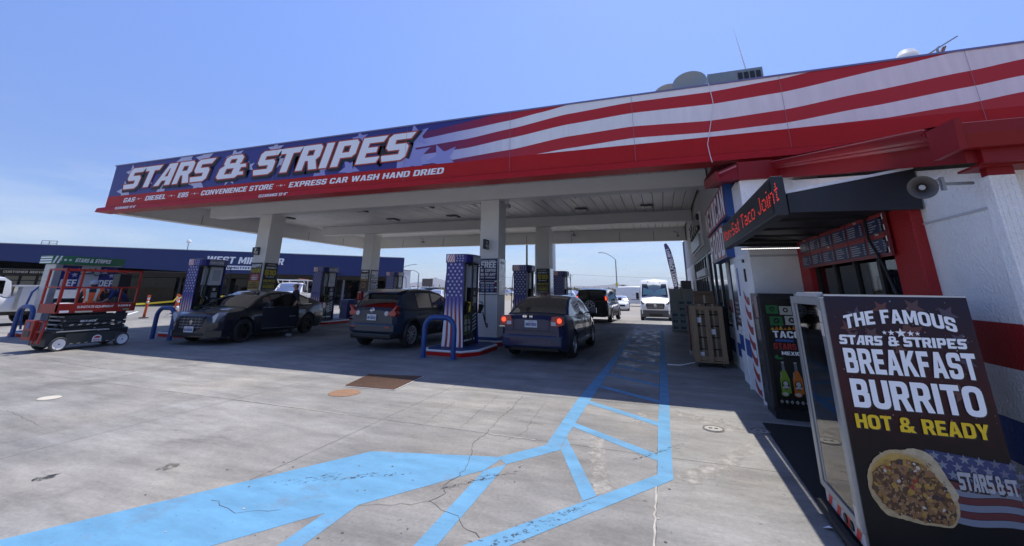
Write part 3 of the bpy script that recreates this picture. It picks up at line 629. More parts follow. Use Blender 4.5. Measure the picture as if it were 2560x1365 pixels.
for x, y in ((-12.2, 14.6), (-12.2, 17.0), (-8.9, 14.6), (-8.9, 17.0), (-2.9, 14.3), (-2.9, 17.0), (-.3, 14.3), (-.3, 17.0), (-6.6, 14.6), (-17.0, 15.2), (-12.2, 21.2), (-8.4, 21.2), (-2.9, 21.2), (-.3, 21.2)):
    b = MB(); b.box(x-.24, y-.24, 4.80, x+.24, y+.24, 4.858, mat('lamp_housing', (0.10, 0.09, 0.085), 0.5)); b.box(x-.17, y-.17, 4.785, x+.17, y+.17, 4.799, LENS); b.box(x-.24, y-.26, 4.77, x-.10, y+.26, 4.80, WHITE); b.build('ceiling_light', cn)
b = MB(); b.tube([(1.33,YF-.03,6.0),(1.35,YF-.05,5.75),(1.37,YF-.035,5.53),(1.28,YF-.05,5.09),(1.16,YF-.04,4.59),(1.17,YF-.14,4.30),(1.19,YF-.16,4.15)], .008, WHITE, 6); b.build('cable', cn)
for x, y, z in ((-4.55, 12.5, 4.36), (-4.5, 23.4, 4.75), (1.0, 22.9, 4.45), (-14.3, 23.3, 4.6)):
    b = MB(); b.tube([(x-.2, y, z+.10), (x, y, z+.06), (x, y-.02, z-.08)], .022, STEEL, 6); b.box(x-.06, y-.12, z-.2, x+.06, y+.08, z-.08, STEEL); b.build('security_camera', cn)
# ------------------------------------------------------------------ store
STUC = mat('white_stucco', (0.88, 0.87, 0.85), 0.75, var=0.10, vscale=2.2, bump=0.75, bscale=48)
SRED = mat('red_wall_paint', (0.36, 0.010, 0.012), 0.55, var=0.12, vscale=3, bump=0.4, bscale=55)
SBLUE = mat('blue_wall_paint', (0.018, 0.075, 0.30), 0.55, var=0.1, vscale=3, bump=0.4, bscale=55)
GREYW = mat('grey_stucco', (0.50, 0.50, 0.51), 0.75, var=0.08, vscale=3, bump=0.4, bscale=55)
DGLASS = mat('dark_window_glass', (0.012, 0.014, 0.017), 0.05, spec=0.9)
st = thing('store', 'white stucco convenience store with red and blue wall bands and red eaves', 'store', (0, 0, 0))
b = MB()
def wall_x(x, y0, y1, z1, thick=.30, m=STUC, grooves=(2.13,)):
    # a wall facing -X, painted in bands
    zs = [0, .12, .55, .82, 1.14, 1.42, z1]; ms = [STUC, STUC, SBLUE, STUC, SRED, m]
    for i in range(6): b.box(x, y0, zs[i], x+thick, y1, zs[i+1]-.0005, ms[i])
def wall_y(y, x0, x1, z1, thick=.30):
    zs = [0, .12, .55, .82, 1.14, 1.42, z1]; ms = [STUC, STUC, SBLUE, STUC, SRED, STUC]
    for i in range(6): b.box(x0, y, zs[i], x1, y+thick, zs[i+1]-.0005, ms[i])
# side wall under the canopy, grey above, with openings left for entrance and windows
def seg(y0, y1, z0, z1, m): b.box(1.45, y0, z0, 1.75, y1, z1, m)
seg(9.47, 26.6, 2.78, 6.0, GREYW)
for y0, y1 in ((9.47, 9.62), (10.62, 10.95), (14.62, 14.95), (20.6, 26.6)): seg(y0, y1, 0, 2.78, STUC)
for y0, y1 in ((9.62, 10.62), (10.95, 14.62)):
    for a, c, m in ((0, .28, STUC), (.28, .55, SBLUE), (.55, .80, STUC)): seg(y0, y1, a, c, m)
b.box(1.455, 10.62, 1.14, 1.449, 10.95, 1.42, SRED)
wall_x(1.34, 7.7005, 9.44, 3.40, .40)
wall_y(7.40, 1.34, 2.43, 3.35)
b.box(1.34, 7.395, 2.12, 2.06, 7.40, 2.15, GREYW)
# order window wall: below, beside and above the opening
wall_x(2.08, 3.52, 4.32, 2.10, .35)
b.prism([(2.08, 3.52, 2.10), (2.08, 4.32, 2.10), (2.08, 4.32, 2.60), (2.08, 3.52, 2.42)], (.35, 0, 0), STUC)
for a, c, m in ((0, .55, STUC), (.55, .82, SBLUE), (.82, .95, STUC)): b.box(2.08, 4.32, a, 2.43, 7.40, c, m)
b.prism([(2.08, 4.32, 2.34), (2.08, 7.40, 2.34), (2.08, 7.40, 3.30), (2.08, 4.32, 2.60)], (.35, 0, 0), STUC)
b.box(2.072, 3.56, 2.14, 2.0795, 4.34, 2.155, GREYW)
wall_y(3.52, 2.43, 9.0, 2.42, .30); b.box(2.4, 3.515, 2.14, 9, 3.52, 2.155, GREYW)
b.box(2.082, 3.505, 1.10, 9, 3.5195, 1.138, STUC)
b.build('wall', st)
# rest of the body: rear, roof slab, parapet return
b = MB(); b.box(1.76, 9.6, 5.6, 14, 26.5, 5.75, GREYW); b.box(1.76, 26.3, 0, 14, 26.6, 6.0, GREYW); b.box(13.7, 9.6, 0, 14, 26.3, 6.0, GREYW); b.build('roof', st)
b = MB(); b.box(2.8, 7.5, 0, 9, 7.6, 3.0, mat('kitchen_dark', (0.03, 0.03, 0.03), 0.7)); b.box(3.6, 3.9, 0, 3.7, 7.4, 2.6, mat('kitchen_wall', (0.22, 0.22, 0.21), 0.6)); b.box(2.43, 4.32, .9, 3.6, 7.4, .95, STEEL); b.box(2.43, 3.9, 2.45, 3.6, 7.4, 2.5, mat('kitchen_dark', (0.03,) * 3))
for y, z, h in ((4.9, .95, .5), (5.6, .95, .35), (6.3, .95, .6)): b.box(3.0, y, z, 3.4, y+.35, z+h, STEEL)
b.build('kitchen', st)
# order window: red surround, dark aluminium frames, glass
b = MB(); b.box(2.0, 4.30, .92, 2.11, 4.70, 2.339, SRED); b.box(1.98, 6.98, .92, 2.07, 7.39, 2.33, SRED); b.box(1.99, 4.70, 2.27, 2.07, 6.98, 2.335, SRED); b.box(1.90, 4.34, .88, 2.07, 7.39, .92, STEEL)
fr = b.build('window_frame', st, bevel=.008)
b = MB()
for y in (4.62, 5.15, 5.72, 6.30, 6.95): b.box(2.05, y-.03, .95, 2.11, y+.03, 2.26, DARK)
b.box(2.05, 4.62, 2.20, 2.11, 6.95, 2.26, DARK); b.box(2.05, 4.62, .95, 2.11, 6.95, 1.0, DARK); b.build('mullion', fr)
b = MB(); b.box(2.075, 4.66, 1.0, 2.085, 6.92, 2.2, glass('order_glass', (0.35, 0.37, 0.37), .8)); b.build('pane', fr)
# red eaves of the lean-to roof
MAR = mat('maroon_eave_paint', (.235, .007, .010), .45, var=.12, vscale=2.5, spec=.3)
b = MB()
b.prism([(1.90, y, z) for y, z in ((7.36, 3.34), (3.32, 2.40), (3.32, 2.66), (7.36, 3.60))], (.06, 0, 0), MAR)
b.box(1.33, 7.30, 3.36, 1.96, 7.36, 3.64, MAR)
b.prism([(1.33, 7.30, 3.36), (1.33, 7.36, 3.64), (1.02, 7.40, 3.52), (1.02, 7.34, 3.35)], (0, .05, 0), MAR); b.prism([(1.0, 7.34, 3.36), (1.0, 9.1, 3.62), (1.0, 9.1, 3.78), (1.0, 7.34, 3.52)], (.05, 0, 0), MAR)
b.prism([(1.05, 7.31, 3.47), (1.31, 7.28, 3.56), (1.31, 7.28, 3.585), (1.05, 7.31, 3.49)], (0, .02, 0), mat('sunlit_flashing', (.42, .12, .12), .4))  # thin paler red strip, sunlight painted on the eave edge
b.prism([(1.96, 3.28, 2.39), (1.96, 3.33, 2.39), (1.96, 3.33, 2.58), (1.96, 3.28, 2.58)], (7, 0, 0), MAR)
b.add([(1.0, 7.36, 3.655), (1.0, 9.1, 3.80), (9, 9.1, 4.08), (9, 7.36, 3.66), (1.84, 7.36, 3.655), (1.84, 3.26, 2.655), (9, 3.26, 2.655)], [(0, 3, 2, 1), (4, 5, 6, 3)], MAR)
b.add([(1.96, 3.30, 2.40), (1.96, 7.34, 3.32), (2.2, 7.34, 3.32), (2.2, 3.30, 2.40)], [(0, 1, 2, 3)], MAR); b.box(1.34, 7.32, 3.353, 1.96, 7.40, 3.359, MAR); b.box(1.96, 3.34, 2.38, 9, 3.54, 2.395, MAR)
b.add([(1.03, 7.36, 3.37), (1.03, 9.1, 3.63), (1.46, 9.1, 3.63), (1.46, 7.36, 3.37)], [(0, 1, 2, 3)], MAR)
ev = b.build('eave', st)
b = MB()
gp = [(-.05, 0), (-.085, .06), (-.09, .115), (-.075, .12), (0, .11), (0, 0)]
b.prism([(1.90+x, 7.30, 3.485+z) for x, z in gp], (0, -3.82, -.905), MAR)
for k in range(3): b.bar((1.832-.013*k, 7.28, 3.505+.03*k), (1.832-.013*k, 3.5, 2.61+.03*k), .006, .008, MAR)
b.bar((1.815, 7.30, 3.605), (1.815, 3.5, 2.705), .014, .010, mat('sunlit_flashing', (.42, .12, .12)))  # glint of sun along the gutter, painted as a paler bar
b.prism([(1.826, 3.275 + x*1.1, 2.475+z*1.3) for x, z in gp][::-1], (7.2, 0, 0), MAR)
b.prism([(1.79, 3.42, 2.455), (1.79, 3.15, 2.455), (1.79, 3.13, 2.645), (1.79, 3.42, 2.66)][::-1], (.035, 0, 0), MAR)
b.build('gutter', ev)
b = MB(); b.box(2.03, 3.40, 2.33, 2.16, 3.46, 2.48, MAR); b.build('gutter_outlet', ev)
b = MB()
b.box(2.03, 3.40, .25, 2.16, 3.49, 2.33, STUC)
for k in range(4): b.box(2.046+.028*k, 3.396, .25, 2.056+.028*k, 3.40, 2.30, STUC)
b.build('downspout', st, bevel=.006)
# entrance, windows of the long side
FRM = mat('dark_aluminium', (0.05, 0.05, 0.055), 0.4, 0.5)
e = MB()
for y in (14.95, 16.0, 16.9, 17.8, 18.7, 19.6, 20.55): e.box(1.47, y-.035, 0, 1.55, y+.035, 2.78, FRM)
for z in (0.02, 2.08, 2.74): e.box(1.472, 14.95, z-.03, 1.548, 20.55, z+.03, FRM)
en = e.build('entrance', st)
b = MB(); b.box(1.505, 14.95, .05, 1.515, 20.55, 2.74, DGLASS); b.build('pane', en)
b = MB(); b.box(1.40, 15.3, 2.10, 1.468, 19.0, 2.34, WHITE); b.build('header', en)
b = MB(); b.box(1.43, 16.6, .3, 1.468, 16.66, 1.6, SILVER); b.box(1.43, 17.9, .3, 1.468, 17.96, 1.6, SILVER); b.build('handle', en)
for y0, y1, z0 in ((10.95, 12.30, .80), (12.30, 13.5, .80), (13.5, 14.62, .80), (9.62, 10.62, .80)):
    b = MB()
    for y in (y0, y1-.06): b.box(1.47, y, z0, 1.55, y+.06, 2.78, FRM)
    b.box(1.472, y0+.06, z0, 1.548, y1-.06, z0+.06, FRM); b.box(1.472, y0+.06, 2.70, 1.548, y1-.06, 2.78, FRM); wn = b.build('window', st)
    b = MB(); b.box(1.505, y0+.06, z0+.06, 1.515, y1-.06, 2.70, DGLASS); b.build('pane', wn)
# white door with the waving flag wrapped round its lower half
d = MB(); PD = PL((1.335, 0, 0), (0, -1, 0)); d.box(1.30, 7.62, .06, 1.339, 8.60, 2.12, WHITE); PDD = PL((1.30, 0, 0), (0, -1, 0))
d.box(1.29, 7.56, 0, 1.339, 7.62, 2.18, WHITE); d.box(1.29, 8.60, 0, 1.339, 8.66, 2.18, WHITE); d.box(1.29, 7.62, 2.12, 1.339, 8.60, 2.18, WHITE)
FR_ = mat('decal_red', (0.38, 0.05, 0.04), 0.5, var=.1)
def wave(u): return .09*math.sin((u+8.6)*5.4)
d.prect(PDD, -8.59, .55, -8.12, .82, SBLUE, .002); d.prect(PDD, -7.70, .55, -7.625, .82, SBLUE, .002)
for k in range(7):
    z = .16 + k*.225; vs = []; fs = []
    for i in range(13):
        f = i/12; u = -8.12 + .42*f; zz = z - .11*f - .055*math.sin(math.pi*f); vs += [PDD.p(u, max(.07, zz), .003), PDD.p(u, max(.07, zz+.115), .003)]
    d.add(vs, [(2*i, 2*i+2, 2*i+3, 2*i+1) for i in range(12)], FR_)
for k in range(3): d.star(PDD, -8.02+.13*k, 1.53-.03*k, .045, mat('decal_star', (.55, .40, .38), .5), .006)
for z in (.9, 1.15): d.box(1.24, 8.48, z, 1.30, 8.54, z+.05, SILVER)
d.prect(PDD, -8.56, 1.52, -8.40, 2.0, mat('decal_blue', (.12, .14, .36), .5), .003); d.box(1.27, 7.64, 1.75, 1.30, 7.70, 1.95, DARK); d.box(1.27, 7.66, 2.05, 1.30, 7.74, 2.10, DARK)
d.build('side_door', st)
b = MB(); PS = PL((1.33, 0, 0), (0, -1, 0)); b.box(1.33, 8.72, .98, 1.339, 9.40, 2.10, mat('menu_glass', (.30, .31, .33), .15)); b.prect(PS, -9.40, .98, -8.72, 1.46, mat('brown_sign', (.05, .03, .035), .5), .003)
for k in range(5): b.prect(PS, -9.33, 1.05+.08*k, -8.95, 1.085+.08*k, mat('dull_text', (.35, .33, .34), .5), .006)
b.build('wall_poster', st)
b = MB(); b.tube([(1.42, 26.5, 0), (1.42, 26.5, 4.2), (1.42, 26.3, 4.4)], .06, STEEL, 8); b.build('drainpipe', st)
b = MB(); b.tube([(1.44, 11.2, 4.86), (1.43, 11.0, 4.5), (1.40, 10.9, 4.2)], .03, DARK, 6); b.build('conduit', st)

# black awning with the running letter sign, strip light, menu board
aw = thing('awning', 'black boxed awning over the order window of the store', 'awning', (0, 0, 0))
BAW = mat('black_awning', (0.020, 0.022, 0.030), 0.5, var=.12, vscale=2)
b = MB(); b.add([(1.12, 4.21, 2.45), (2.06, 4.21, 2.60), (2.06, 7.36, 2.60), (1.12, 7.36, 2.45), (1.12, 4.21, 2.472), (2.06, 4.21, 2.622), (2.06, 7.36, 2.622), (1.12, 7.36, 2.472)], [(0,1,2,3),(7,6,5,4),(0,4,5,1),(1,5,6,2),(2,6,7,3),(3,7,4,0)], mat('awning_top', (.80, .81, .82), .4)); b.build('awning_top', aw)
b = MB(); b.prism([(1.13, 4.22, 2.28), (2.065, 4.22, 2.26), (2.065, 4.22, 2.60), (1.13, 4.22, 2.448)], (0, .03, 0), BAW); b.prism([(1.13, 7.34, 2.28), (2.065, 7.34, 2.26), (2.065, 7.34, 2.60), (1.13, 7.34, 2.448)], (0, .03, 0), BAW)
b.box(1.12, 4.25, 2.28, 1.15, 7.34, 2.446, BAW); b.build('end_panel', aw)
b = MB(); b.add([(1.15, 4.25, 2.42), (2.06, 4.25, 2.30), (2.06, 7.34, 2.30), (1.15, 7.34, 2.42)], [(0, 1, 2, 3)], DARK); b.build('dark_underside', aw)  # dark sheet added beneath the awning top to blacken its underside
b = MB()
for y in (4.9, 5.6, 6.3, 7.0): b.bar((1.15, y, 2.31), (2.05, y, 2.31), .03, .03, DARK)
b.build('rib', aw)
b = MB(); b.box(1.20, 7.2, 2.22, 2.0, 7.24, 2.25, SILVER); PT = PL((0, 7.2, 0), (1, 0, 0)); b.prect(PT, 1.20, 2.220, 2.0, 2.231, mat('lamp_strip', (1, .98, .94), .5, emit=1.7), .004)
for k in range(26): b.box(1.21+.03*k, 7.192, 2.214, 1.214+.03*k, 7.197, 2.236, STEEL)
tag(b.build('strip_light'), 'lit white tube lamp hanging under the black awning', 'lamp')
led = thing('message_sign', 'long black message sign with red dot letters along the awning edge', 'electronic sign', (0, 0, 0))
b = MB(); b.box(1.00, 4.14, 2.245, 1.10, 7.44, 2.60, mat('sign_case', (.022, .022, .025), .5)); b.build('case', led, bevel=.006)
PLD = PL((1.0, 0, 0), (0, -1, 0))
b = MB(); b.prect(PLD, -7.40, 2.275, -4.18, 2.575, mat('sign_face', (.012, .011, .012), .4), .004)
for k in range(40): b.prect(PLD, -7.40, 2.276+.0075*k, -4.18, 2.279+.0075*k, mat('louvre', (.03, .03, .033), .5), .006)
b.build('face', led)
def dot_text(b, s, u0, v0, du, dv, m):
    F = {'M': ['10001','11011','10101','10101','10001','10001','10001'], 'o': ['00000','00000','01110','10001','10001','10001','01110'], 'n': ['00000','00000','10110','11001','10001','10001','10001'], '-': ['000','000','000','111','000','000','000'],
         'S': ['01111','10000','10000','01110','00001','00001','11110'], 'a': ['00000','00000','01110','00001','01111','10001','01111'], 't': ['010','010','111','010','010','010','011'], 'T': ['11111','00100','00100','00100','00100','00100','00100'],
         'c': ['0000','0000','0111','1000','1000','1000','0111'], 'J': ['0001','0001','0001','0001','0001','1001','0110'], 'i': ['1','0','1','1','1','1','1'], ' ': ['00']*7}
    u = u0
    for ch in s:
        g = F[ch]
        for r, row in enumerate(g):
            for c, bit in enumerate(row):
                if bit == '1':
                    a = u + c*du; d = v0 + (6-r)*dv
                    b.prect(PLD, a, d, a+du*.62, d+dv*.70, m, .008)
        u += (len(g[0])+1)*du
    return u
ulet = -7.24
for ch in 'Mon-Sat Taco Joint':
    b = MB(); ulet = dot_text(b, ch, ulet, 2.345, .0372, .0235, mat('red_led', (1.0, .05, .025), .5, emit=.5))
    if ch != ' ': b.build('letter', led)
mb = thing('menu_board', 'red and navy menu board above the order window', 'menu board', (0, 0, 0))
PM = PL((1.975, 0, 0), (0, -1, 0)); b = MB(); b.box(1.976, 4.62, 1.93, 1.979, 7.14, 2.325, SRED); b.box(1.955, 4.62, 1.92, 1.976, 7.14, 2.335, mat('menu_red', (.20, .03, .035), .45))
PM = PL((1.955, 0, 0), (0, -1, 0)); NAVY = mat('menu_navy', (.022, .03, .085), .45); MT = mat('menu_text', (.40, .40, .46), .5)
for i in range(6):
    u0 = -7.10 + i*.415
    for v0, v1 in ((1.95, 2.115), (2.14, 2.305)):
        b.prect(PM, u0, v0, u0+.375, v1, NAVY, .003)
        for k in range(5):
            b.prect(PM, u0+.02, v0+.018+.022*k, u0+.02+random.uniform(.14, .24), v0+.026+.022*k, MT, .006); b.prect(PM, u0+.31, v0+.018+.022*k, u0+.35, v0+.026+.022*k, MT, .006)
        b.prect(PM, u0, v1-.03, u0+.375, v1, mat('menu_head', (.30, .03, .03), .5), .006)
    for k in range(3): b.star(PM, u0+.08+.1*k, 2.321, .01, LETW, .004)
for u, v in ((-6.9, 2.292), (-6.07, 2.126), (-5.24, 2.292), (-4.83, 2.126)): b.text(PM, 'Tacos', u, v-.01, .02, LETW, .009, .02)
for k in range(4): b.prect(PM, -4.70, 1.95+.1*k, -4.63, 2.0+.1*k, LETW, .003)
b.build('panel', mb)
b = MB(); b.tube([(1.94, 4.95, 2.33), (1.93, 4.93, 2.1), (1.95, 4.80, 1.85), (1.97, 4.7, 1.5)], .012, DARK, 6); b.build('cable', mb)

# horn loudspeaker
hs = thing('horn_loudspeaker', 'grey horn loudspeaker on a bracket beside the awning', 'loudspeaker', (1.70, 3.45, 2.285)); hs.scale = (.74, .74, .74)
HM = mat('horn_enamel', (.085, .075, .07), .5, var=.2, vscale=12); dirn = Vector((-.35, -.92, -.18)).normalized()
b = MB(); b.lathe([(.026, .02), (.030, .05), (.045, .09), (.075, .125), (.098, .142), (.102, .146), (.097, .147), (.072, .128), (.040, .09), (.024, .05), (.0, .045)], (0, 0, 0), dirn, HM, 28); b.build('horn', hs, 60)
b = MB(); b.lathe([(.018, .06), (.024, .10), (.022, .112), (.0, .116)], (0, 0, 0), dirn, mat('horn_centre', (.4, .4, .4), .4), 18); b.build('phase_plug', hs)
b = MB(); b.lathe([(0, -.06), (.045, -.06), (.05, -.03), (.045, .0), (.028, .03)], (0, 0, 0), dirn, HM, 20); b.build('driver', hs)
b = MB(); b.bar((.0, .0, .05), (.20, .08, .08), .02, .012, STEEL); b.bar((.0, .0, -.02), (.20, .08, .04), .02, .012, STEEL); b.bar((.05, .02, .05), (.06, .02, -.02), .012, .012, STEEL); b.box(.19, .06, -.02, .215, .10, .10, STEEL); b.bar((.2, .09, .04), (.44, .12, .04), .025, .025, STEEL)
b.tube([(.02, .03, .02), (.06, .06, -.04), (.12, .05, .02), (.14, .02, .05)], .006, DARK, 5); b.build('bracket', hs)

# letter signs on the long wall
def box_letters(name, label, txt, y0, y1, z0, h, slope=0.0):
    t = thing(name, label, 'wall sign', (1.45, (y0+y1)/2, z0)); pl = PL((-.20, 0, 0), (0, -1, 0)); w_ = y1-y0
    vs, fs = curve_faces('text', txt, .06); x0 = min(p[0] for p in vs); x1 = max(p[0] for p in vs)
    n = len(txt)
    for i, ch in enumerate(txt):
        if ch == ' ': continue
        u0 = -w_/2 + w_*i/n; b = MB(); b.box(-.20, -(u0+w_/n*1.06), -.10, 0, -u0, h+.10, BLUE); b.prect(pl, u0+.01, -.08, u0+w_/n*1.04, h+.08, mat('sign_letter_rim', (.02, .022, .07), .4), .003); b.build('letter_box', t)
        b = MB(); b.text(pl, ch, u0 + w_/n*.5, -.065, h+.13, LETR, .006, .12, align='C', fit=w_/n*.92); b.text(pl, ch, u0 + w_/n*.5, -.05, h+.10, mat('sign_letter_face', (.88, .80, .77), .5), .008, .03, align='C', fit=w_/n*.80); b.build('letter', t)
    return t
s1 = box_letters('wall_sign', 'blue boxed letters of the upper MEXICAN wall sign', 'MEXICAN', 8.20, 11.55, 3.00, .42)
s2 = box_letters('wall_sign', 'blue boxed letters of the lower FOOD wall sign', 'FOOD', 8.75, 11.1, 2.32, .44)
s1.location.x = s2.location.x = 1.40
t = thing('shop_sign', 'black letter sign high on the wall past the blue signs', 'wall sign', (1.45, 17.4, 3.3)); pl = PL((-.14, 0, 0), (0, -1, 0))
b = MB(); b.box(-.06, -2.2, -.25, 0, 2.3, .95, WHITE); b.build('backing', t)
for i, ch in enumerate('STORE'): b = MB(); b.box(-.14, 1.9-.85*i-.6, .32, -.06, 1.9-.85*i, .86, DARK); b.text(pl, ch, -1.9+.85*i+.06, .38, .40, LETW, .003, .04); b.build('letter', t)
b = MB(); b.box(-.13, -2.0, -.2, -.06, 1.9, .2, mat('sign_panel', (.45, .46, .48), .4)); b.build('panel', t)
b = MB(); b.cyl((-.28, -2.0, .55), (-.06, -2.0, .55), .14, mat('bell_grey', (.4, .4, .4), .5)); b.build('alarm_bell', t)

# roof equipment
b = MB(); tg = thing('rooftop_unit', 'grey box air conditioner with dark louvres on the store roof', 'air conditioner', (2.4, 12, 5.45))
GM = mat('galvanised', (.22, .25, .26), .5, .3, var=.15)
b.box(-.72, -.5, 0, .62, .6, 1.97, GM); b.build('casing', tg); b = MB()
for k in range(4): b.box(.02+.145*k, -.515, 1.45, .13+.145*k, -.5, 1.88, DARK)
b.build('louvre', tg)
def dish(name, label, x, z, r, m, grid=False):
    t = thing(name, label, 'satellite dish', (x, 11.6 if not grid else 12.0, 5.45)); b = MB(); d = Vector((-.15, -.9, .35)).normalized()
    b.lathe([(0, .0), (r*.35, .02), (r*.7, .09), (r, .20), (r*1.01, .205), (r*.98, .19), (r*.65, .06), (0, -.02)], (0, 0, z-5.75), d, m, 32); b.build('reflector', t)
    b = MB(); b.tube([(0, .15, 0), (0, .15, z-5.9), (0, .0, z-5.75)], .035, STEEL, 8); b.build('mast', t)
    if grid:
        b = MB()
        for k in range(8): a = k*math.pi/4; b.bar(Vector((0, 0, z-5.75)) + d*.02, Vector((math.cos(a)*r*.9, -.14, z-5.75 + math.sin(a)*r*.9)), .012, .012, STEEL)
        b.build('rib', t)
dish('satellite_dish', 'solid grey satellite dish beside the roof air conditioner', 1.22, 7.44, .44, mat('dish_grey', (.30, .32, .31), .6))
dish('satellite_dish', 'beige ribbed satellite dish half hidden behind the grey dish', .66, 7.36, .42, mat('dish_beige', (.42, .39, .34), .6), True)
t = thing('roof_vent', 'white domed exhaust vent on the store roof', 'roof vent', (6.35, 12, 5.75)); t.scale = (.66, .66, .972); b = MB()
b.lathe([(.26, 0), (.26, 1.45), (.36, 1.46), (.38, 1.52), (.30, 1.62), (.30, 1.66), (.34, 1.68), (.22, 1.82), (0, 1.86)], (0, 0, 0), (0, 0, 1), WHITE, 24); b.build('hood', t)
t = thing('roof_antenna', 'thin television antenna slanting beside the white roof vent', 'antenna', (6.95, 12, 5.75)); b = MB(); b.bar((0, 0, 0), (0, 0, 1.7), .04, .04, STEEL); b.build('mast', t); b = MB(); b.bar((-.2, 0, 1.6), (.45, 0, 1.98), .03, .03, STEEL); b.bar((-.06, -.2, 1.68), (-.06, .2, 1.68), .02, .02, STEEL); b.bar((.0, -.05, 1.5), (.14, 0, 1.74), .10, .03, mat('dull_red', (.15, .05, .04), .6)); b.build('boom', t)

# ------------------------------------------------------------------ neighbour building
u = Vector((.742, .670, 0)); nn = Vector((.670, -.742, 0)); PO = Vector((-37.1, 24.85, 0))
wb = thing('auto_shop', 'long low auto parts building with a broad dark blue fascia', 'building', (0, 0, 0))
PW = PL(PO, u); assert (PW.n - nn).length < .01
NB = mat('navy_fascia', (.012, .028, .125), .5, var=.08, vscale=.8); SIGNB = mat('blue_sign_panel', (.016, .04, .18), .45)
def slab(b, u0, u1, v0, v1, d0, d1, m):
    P = [PW.p(u0, v0, d0), PW.p(u1, v0, d0), PW.p(u1, v1, d0), PW.p(u0, v1, d0)]; b.prism(P, nn*(d1-d0), m)
b = MB(); b.prism([PW.p(-40, 3.6, -.4), PW.p(-13, 3.3, -.4), PW.p(0, 2.72, -.4), PW.p(0, 4.5, -.4), PW.p(-40, 4.5, -.4)], nn*.4, NB); slab(b, 0, 7.1, 2.68, 4.52, -.4, .03, NB); slab(b, 7.1, 17.2, 2.66, 4.48, -.4, 0, NB); b.build('fascia', wb)
b = MB(); slab(b, -40, 17.2, 4.50, 4.56, -.5, .02, STEEL); slab(b, -40, 17, 4.30, 4.36, -14, -.42, GREYW); b.build('roof', wb)
WD = mat('shop_wall', (.04, .038, .036), .8, var=.2); b = MB(); slab(b, -40, 17, 0, 4.3, -14, -13.8, WD); slab(b, 16.8, 17.1, 0, 4.3, -13.8, -.42, GREYW); slab(b, -40, 17, 2.66, 2.72, -13.8, -.42, mat('shop_soffit', (.12, .115, .11), .8))
slab(b, -40, -9.0, 0, .75, -2.9, -2.6, WD); slab(b, -40, 17, 2.30, 2.66, -2.85, -2.7, mat('tan_header', (.085, .078, .07), .7)); b.build('wall', wb)
for uu in (-9.2, -5.8, -1.6, 2.0, 6.1, 7.0, 11.8, 16.6):
    b = MB(); slab(b, uu-.10, uu+.10, 0, 2.3, -2.9, -2.55, mat('shop_post', (.30, .31, .36), .6) if uu > 6.5 else DARK); b.build('post', wb)
for uu in (-13.6, -12.6, -11.6, -10.6, -9.6):
    b = MB(); slab(b, uu-.45, uu+.45, .78, 2.28, -2.78, -2.74, FRM); wn = b.build('window', wb); b = MB(); slab(b, uu-.40, uu+.40, .85, 1.85, -2.74, -2.735, mat('tan_blind', (.30, .27, .20), .6)); slab(b, uu-.40, uu+.40, 1.92, 2.22, -2.74, -2.735, mat('tan_blind', (.30, .27, .20))); b.build('pane', wn)
for uu in (-7.4, -3.6, .2, 4.1, 9.4, 14.2):
    b = MB(); slab(b, uu-1.6, uu+1.6, .05, 2.25, -2.80, -2.79, glass('shop_glass', (.16, .16, .17), .5)); b.build('window', wb)
rr = random.Random(4)
SHC = [mat('stock_%d' % i, c, .7) for i, c in enumerate([(.12, .11, .10), (.05, .05, .06), (.16, .05, .04), (.07, .08, .12), (.2, .19, .17)])]
for uu in [x*.8 - 8.5 for x in range(31)]:
    if -1.9 < uu < -1.2 or 6.3 < uu < 7.4: continue
    b = MB()
    for z in (.1, .6, 1.1, 1.6):
        if rr.random() < .8: slab(b, uu, uu+rr.uniform(.3, .74), z, z+rr.uniform(.15, .42), -4.8, -4.3, rr.choice(SHC))
    slab(b, uu, uu+.78, .05, .1, -4.9, -4.2, DARK); slab(b, uu, uu+.78, .1, 2.1, -4.9, -4.79, DARK); b.build('stock_shelf', wb)
TUBE = mat('shop_tube_lamp', (1, .95, .85), .5, emit=1.3)
for uu in (-4.6, -1.0, 2.8, 5.0, 8.2, 10.4, 13.6):
    b = MB(); slab(b, uu-.6, uu+.6, 2.42, 2.50, -3.4, -3.3, TUBE); b.build('tube_lamp', wb)
b = MB(); b.text(PW, 'WEST MIRAMAR', .55, 3.50, .58, LETW, .05, .02, .12, fit=5.9); b.prect(PW, 1.2, 2.98, 5.6, 3.32, LETW, .045); b.text(PW, 'AUTOMOTIVE & TIRE', 1.35, 3.06, .18, NB, .05, .02, fit=4.1); b.build('sign_lettering', wb)
b = MB(); slab(b, -13.4, -9.2, 2.34, 2.68, -2.5, -2.3, DARK); PC = PL(PO - nn*2.295, u); b.text(PC, 'CUSTOMER SERVICE', -12.95, 2.44, .17, LETW, .004, .02, fit=2.6); b.build('service_sign', wb)
def roof_lamp():
    t = thing('globe_lamp', 'white globe lamp on a thin pole above the blue fascia', 'lamp', PW.p(-1.1, 0, -.6)); b = MB(); b.tube([(0, 0, 4.4), (0, 0, 5.1)], .035, STEEL, 6); b.build('pole', t)
    b = MB(); b.lathe([(0.02, -.19), (.12, -.15), (.19, 0), (.13, .14), (0.0, .19)], (0, 0, 5.28), (0, 0, 1), mat('globe', (.75, .75, .75), .3), 14); b.build('globe', t)
roof_lamp()
t = thing('roof_ladder', 'small ladder hoop sticking up behind the blue fascia', 'ladder', PW.p(-10.6, 4.3, -.9)); b = MB()
for q in (0, .45, .9): b.bar(u*q, u*q + Vector((0, 0, .62)), .04, .04, STEEL)
b.bar((0, 0, .6), u*.9 + Vector((0, 0, .6)), .04, .04, STEEL); b.bar((0, 0, .42), u*.9 + Vector((0, 0, .42)), .03, .03, STEEL); b.build('rail', t)
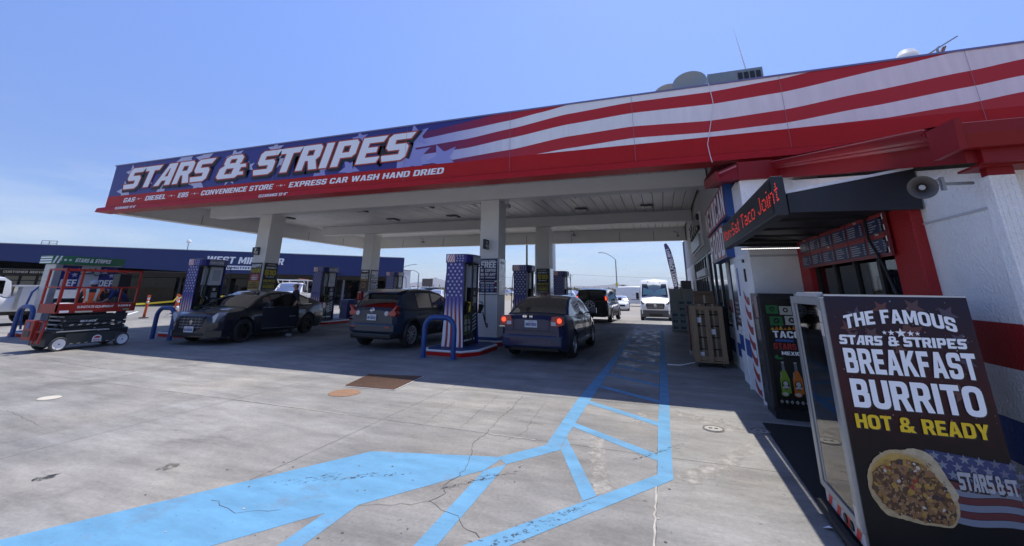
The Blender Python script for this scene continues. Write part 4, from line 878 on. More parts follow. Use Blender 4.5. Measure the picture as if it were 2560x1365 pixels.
# ------------------------------------------------------------------ pump islands, hoops
ISL = mat('island_blue', (0.018, 0.050, 0.15), 0.6, var=.2, vscale=4)
def island(label, x, y0, y1, group):
    t = thing('pump_island', label, 'pump island', (x, (y0+y1)/2, 0), 0, group); h = (y1-y0)/2; w_ = .72; c = .30
    P = [(-w_+c*.6, -h), (w_-c, -h), (w_, -h+c*1.5), (w_, h-c), (w_-c, h), (-w_+c, h), (-w_, h-c), (-w_, -h+c)]
    b = MB(); b.prism([(p[0], p[1], .0) for p in P], (0, 0, .085), RED); b.build('kerb', t)
    b = MB(); P2 = [(p[0]*1.012, p[1]*1.004) for p in P]; b.prism([(p[0], p[1], .0855) for p in P2], (0, 0, .052), WHITE); b.build('kerb_edge', t, bevel=.02)
    b = MB(); P3 = [(p[0]*.92, p[1]*.985) for p in P]; b.prism([(p[0], p[1], .1377) for p in P3], (0, 0, .008), ISL); b.build('top', t)
    return t
IG = 'pump islands under the canopy'
island('red and white kerbed pump island nearest the blue hoop by the dark blue saloon', -5.12, 9.72, 11.65, IG)
island('pump island round the white column with the coffee poster', -5.08, 12.0, 13.4, IG)
island('pump island just beyond the coffee poster column', -5.1, 15.2, 16.7, IG)
island('far pump island behind the column with the ten dollar poster', -5.1, 18.5, 22.3, IG)
island('pump island beside the parked black saloon', -15.1, 9.7, 11.6, IG)
island('pump island round the white column with the happy hour poster', -14.95, 12.0, 13.4, IG)
island('pump island in the middle of the left row', -14.9, 15.2, 17.3, IG)
island('far left pump island with the blue bin', -14.95, 18.5, 22.4, IG)
island('pump island under the silver wrapped green topped pump', -19.3, 7.9, 10.6, IG)
HB = mat('hoop_blue', (0.014, 0.060, 0.22), 0.35, var=.12, vscale=5)
def hoop(label, x, y, rz=0.0):
    t = thing('hoop_barrier', label, 'bollard', (x, y, 0), rz, 'blue hoop barriers'); r = .27; s = .40; H = .98
    pts = [(-s, 0, 0), (-s, 0, H-r-.06)] + [(-s+r-r*math.cos(a), 0, H-r-.06+r*math.sin(a)) for a in [math.pi/2*k/6 for k in range(1, 7)]]
    pts += [(-p[0], 0, p[2]) for p in pts[::-1]]
    b = MB(); b.tube(pts, .062, HB, 14); b.build('tube', t, 60); b = MB()
    for q in (-s, s): b.lathe([(0, .012), (.095, .012), (.10, .002)], (q, 0, 0), (0, 0, 1), HB, 16)
    b.build('foot_plate', t); return t
hoop('blue steel hoop in front of the nearest flag wrapped pump', -5.13, 9.36)
hoop('blue steel hoop in front of the black saloon at left', -14.68, 9.2)
hoop('blue steel hoop by the silver wrapped pump at far left', -18.95, 7.8)

# ------------------------------------------------------------------ flag wrapped pumps
PBLUE = mat('wrap_blue', (0.030, 0.028, 0.19), .35); PRED = grad('wrap_red', (.36, .03, .03), (.04, .03, .19), 2, .75, 1.25, .35); PWHT = grad('wrap_white', (.74, .73, .75), (.10, .09, .34), 2, .62, 1.30, .35)
PSTAR = mat('wrap_star', (.50, .50, .68), .4)
def make_pump(name='fuel_pump', head=PBLUE, wrapped=True):
    t = thing(name, 'flag wrapped fuel pump', 'fuel pump')
    b = MB(); b.box(-.25, -.44, 0, .25, .46, .98, DARK); b.box(-.24, -.40, .98, .24, -.28, 2.26, DARK); b.box(-.17, -.05, .98, .17, .44, 1.6, DARK); b.box(-.232, .0, 1.58, .232, .43, 2.26, mat('pump_grey', (.56, .58, .61), .4)); b.box(-.236, .07, 1.74, .236, .36, 2.14, mat('pump_display', (.40, .43, .47), .25)); b.box(-.16, -.28, .98, .16, -.05, 1.35, DARK); b.box(-.245, .435, .98, .245, .46, 2.26, BLACKP)
    b.build('body', t, bevel=.012)
    # flag panels at both ends, wider at the foot
    for sg in (-1, 1):
        b = MB(); y = -.4455*1 if sg < 0 else .4605
        pl = PL((0, y - (.03 if sg < 0 else -.03), 0), (1, 0, 0) if sg < 0 else (-1, 0, 0))
        prof = [(0.0, .315), (.3, .300), (.7, .278), (1.2, .262), (1.7, .262), (2.28, .270)]
        def hw(z): return lerp_curve(prof, z)
        zz = [2.28*i/24 for i in range(25)]; edge = [(-hw(z), z) for z in zz] + [(hw(z), z) for z in zz[::-1]]
        b.prism([pl.p(a, c, 0) for a, c in edge], -pl.n*.03, PBLUE)
        def wv(z): return .035*math.sin(z*2.6+.6)*max(0, 1-z/1.5)
        for k in range(9):
            vs = []; fs = []; m = PRED if k % 2 else PWHT; Z = [1.32*i/18 for i in range(19)]
            for z in Z:
                f = hw(z)*.97; a0 = -f + 2*f*k/9; a1 = -f + 2*f*(k+1)/9; w0 = wv(z) if 0 < k else 0; w1 = wv(z) if k < 8 else 0
                vs += [pl.p(a0+w0, z+.004, .003), pl.p(a1+w1, z+.004, .003)]
            b.add(vs, [(2*i, 2*i+1, 2*i+3, 2*i+2) for i in range(18)], m)
        for r in range(10):
            for c in range(4 if r % 2 == 0 else 3):
                q = -.195 + .13*c + (.065 if r % 2 else 0); b.star(pl, q, 1.37 + .095*r, .046, PSTAR, .004)
        b.build('flag_panel', t)
    # illuminated style header with curved ends over the card readers
    h = MB(); pts = []
    for k in range(9): a = -math.pi/2 + math.pi*k/8; pts.append((.26 + .14*math.cos(a), .02 + .50*math.sin(a)))
    P = pts + [(-p[0], p[1]) for p in pts[::-1]]
    h.prism([(p[0]*.97, p[1]*.98, 2.27) for p in P], (0, 0, .02), DARK); h.prism([(p[0], p[1], 2.29) for p in P], (0, 0, .215), head); h.prism([(p[0]*1.01, p[1]*1.01, 2.505) for p in P], (0, 0, .02), mat('header_cap', (.20, .20, .24), .4))
    pf = PL((0, -.482, 0), (1, 0, 0))
    h.prect(pf, -.262, 2.292, -.02, 2.503, LETW, .004)
    for k in range(4): a = -.262 + .065*k; h.ppoly(pf, [(a, 2.292), (a+.028, 2.292), (min(-.02, a+.12), 2.503), (min(-.02, a+.09), 2.503)], LETR, .007)
    for r in range(3):
        for c in range(3): h.star(pf, .04 + .085*c + (.02 if r % 2 else 0), 2.33 + .068*r, .032, PSTAR, .004)
    for sg in (1, -1):
        pc = PL((sg*.405, .02, 0), (0, sg, 0)); h.prect(pc, -.26, 2.31, .26, 2.49, mat('header_text_panel', (.26, .26, .29), .4) if head == PBLUE else head, .001)
        h.text(pc, 'STARS & STRIPES', 0, 2.35, .085, mat('header_lettering', (.62, .62, .66), .4), .004, .03, .2, align='C', fit=.48)
    h.build('header', t)
    for sg in (1, -1):
        b = MB(); o = (.17, .24)  # arch topped card reader
        arch = [(-.16, .92), (.16, .92), (.16, 1.48)] + [(.16*math.cos(a), 1.48 + .10*math.sin(a)) for a in [math.pi*k/8 for k in range(1, 8)]] + [(-.16, 1.48)]
        pl = PL((sg*.25, .20, 0), (0, sg, 0)); b.prism([pl.p(a, c, -.08) for a, c in arch], pl.n*.115, DARK); rd = b.build('card_reader', t, bevel=.01)
        b = MB(); b.prect(pl, -.10, 1.14, .11, 1.32, mat('reader_screen', (.30, .33, .34), .3), .040); b.prect(pl, -.07, 1.38, .03, 1.48, mat('reader_label', (.50, .50, .50), .5), .040); b.prect(pl, -.06, .97, .08, 1.09, mat('keypad', (.16, .16, .17), .5), .040); b.build('screen', rd)
        b = MB(); b.prect(pl, -.58, .06, .22, .86, mat('lower_graphic', (.013, .013, .02), .4), .004); b.prect(pl, -.56, .30, -.20, .84, mat('graphic_green', (.14, .20, .02), .4), .007)
        b.text(pl, 'STARS &', -.52, .58, .13, LETW, .010, .02, .2, fit=.50); b.text(pl, 'STRIPES', -.50, .40, .13, LETW, .010, .02, .2, fit=.50)
        for k in range(5): b.ppoly(pl, [(-.12, .34+.1*k), (.20, .44+.1*k), (.20, .48+.1*k), (-.12, .37+.1*k)], LETW, .012)
        b.prect(pl, -.52, .13, .16, .18, LETW, .007); b.build('graphic_panel', t)
        # nozzles in their holsters
        for q, m in ((-.40, LETY), (-.26, DARK), (.40, DARK)):
            b = MB(); P0 = pl.p(q, 1.02, .03); b.bar(pl.p(q, .84, .03), pl.p(q, 1.10, .05), .08, .09, DARK); b.bar(pl.p(q, .92, .06), pl.p(q, 1.08, .12), .075, .07, m); b.tube([pl.p(q, 1.08, .12), pl.p(q, 1.16, .10), pl.p(q, 1.18, .02)], .02, m if m != DARK else STEEL, 6); b.build('nozzle', t, bevel=.008)
        for q, m, lo, dx in ((-.42, mat('green_hose', (.01, .055, .03), .45), .16, .05), (-.46, DARK, .22, -.06), (.46, DARK, .42, .10)):
            b = MB(); pts = [pl.p(q*.8, 2.22, -.02), pl.p(q*.85, 2.20, .12), pl.p(q*.95, 1.7, .15), pl.p(q, 1.1, .16), pl.p(q+dx*.3, .6, .17), pl.p(q+dx, lo+.06, .17), pl.p(q+dx*1.8, lo, .17), pl.p(q+dx*2.4, lo+.10, .15), pl.p(q+dx*1.6, .55, .12), pl.p(q+dx*.6, .86, .08)]
            Q = []
            for i in range(len(pts)-1):
                p0, p1, p2, p3 = pts[max(i-1, 0)], pts[i], pts[i+1], pts[min(i+2, len(pts)-1)]
                for k in range(4):
                    s = k/4; Q.append(.5*((2*p1) + (p2-p0)*s + (2*p0-5*p1+4*p2-p3)*s*s + (3*p1-p0-3*p2+p3)*s**3))
            b.tube(Q + [pts[-1]], .016, m, 7); b.build('hose', t)
        b = MB(); b.tube([pl.p(-.38, 1.2, -.05), pl.p(-.38, 2.25, -.04)], .02, STEEL, 6); b.build('hose_mast', t)
    return t
PG = 'flag wrapped fuel pumps'
p0 = make_pump()
spots = [(-5.22, 10.71, 'nearest flag wrapped fuel pump behind the blue hoop beside the dark blue saloon'), (-15.2, 10.55, 'flag wrapped fuel pump behind the black saloon nose and blue hoop'),
         (-15.0, 16.0, 'flag wrapped fuel pump between the black saloon and the small dark crossover'), (-14.95, 21.5, 'far flag wrapped fuel pump showing over the small crossover roof'),
         (-5.12, 15.98, 'flag wrapped fuel pump behind the coffee poster column'), (-4.9, 21.5, 'farthest flag wrapped fuel pump right of the ten dollar poster column')]
for i, (x, y, lab) in enumerate(spots):
    p = p0 if i == 0 else copy_tree(p0)
    p.location = (x, y, .146); p.scale = (1, 1, .935); tag(p, lab, 'fuel pump', PG)
b = MB(); pl = PL((0, -.09, 0), (1, 0, 0))

# diesel exhaust fluid pump wrapped in silver sheet with a green header
dp = thing('diesel_pump', 'silver wrapped diesel pump with a long green header at far left', 'fuel pump', (-19.2, 9.0, .146))
FOIL = mat('silver_wrap', (.46, .47, .50), .28, .55, bump=1.0, bscale=9, var=.12, vscale=4)
b = MB(); b.box(-.30, -.86, 0, .30, -.66, 2.12, FOIL); b.box(-.24, -.62, .10, .24, .9, 1.0, DARK); b.box(-.18, -.60, 1.28, .18, .9, 2.1, mat('pump_grey', (.42,) * 3)); b.box(-.2, -.66, .0, .2, -.62, 2.1, DARK); b.box(-.22, .6, 1.0, .22, .9, 1.3, DARK); b.build('body', dp, bevel=.02)
for y0, y1 in ((-.62, -.12), (.42, .92)):
    b = MB(); pl = PL((.185, 0, 0), (0, 1, 0)); b.box(.181, y0, 1.3, .19, y1, 2.08, PBLUE); pl = PL((.19, 0, 0), (0, 1, 0)); b.text(pl, 'DEF', (y0+y1)/2, 1.40, .22, LETW, .004, .04, align='C', fit=.42)
    b.star(pl, y0+.14, 1.9, .12, PSTAR, .003, .3); b.star(pl, y0+.36, 1.78, .10, PSTAR, .003, .1); b.build('side_panel', dp)
GRN = mat('header_green', (.03, .17, .07), .4); b = MB()
P = [(-.35, -1.0), (.35, -1.0), (.44, -.5), (.48, .0), (.44, .5), (.35, 1.0), (-.35, 1.0)]
b.prism([(x, y, 2.12) for x, y in P], (0, 0, .26), GRN); pl = PL((.487, 0, 0), (0, 1, 0)); b.text(pl, 'STARS & STRIPES', -.0, 2.19, .13, LETW, .002, .03, .2, align='C', fit=.98)
pl = PL((0, -1.003, 0), (1, 0, 0))
for k in range(3): b.prect(pl, -.34, 2.14+.08*k, .34, 2.18+.08*k, LETW, .003)
pl = PL((.352, -1.0, 0), (.09, .5, 0))
for k in range(3): b.star(pl, .18+.12*k, 2.25, .05, LETW, .008)
for k in range(2): b.ppoly(pl, [(.01+.1*k, 2.13), (.06+.1*k, 2.13), (.12+.1*k, 2.37), (.07+.1*k, 2.37)], LETW, .008)
b.build('header', dp)
b = MB()
for k in range(3):
    y = -.35+.3*k; b.tube([(.2, y-.15, 2.0), (.34, y, 1.86-.05*k), (.36, y+.2, 1.80), (.34, y+.5, 1.86), (.2, y+.62, 2.02)], .018, DARK if k != 1 else STEEL, 6)
b.build('hose', dp); b = MB(); b.tube([(-.3, -.75, 1.5), (-.36, -.95, 1.2), (-.40, -1.02, .5), (-.38, -.95, .05)], .03, BLUE, 7); b.build('blue_pipe', dp)

# number signs, posters, extinguishers, bins by the columns
def flag_number(label, pl_o, ux, txt):
    t = thing('number_sign', label, 'sign', pl_o, 0); pl = PL((0, 0, 0), ux); n = pl.n
    b = MB(); b.prism([pl.p(-.17, -.15, 0), pl.p(.17, -.15, 0), pl.p(.17, .15, 0), pl.p(-.17, .15, 0)], n*.06, DARK); b.text(pl, txt, -.04, -.07, .17, LETW, .063, .05, .2, align='C')
    for k in range(3): b.ppoly(pl, [(-.02, -.13+.04*k), (.15, -.10+.04*k), (.15, -.085+.04*k), (-.02, -.115+.04*k)], LETW, .062)
    b.build('plate', t); return t
flag_number('black flag sign with number 7 on the left column', (-15.08, 12.262, 2.95), (1, 0, 0), '7')
flag_number('black flag sign seen edge on at the coffee poster column', (-5.16, 12.09, 2.95), (0, 1, 0), '2')
def poster(label, x, y, z, ux, w_, h, fn, bg):
    t = thing('column_poster', label, 'poster', (x, y, z)); pl = PL((0, 0, 0), ux); b = MB()
    b.prism([pl.p(-w_/2, 0, 0), pl.p(w_/2, 0, 0), pl.p(w_/2, h, 0), pl.p(-w_/2, h, 0)], pl.n*.012, bg); pl = PL(pl.n*.012, ux); fn(b, pl, w_, h); b.build('board', t)
PBK = mat('poster_black', (.014, .014, .018), .4); PNV = mat('poster_navy', (.016, .022, .09), .4); PMUST = mat('poster_mustard', (.42, .26, .03), .45); PREDB = mat('poster_red', (.36, .03, .03), .45)
YEL2 = mat('poster_yellow', (.50, .42, .02), .5)
def ten(b, pl, w_, h):
    b.text(pl, 'STARS & STRIPES', 0, h*.92, .03, LETW, .003, .02, .1, 'C', w_*.6); b.text(pl, 'STARTING AT', 0, h*.80, .07, LETW, .003, .02, .15, 'C', w_*.72); b.text(pl, '$10', 0, h*.57, .20, YEL2, .003, .06, 0, 'C', w_*.82)
    b.text(pl, 'PER MONTH', 0, h*.50, .03, LETW, .003, .01, 0, 'C', w_*.6); b.text(pl, 'UNLIMITED', 0, h*.33, .10, YEL2, .003, .03, 0, 'C', w_*.86); b.prect(pl, -w_*.43, h*.265, w_*.43, h*.28, YEL2, .003); b.text(pl, 'WASHES', 0, h*.12, .13, YEL2, .003, .03, 0, 'C', w_*.84); b.text(pl, 'NEW MEMBERS ONLY', 0, h*.04, .035, LETW, .003, .01, 0, 'C', w_*.86)
def happy(b, pl, w_, h):
    b.prect(pl, -w_/2, h*.37, w_/2, h*.62, PREDB, .002); b.prect(pl, -w_/2, 0, w_/2, h*.37, PMUST, .002); b.text(pl, 'HAPPY', 0, h*.83, .13, LETW, .004, .04, .1, 'C', w_*.86); b.text(pl, 'HOUR!', 0, h*.66, .14, YEL2, .004, .05, .1, 'C', w_*.9)
    b.text(pl, '4 PM - 6 PM', 0, h*.54, .04, LETW, .004, .01, 0, 'C', w_*.5); b.text(pl, 'MONDAY', 0, h*.46, .06, LETW, .004, .02, .1, 'C', w_*.66); b.text(pl, 'FRIDAY', 0, h*.40, .05, LETW, .004, .02, .1, 'C', w_*.6)
    b.text(pl, 'LOWEST', 0, h*.21, .07, PBK, .004, .02, 0, 'C', w_*.8); b.text(pl, 'GAS PRICES', 0, h*.12, .07, PBK, .004, .02, 0, 'C', w_*.84); b.text(pl, 'SAN DIEGO', 0, h*.03, .055, LETW, .004, .02, 0, 'C', w_*.8)
    for k in range(5): b.prect(pl, -.16+.065*k, h*.30, -.115+.065*k, h*.32+.012*(2-abs(k-2)), PBK, .004)
def coffee(b, pl, w_, h):
    b.text(pl, 'STARS & STRIPES', 0, h*.92, .035, LETW, .003, .01, .1, 'C', w_*.8); b.text(pl, 'FREE', 0, h*.74, .19, LETW, .003, .05, .12, 'C', w_*.86); b.text(pl, "16' COFFEE", 0, h*.63, .085, LETW, .003, .03, .12, 'C', w_*.86); b.text(pl, 'WITH ANY', 0, h*.52, .085, LETW, .003, .03, .12, 'C', w_*.86); b.text(pl, 'FUEL PURCHASE', 0, h*.45, .045, LETW, .003, .02, .12, 'C', w_*.82)
    for k in range(5): b.prect(pl, -w_/2, .02+h*.082*k, w_/2, .02+h*.082*k+h*.041, PREDB if k % 2 else LETW, .002)
    b.prect(pl, -w_*.44, h*.06, w_*.38, h*.38, PNV, .004)
    for k in range(3):
        c = -w_*.26 + w_*.25*k; b.ppoly(pl, [(c-.05, h*.07), (c+.05, h*.07), (c+.08, h*.31), (c-.08, h*.31)], mat('cup_blue', (.06, .09, .22), .4), .006); b.prect(pl, c-.085, h*.31, c+.085, h*.335, LETW, .007); b.prect(pl, c-.06, h*.17, c+.06, h*.22, mat('cup_band', (.4, .42, .5), .4), .008)
        for q in (-.03, .03): b.star(pl, c+q, h*.26, .025, LETW, .008); b.star(pl, c+q*.6, h*.12, .02, LETW, .008)
def burrito_small(b, pl, w_, h):
    b.disc(pl, 0, h*.93, w_*.40, LETW, .002, 16, .03); b.text(pl, 'BREAKFAST', 0, h*.70, .12, LETW, .003, .03, 0, 'C', w_*.8); b.text(pl, 'BURRITO', 0, h*.57, .12, LETW, .003, .03, 0, 'C', w_*.8); b.text(pl, 'HOT & READY', 0, h*.49, .06, LETY, .003, .02, 0, 'C', w_*.76)
    b.disc(pl, -.04, h*.27, w_*.28, mat('tortilla_print', (.38, .26, .10), .6), .003, 18, h*.13); b.disc(pl, -.05, h*.27, w_*.20, mat('filling_print', (.18, .08, .03), .6), .006, 14, h*.09)
X_, Z_ = .555, 1.10
poster('yellow and red happy hour poster on the left column', -14.92, 12.256, 1.40, (1, 0, 0), X_, Z_, happy, PBK)
poster('black ten dollar poster on the left column beside the happy hour poster', -14.566, 12.60, 1.40, (0, 1, 0), .62, Z_, ten, PBK)
poster('blue free coffee poster on the front column', -5.10, 12.256, 1.42, (1, 0, 0), .60, Z_, coffee, PNV)
poster('blank silver panel on the side of the coffee poster column', -4.766, 12.60, 1.42, (0, 1, 0), .60, Z_, lambda b, pl, w_, h: (b.prect(pl, -.29, .02, .29, h-.02, SILVER, .003), b.text(pl, 'NOTICE', 0, h*.86, .07, mat('etched', (.45, .45, .46), .4), .005, .01, 0, 'C', .4)), SILVER)
poster('black ten dollar poster on the far right column', -5.10, 18.736, 1.42, (1, 0, 0), .60, Z_, ten, PBK)
poster('silver panel round the corner of the far right column', -4.766, 19.08, 1.42, (0, 1, 0), .60, Z_, lambda b, pl, w_, h: b.prect(pl, -.29, .02, .29, h-.02, SILVER, .003), SILVER)
poster('small breakfast burrito poster on the far left column', -14.92, 18.736, 1.42, (1, 0, 0), .56, Z_, burrito_small, mat('poster_brown', (.045, .018, .012), .4))
poster('blue free coffee poster on the side of the far left column', -14.566, 19.08, 1.42, (0, 1, 0), .62, Z_, coffee, PNV)
def extinguisher(label, x, y):
    t = thing('extinguisher_box', label, 'fire extinguisher', (x, y, .95)); b = MB(); b.box(-.14, -.16, 0, .14, 0, .46, RED); b.build('case', t, bevel=.015); b = MB(); pl = PL((0, -.16, 0), (1, 0, 0)); b.prect(pl, -.10, .06, .10, .40, mat('case_window', (.20, .03, .03), .2), .003); b.text(pl, 'FIRE', 0, .38, .05, LETW, .006, .02, 0, 'C', .18)
    b.lathe([(0, .05), (.045, .06), (.045, .28), (.02, .33), (0, .34)], (0, -.168, 0), (0, 0, 1), LETR, 12); b.build('window', t)
extinguisher('red fire extinguisher box low on the far left column', -15.02, 18.74); extinguisher('red fire extinguisher box under the far ten dollar poster', -5.02, 18.74)
t = thing('rubbish_bin', 'square blue waste bin beside the far left column', 'bin', (-15.65, 18.5, 0)); b = MB(); b.prism([(-.24, -.26, .0), (.24, -.26, 0), (.24, .26, 0), (-.24, .26, 0)], (0, 0, .80), mat('bin_blue', (.010, .022, .13), .4)); b.build('bin_body', t, bevel=.03)
b = MB(); b.box(-.28, -.30, .80, .28, .30, .98, mat('bin_lid', (.016, .035, .20), .4)); b.box(-.18, -.305, .84, .18, -.30, .93, DARK); b.build('lid', t, bevel=.04)
# ------------------------------------------------------------------ vehicles
CGL = glass('tinted_car_glass', (.05, .055, .06), .5); CGLC = glass('clear_car_glass', (.42, .46, .45), .9)
CHROME = mat('chrome', (.75, .75, .76), .12, 1.0); TRIM = mat('black_trim', (.012, .012, .013), .5)
BRK = mat('brake_lamp_lit', (1.0, .06, .02), .3, emit=2.2); TAIL = mat('tail_lamp_red', (.34, .012, .012), .15, coat=.8); HEAD = mat('lamp_lens_clear', (.45, .47, .50), .12, coat=1.0); AMB = mat('amber_lens', (.6, .22, .02), .2)
PLATEM = mat('number_plate', (.62, .64, .66), .4); PLTX = mat('plate_lettering', (.02, .03, .16), .5)
def carpaint(name, rgb, fl=0.0): return mat(name, rgb, .32, .0, coat=.85, spec=.2, rvar=.06, vscale=3)
def make_wheel(root, x, y, r, w_, side, spokes, rimm, rimr=.66):
    t = MB(); ax = (side, 0, 0)
    t.lathe([(r*.60, -w_*.42), (r*.93, -w_*.5), (r, -w_*.34), (r, w_*.34), (r*.93, w_*.5), (r*rimr, w_*.47), (r*rimr, w_*.30)], (x, y, r), ax, RUBBER, 28)
    t.lathe([(0, -w_*.1), (r*rimr, -w_*.1)], (x, y, r), ax, TRIM, 20)
    tw = t.build('wheel', root)
    b = MB(); b.lathe([(r*rimr*.99, w_*.28), (r*rimr, w_*.44), (r*rimr*.93, w_*.45), (r*rimr*.90, w_*.2)], (x, y, r), ax, rimm, 24)
    if spokes == 0: b.lathe([(0, w_*.40), (r*.28, w_*.40), (r*.30, w_*.30), (r*rimr*.92, w_*.38)], (x, y, r), ax, rimm, 24)
    else:
        for k in range(spokes):
            a = 2*math.pi*k/spokes; d = Vector((0, math.cos(a), math.sin(a))); o = Vector((x + side*w_*.34, y, r)); b.bar(o + d*r*.06, o + d*r*rimr*.93, .05 if spokes < 7 else .032, .03, rimm, up=(1, 0, 0))
        b.lathe([(0, w_*.44), (r*.13, w_*.42), (r*.15, w_*.25)], (x, y, r), ax, rimm, 14)
    b.build('rim', tw)
def make_car(name, label, cat, S, loc, rz, group=None):
    root = thing(name, label, cat, loc, rz, group); paint = S['paint']; hw = S['w']/2; wb_ = S['wb']/2; yr, yf = -wb_-S['ro'], wb_+S['fo']; Ra = S['r']*1.13; r = S['r']
    top = S['top']      # (y, z) of hood / belt / deck along the centre
    zb0 = S.get('zb', .20); plan = S.get('plan', [(yr, .80), (yr+.10, .90), (yr+.35, .965), (yr+.9, 1.0), (yf-1.0, 1.0), (yf-.45, .95), (yf-.18, .86), (yf, .68)])
    ys = set([yr, yr+.04, yr+.10, yr+.22, yr+.35, yf, yf-.03, yf-.08, yf-.18, yf-.3, yf-.45, 0])
    for a, _ in top: ys.add(a)
    for yw in (-wb_, wb_):
        for k in (-1.02, -1.0, -.96, -.85, -.65, -.35, 0, .35, .65, .85, .96, 1.0, 1.02): ys.add(yw + Ra*k)
    n_ = 26
    for i in range(n_): ys.add(yr + (yf-yr)*(i+.5)/n_)
    ys = sorted(y for y in ys if yr <= y <= yf); q = [ys[0]]
    for y in ys[1:]:
        if y - q[-1] > .012: q.append(y)
    ys = q
    def prof(y):
        zt = lerp_curve(top, y); f = lerp_curve(plan, y); h = hw*f; zb = zb0
        if y < yr+.25: zb += S.get('rlift', .10)*(1-(y-yr)/.25)
        if y > yf-.3: zb += S.get('flift', .06)*(1-(yf-y)/.3)
        for yw in (-wb_, wb_):
            d = abs(y-yw)
            if d < Ra: zb = max(zb, r + math.sqrt(max(0, Ra*Ra-d*d))*.97)
        H = zt - zb0; P = [(h*.93, zb), (h*.985, max(zb+.015, zb0+.14)), (h, max(zb+.03, zb0+H*.42)), (h*.992, max(zb+.045, zb0+H*.62)), (h*.965, max(zb+.06, zb0+H*.84)), (h*.92, max(zb+.07, zb0+H*.94)), (h*.80, zt-.004), (h*.4, zt+.018), (0, zt+.026)]
        return P
    secs = [prof(y) for y in ys]; m_ = len(secs[0]); vs = []; 
    for y, P in zip(ys, secs):
        for x, z in P: vs.append((x, y, z))
        for x, z in P[-2::-1]: vs.append((-x, y, z))
    W = 2*m_-1; b = MB(); lowm = S.get('low', paint); fl = {}
    for i in range(len(ys)-1):
        for k in range(W-1):
            side = min(k, W-2-k)
            mm = lowm if side == 0 else paint
            fl.setdefault(mm, []).append((i*W+k, i*W+k+1, (i+1)*W+k+1, (i+1)*W+k))
    fl.setdefault(paint, []).append(tuple(range(W))); fl[paint].append(tuple((len(ys)-1)*W+k for k in range(W))[::-1])
    base = len(b.v); b.v += vs
    for mm, ff in fl.items():
        k = b.mi(mm)
        for f in ff: b.f.append(tuple(base+i for i in f)); b.m.append(k); b.smooth.append(True)
    # dark floor and wheel wells
    b.box(-hw*.70, yr+.25, zb0, hw*.70, yf-.3, zb0+.25, TRIM)
    for yw in (-wb_, wb_): b.box(-hw*.72, yw-Ra, zb0+.02, hw*.72, yw+Ra, min(r*2.05, lerp_curve(top, yw)-.08), TRIM)
    # greenhouse
    gp = S['roof']; hb = hw*S.get('gb', .93); hr = hw*S.get('gr', .72); gy0, gy1 = gp[0][0], gp[-1][0]
    zr = max(z for _, z in gp)
    st_ = set(y for y, _ in gp)
    for a, c in S['win']: st_.update((a, c))
    st_.update(S['ws']); st_.update(S['rw'])
    for i in range(30): st_.add(gy0 + (gy1-gy0)*(i+.5)/30)
    st_ = sorted(st_); q = [st_[0]]
    for y in st_[1:]:
        if y-q[-1] > .01 and gy0 <= y <= gy1: q.append(y)
    st_ = q
    def gsec(y):
        zc = lerp_curve(gp, y); zbelt = lerp_curve(top, y)-.03; zbelt = min(zbelt, zc-.005); f = max(0, min(1, (zc-zbelt)/(zr-zbelt+1e-6))); pf = min(1, lerp_curve(plan, y)+.02)
        wt = (hb + (hr-hb)*f**1.1)*pf; wb2 = hb*pf; P = []
        for s in (0, .10, .86, 1.0):
            s2 = s; bulge = .012*math.sin(math.pi*s2)*f; P.append((wb2 + (wt-wb2)*s2 + bulge, zbelt + (zc-.035*f-zbelt)*s2))
        P += [(wt*.90, zc-.006), (wt*.5, zc+.016), (0, zc+.024)]
        return P
    G = [gsec(y) for y in st_]; Wn = 13; vg = []
    for y, P in zip(st_, G):
        for x, z in P: vg.append((x, y, z))
        for x, z in P[-2::-1]: vg.append((-x, y, z))
    parts = {'paint': [], 'windscreen': [], 'rear_window': [], 'win_r': [], 'win_l': []}
    def inside(sp, a, c): return sp[0]-1e-4 <= a and c <= sp[1]+1e-4
    for i in range(len(st_)-1):
        a, c = st_[i], st_[i+1]
        for k in range(Wn-1):
            f = (i*Wn+k, i*Wn+k+1, (i+1)*Wn+k+1, (i+1)*Wn+k); key = 'paint'; s = min(k, Wn-2-k)
            if s == 1 and any(inside(w2, a, c) for w2 in S['win']): key = 'win_r' if k < 6 else 'win_l'
            if s >= 4 and inside(S['ws'], a, c): key = 'windscreen'
            if s >= 4 and inside(S['rw'], a, c): key = 'rear_window'
            parts[key].append(f)
    rm = S.get('roofm', paint); base = len(b.v); b.v += vg; k = b.mi(rm)
    for f in parts['paint']: b.f.append(tuple(base+i for i in f)); b.m.append(k); b.smooth.append(True)
    if S.get('endcap'):
        b.add([vg[i] for i in range(Wn)], [tuple(range(Wn))], rm)
    b.build('body', root, 38)
    g = S.get('glass', CGL)
    for key, nm in (('windscreen', 'windscreen'), ('rear_window', 'rear_window'), ('win_r', 'side_window'), ('win_l', 'side_window')):
        if parts[key]:
            o = MB(); used = sorted({i for f in parts[key] for i in f}); mp_ = {i: j for j, i in enumerate(used)}
            o.add([vg[i] for i in used], [tuple(mp_[i] for i in f) for f in parts[key]], g, True); o.build(nm, root)
    for sx in (-1, 1):
        for yw in (-wb_, wb_): make_wheel(root, sx*(hw-.105), yw, r, .205, sx, S.get('spokes', 5), S.get('rim', SILVER), S.get('rimr', .66))
    # seats
    if S.get('seats', 1):
        b = MB(); SM = mat('seat_fabric', (.16, .15, .145), .9)
        for sx in (-.36, .36):
            for yy in ((.25, -.75) if S['w'] > 1.6 else (.25,)):
                z0 = lerp_curve(top, yy); b.box(sx-.22, yy-.12, .45, sx+.22, yy, z0-.02, SM); b.box(sx-.12, yy-.12, z0, sx+.12, yy-.04, z0+.17, SM)
        b.build('seat', root, bevel=.03)
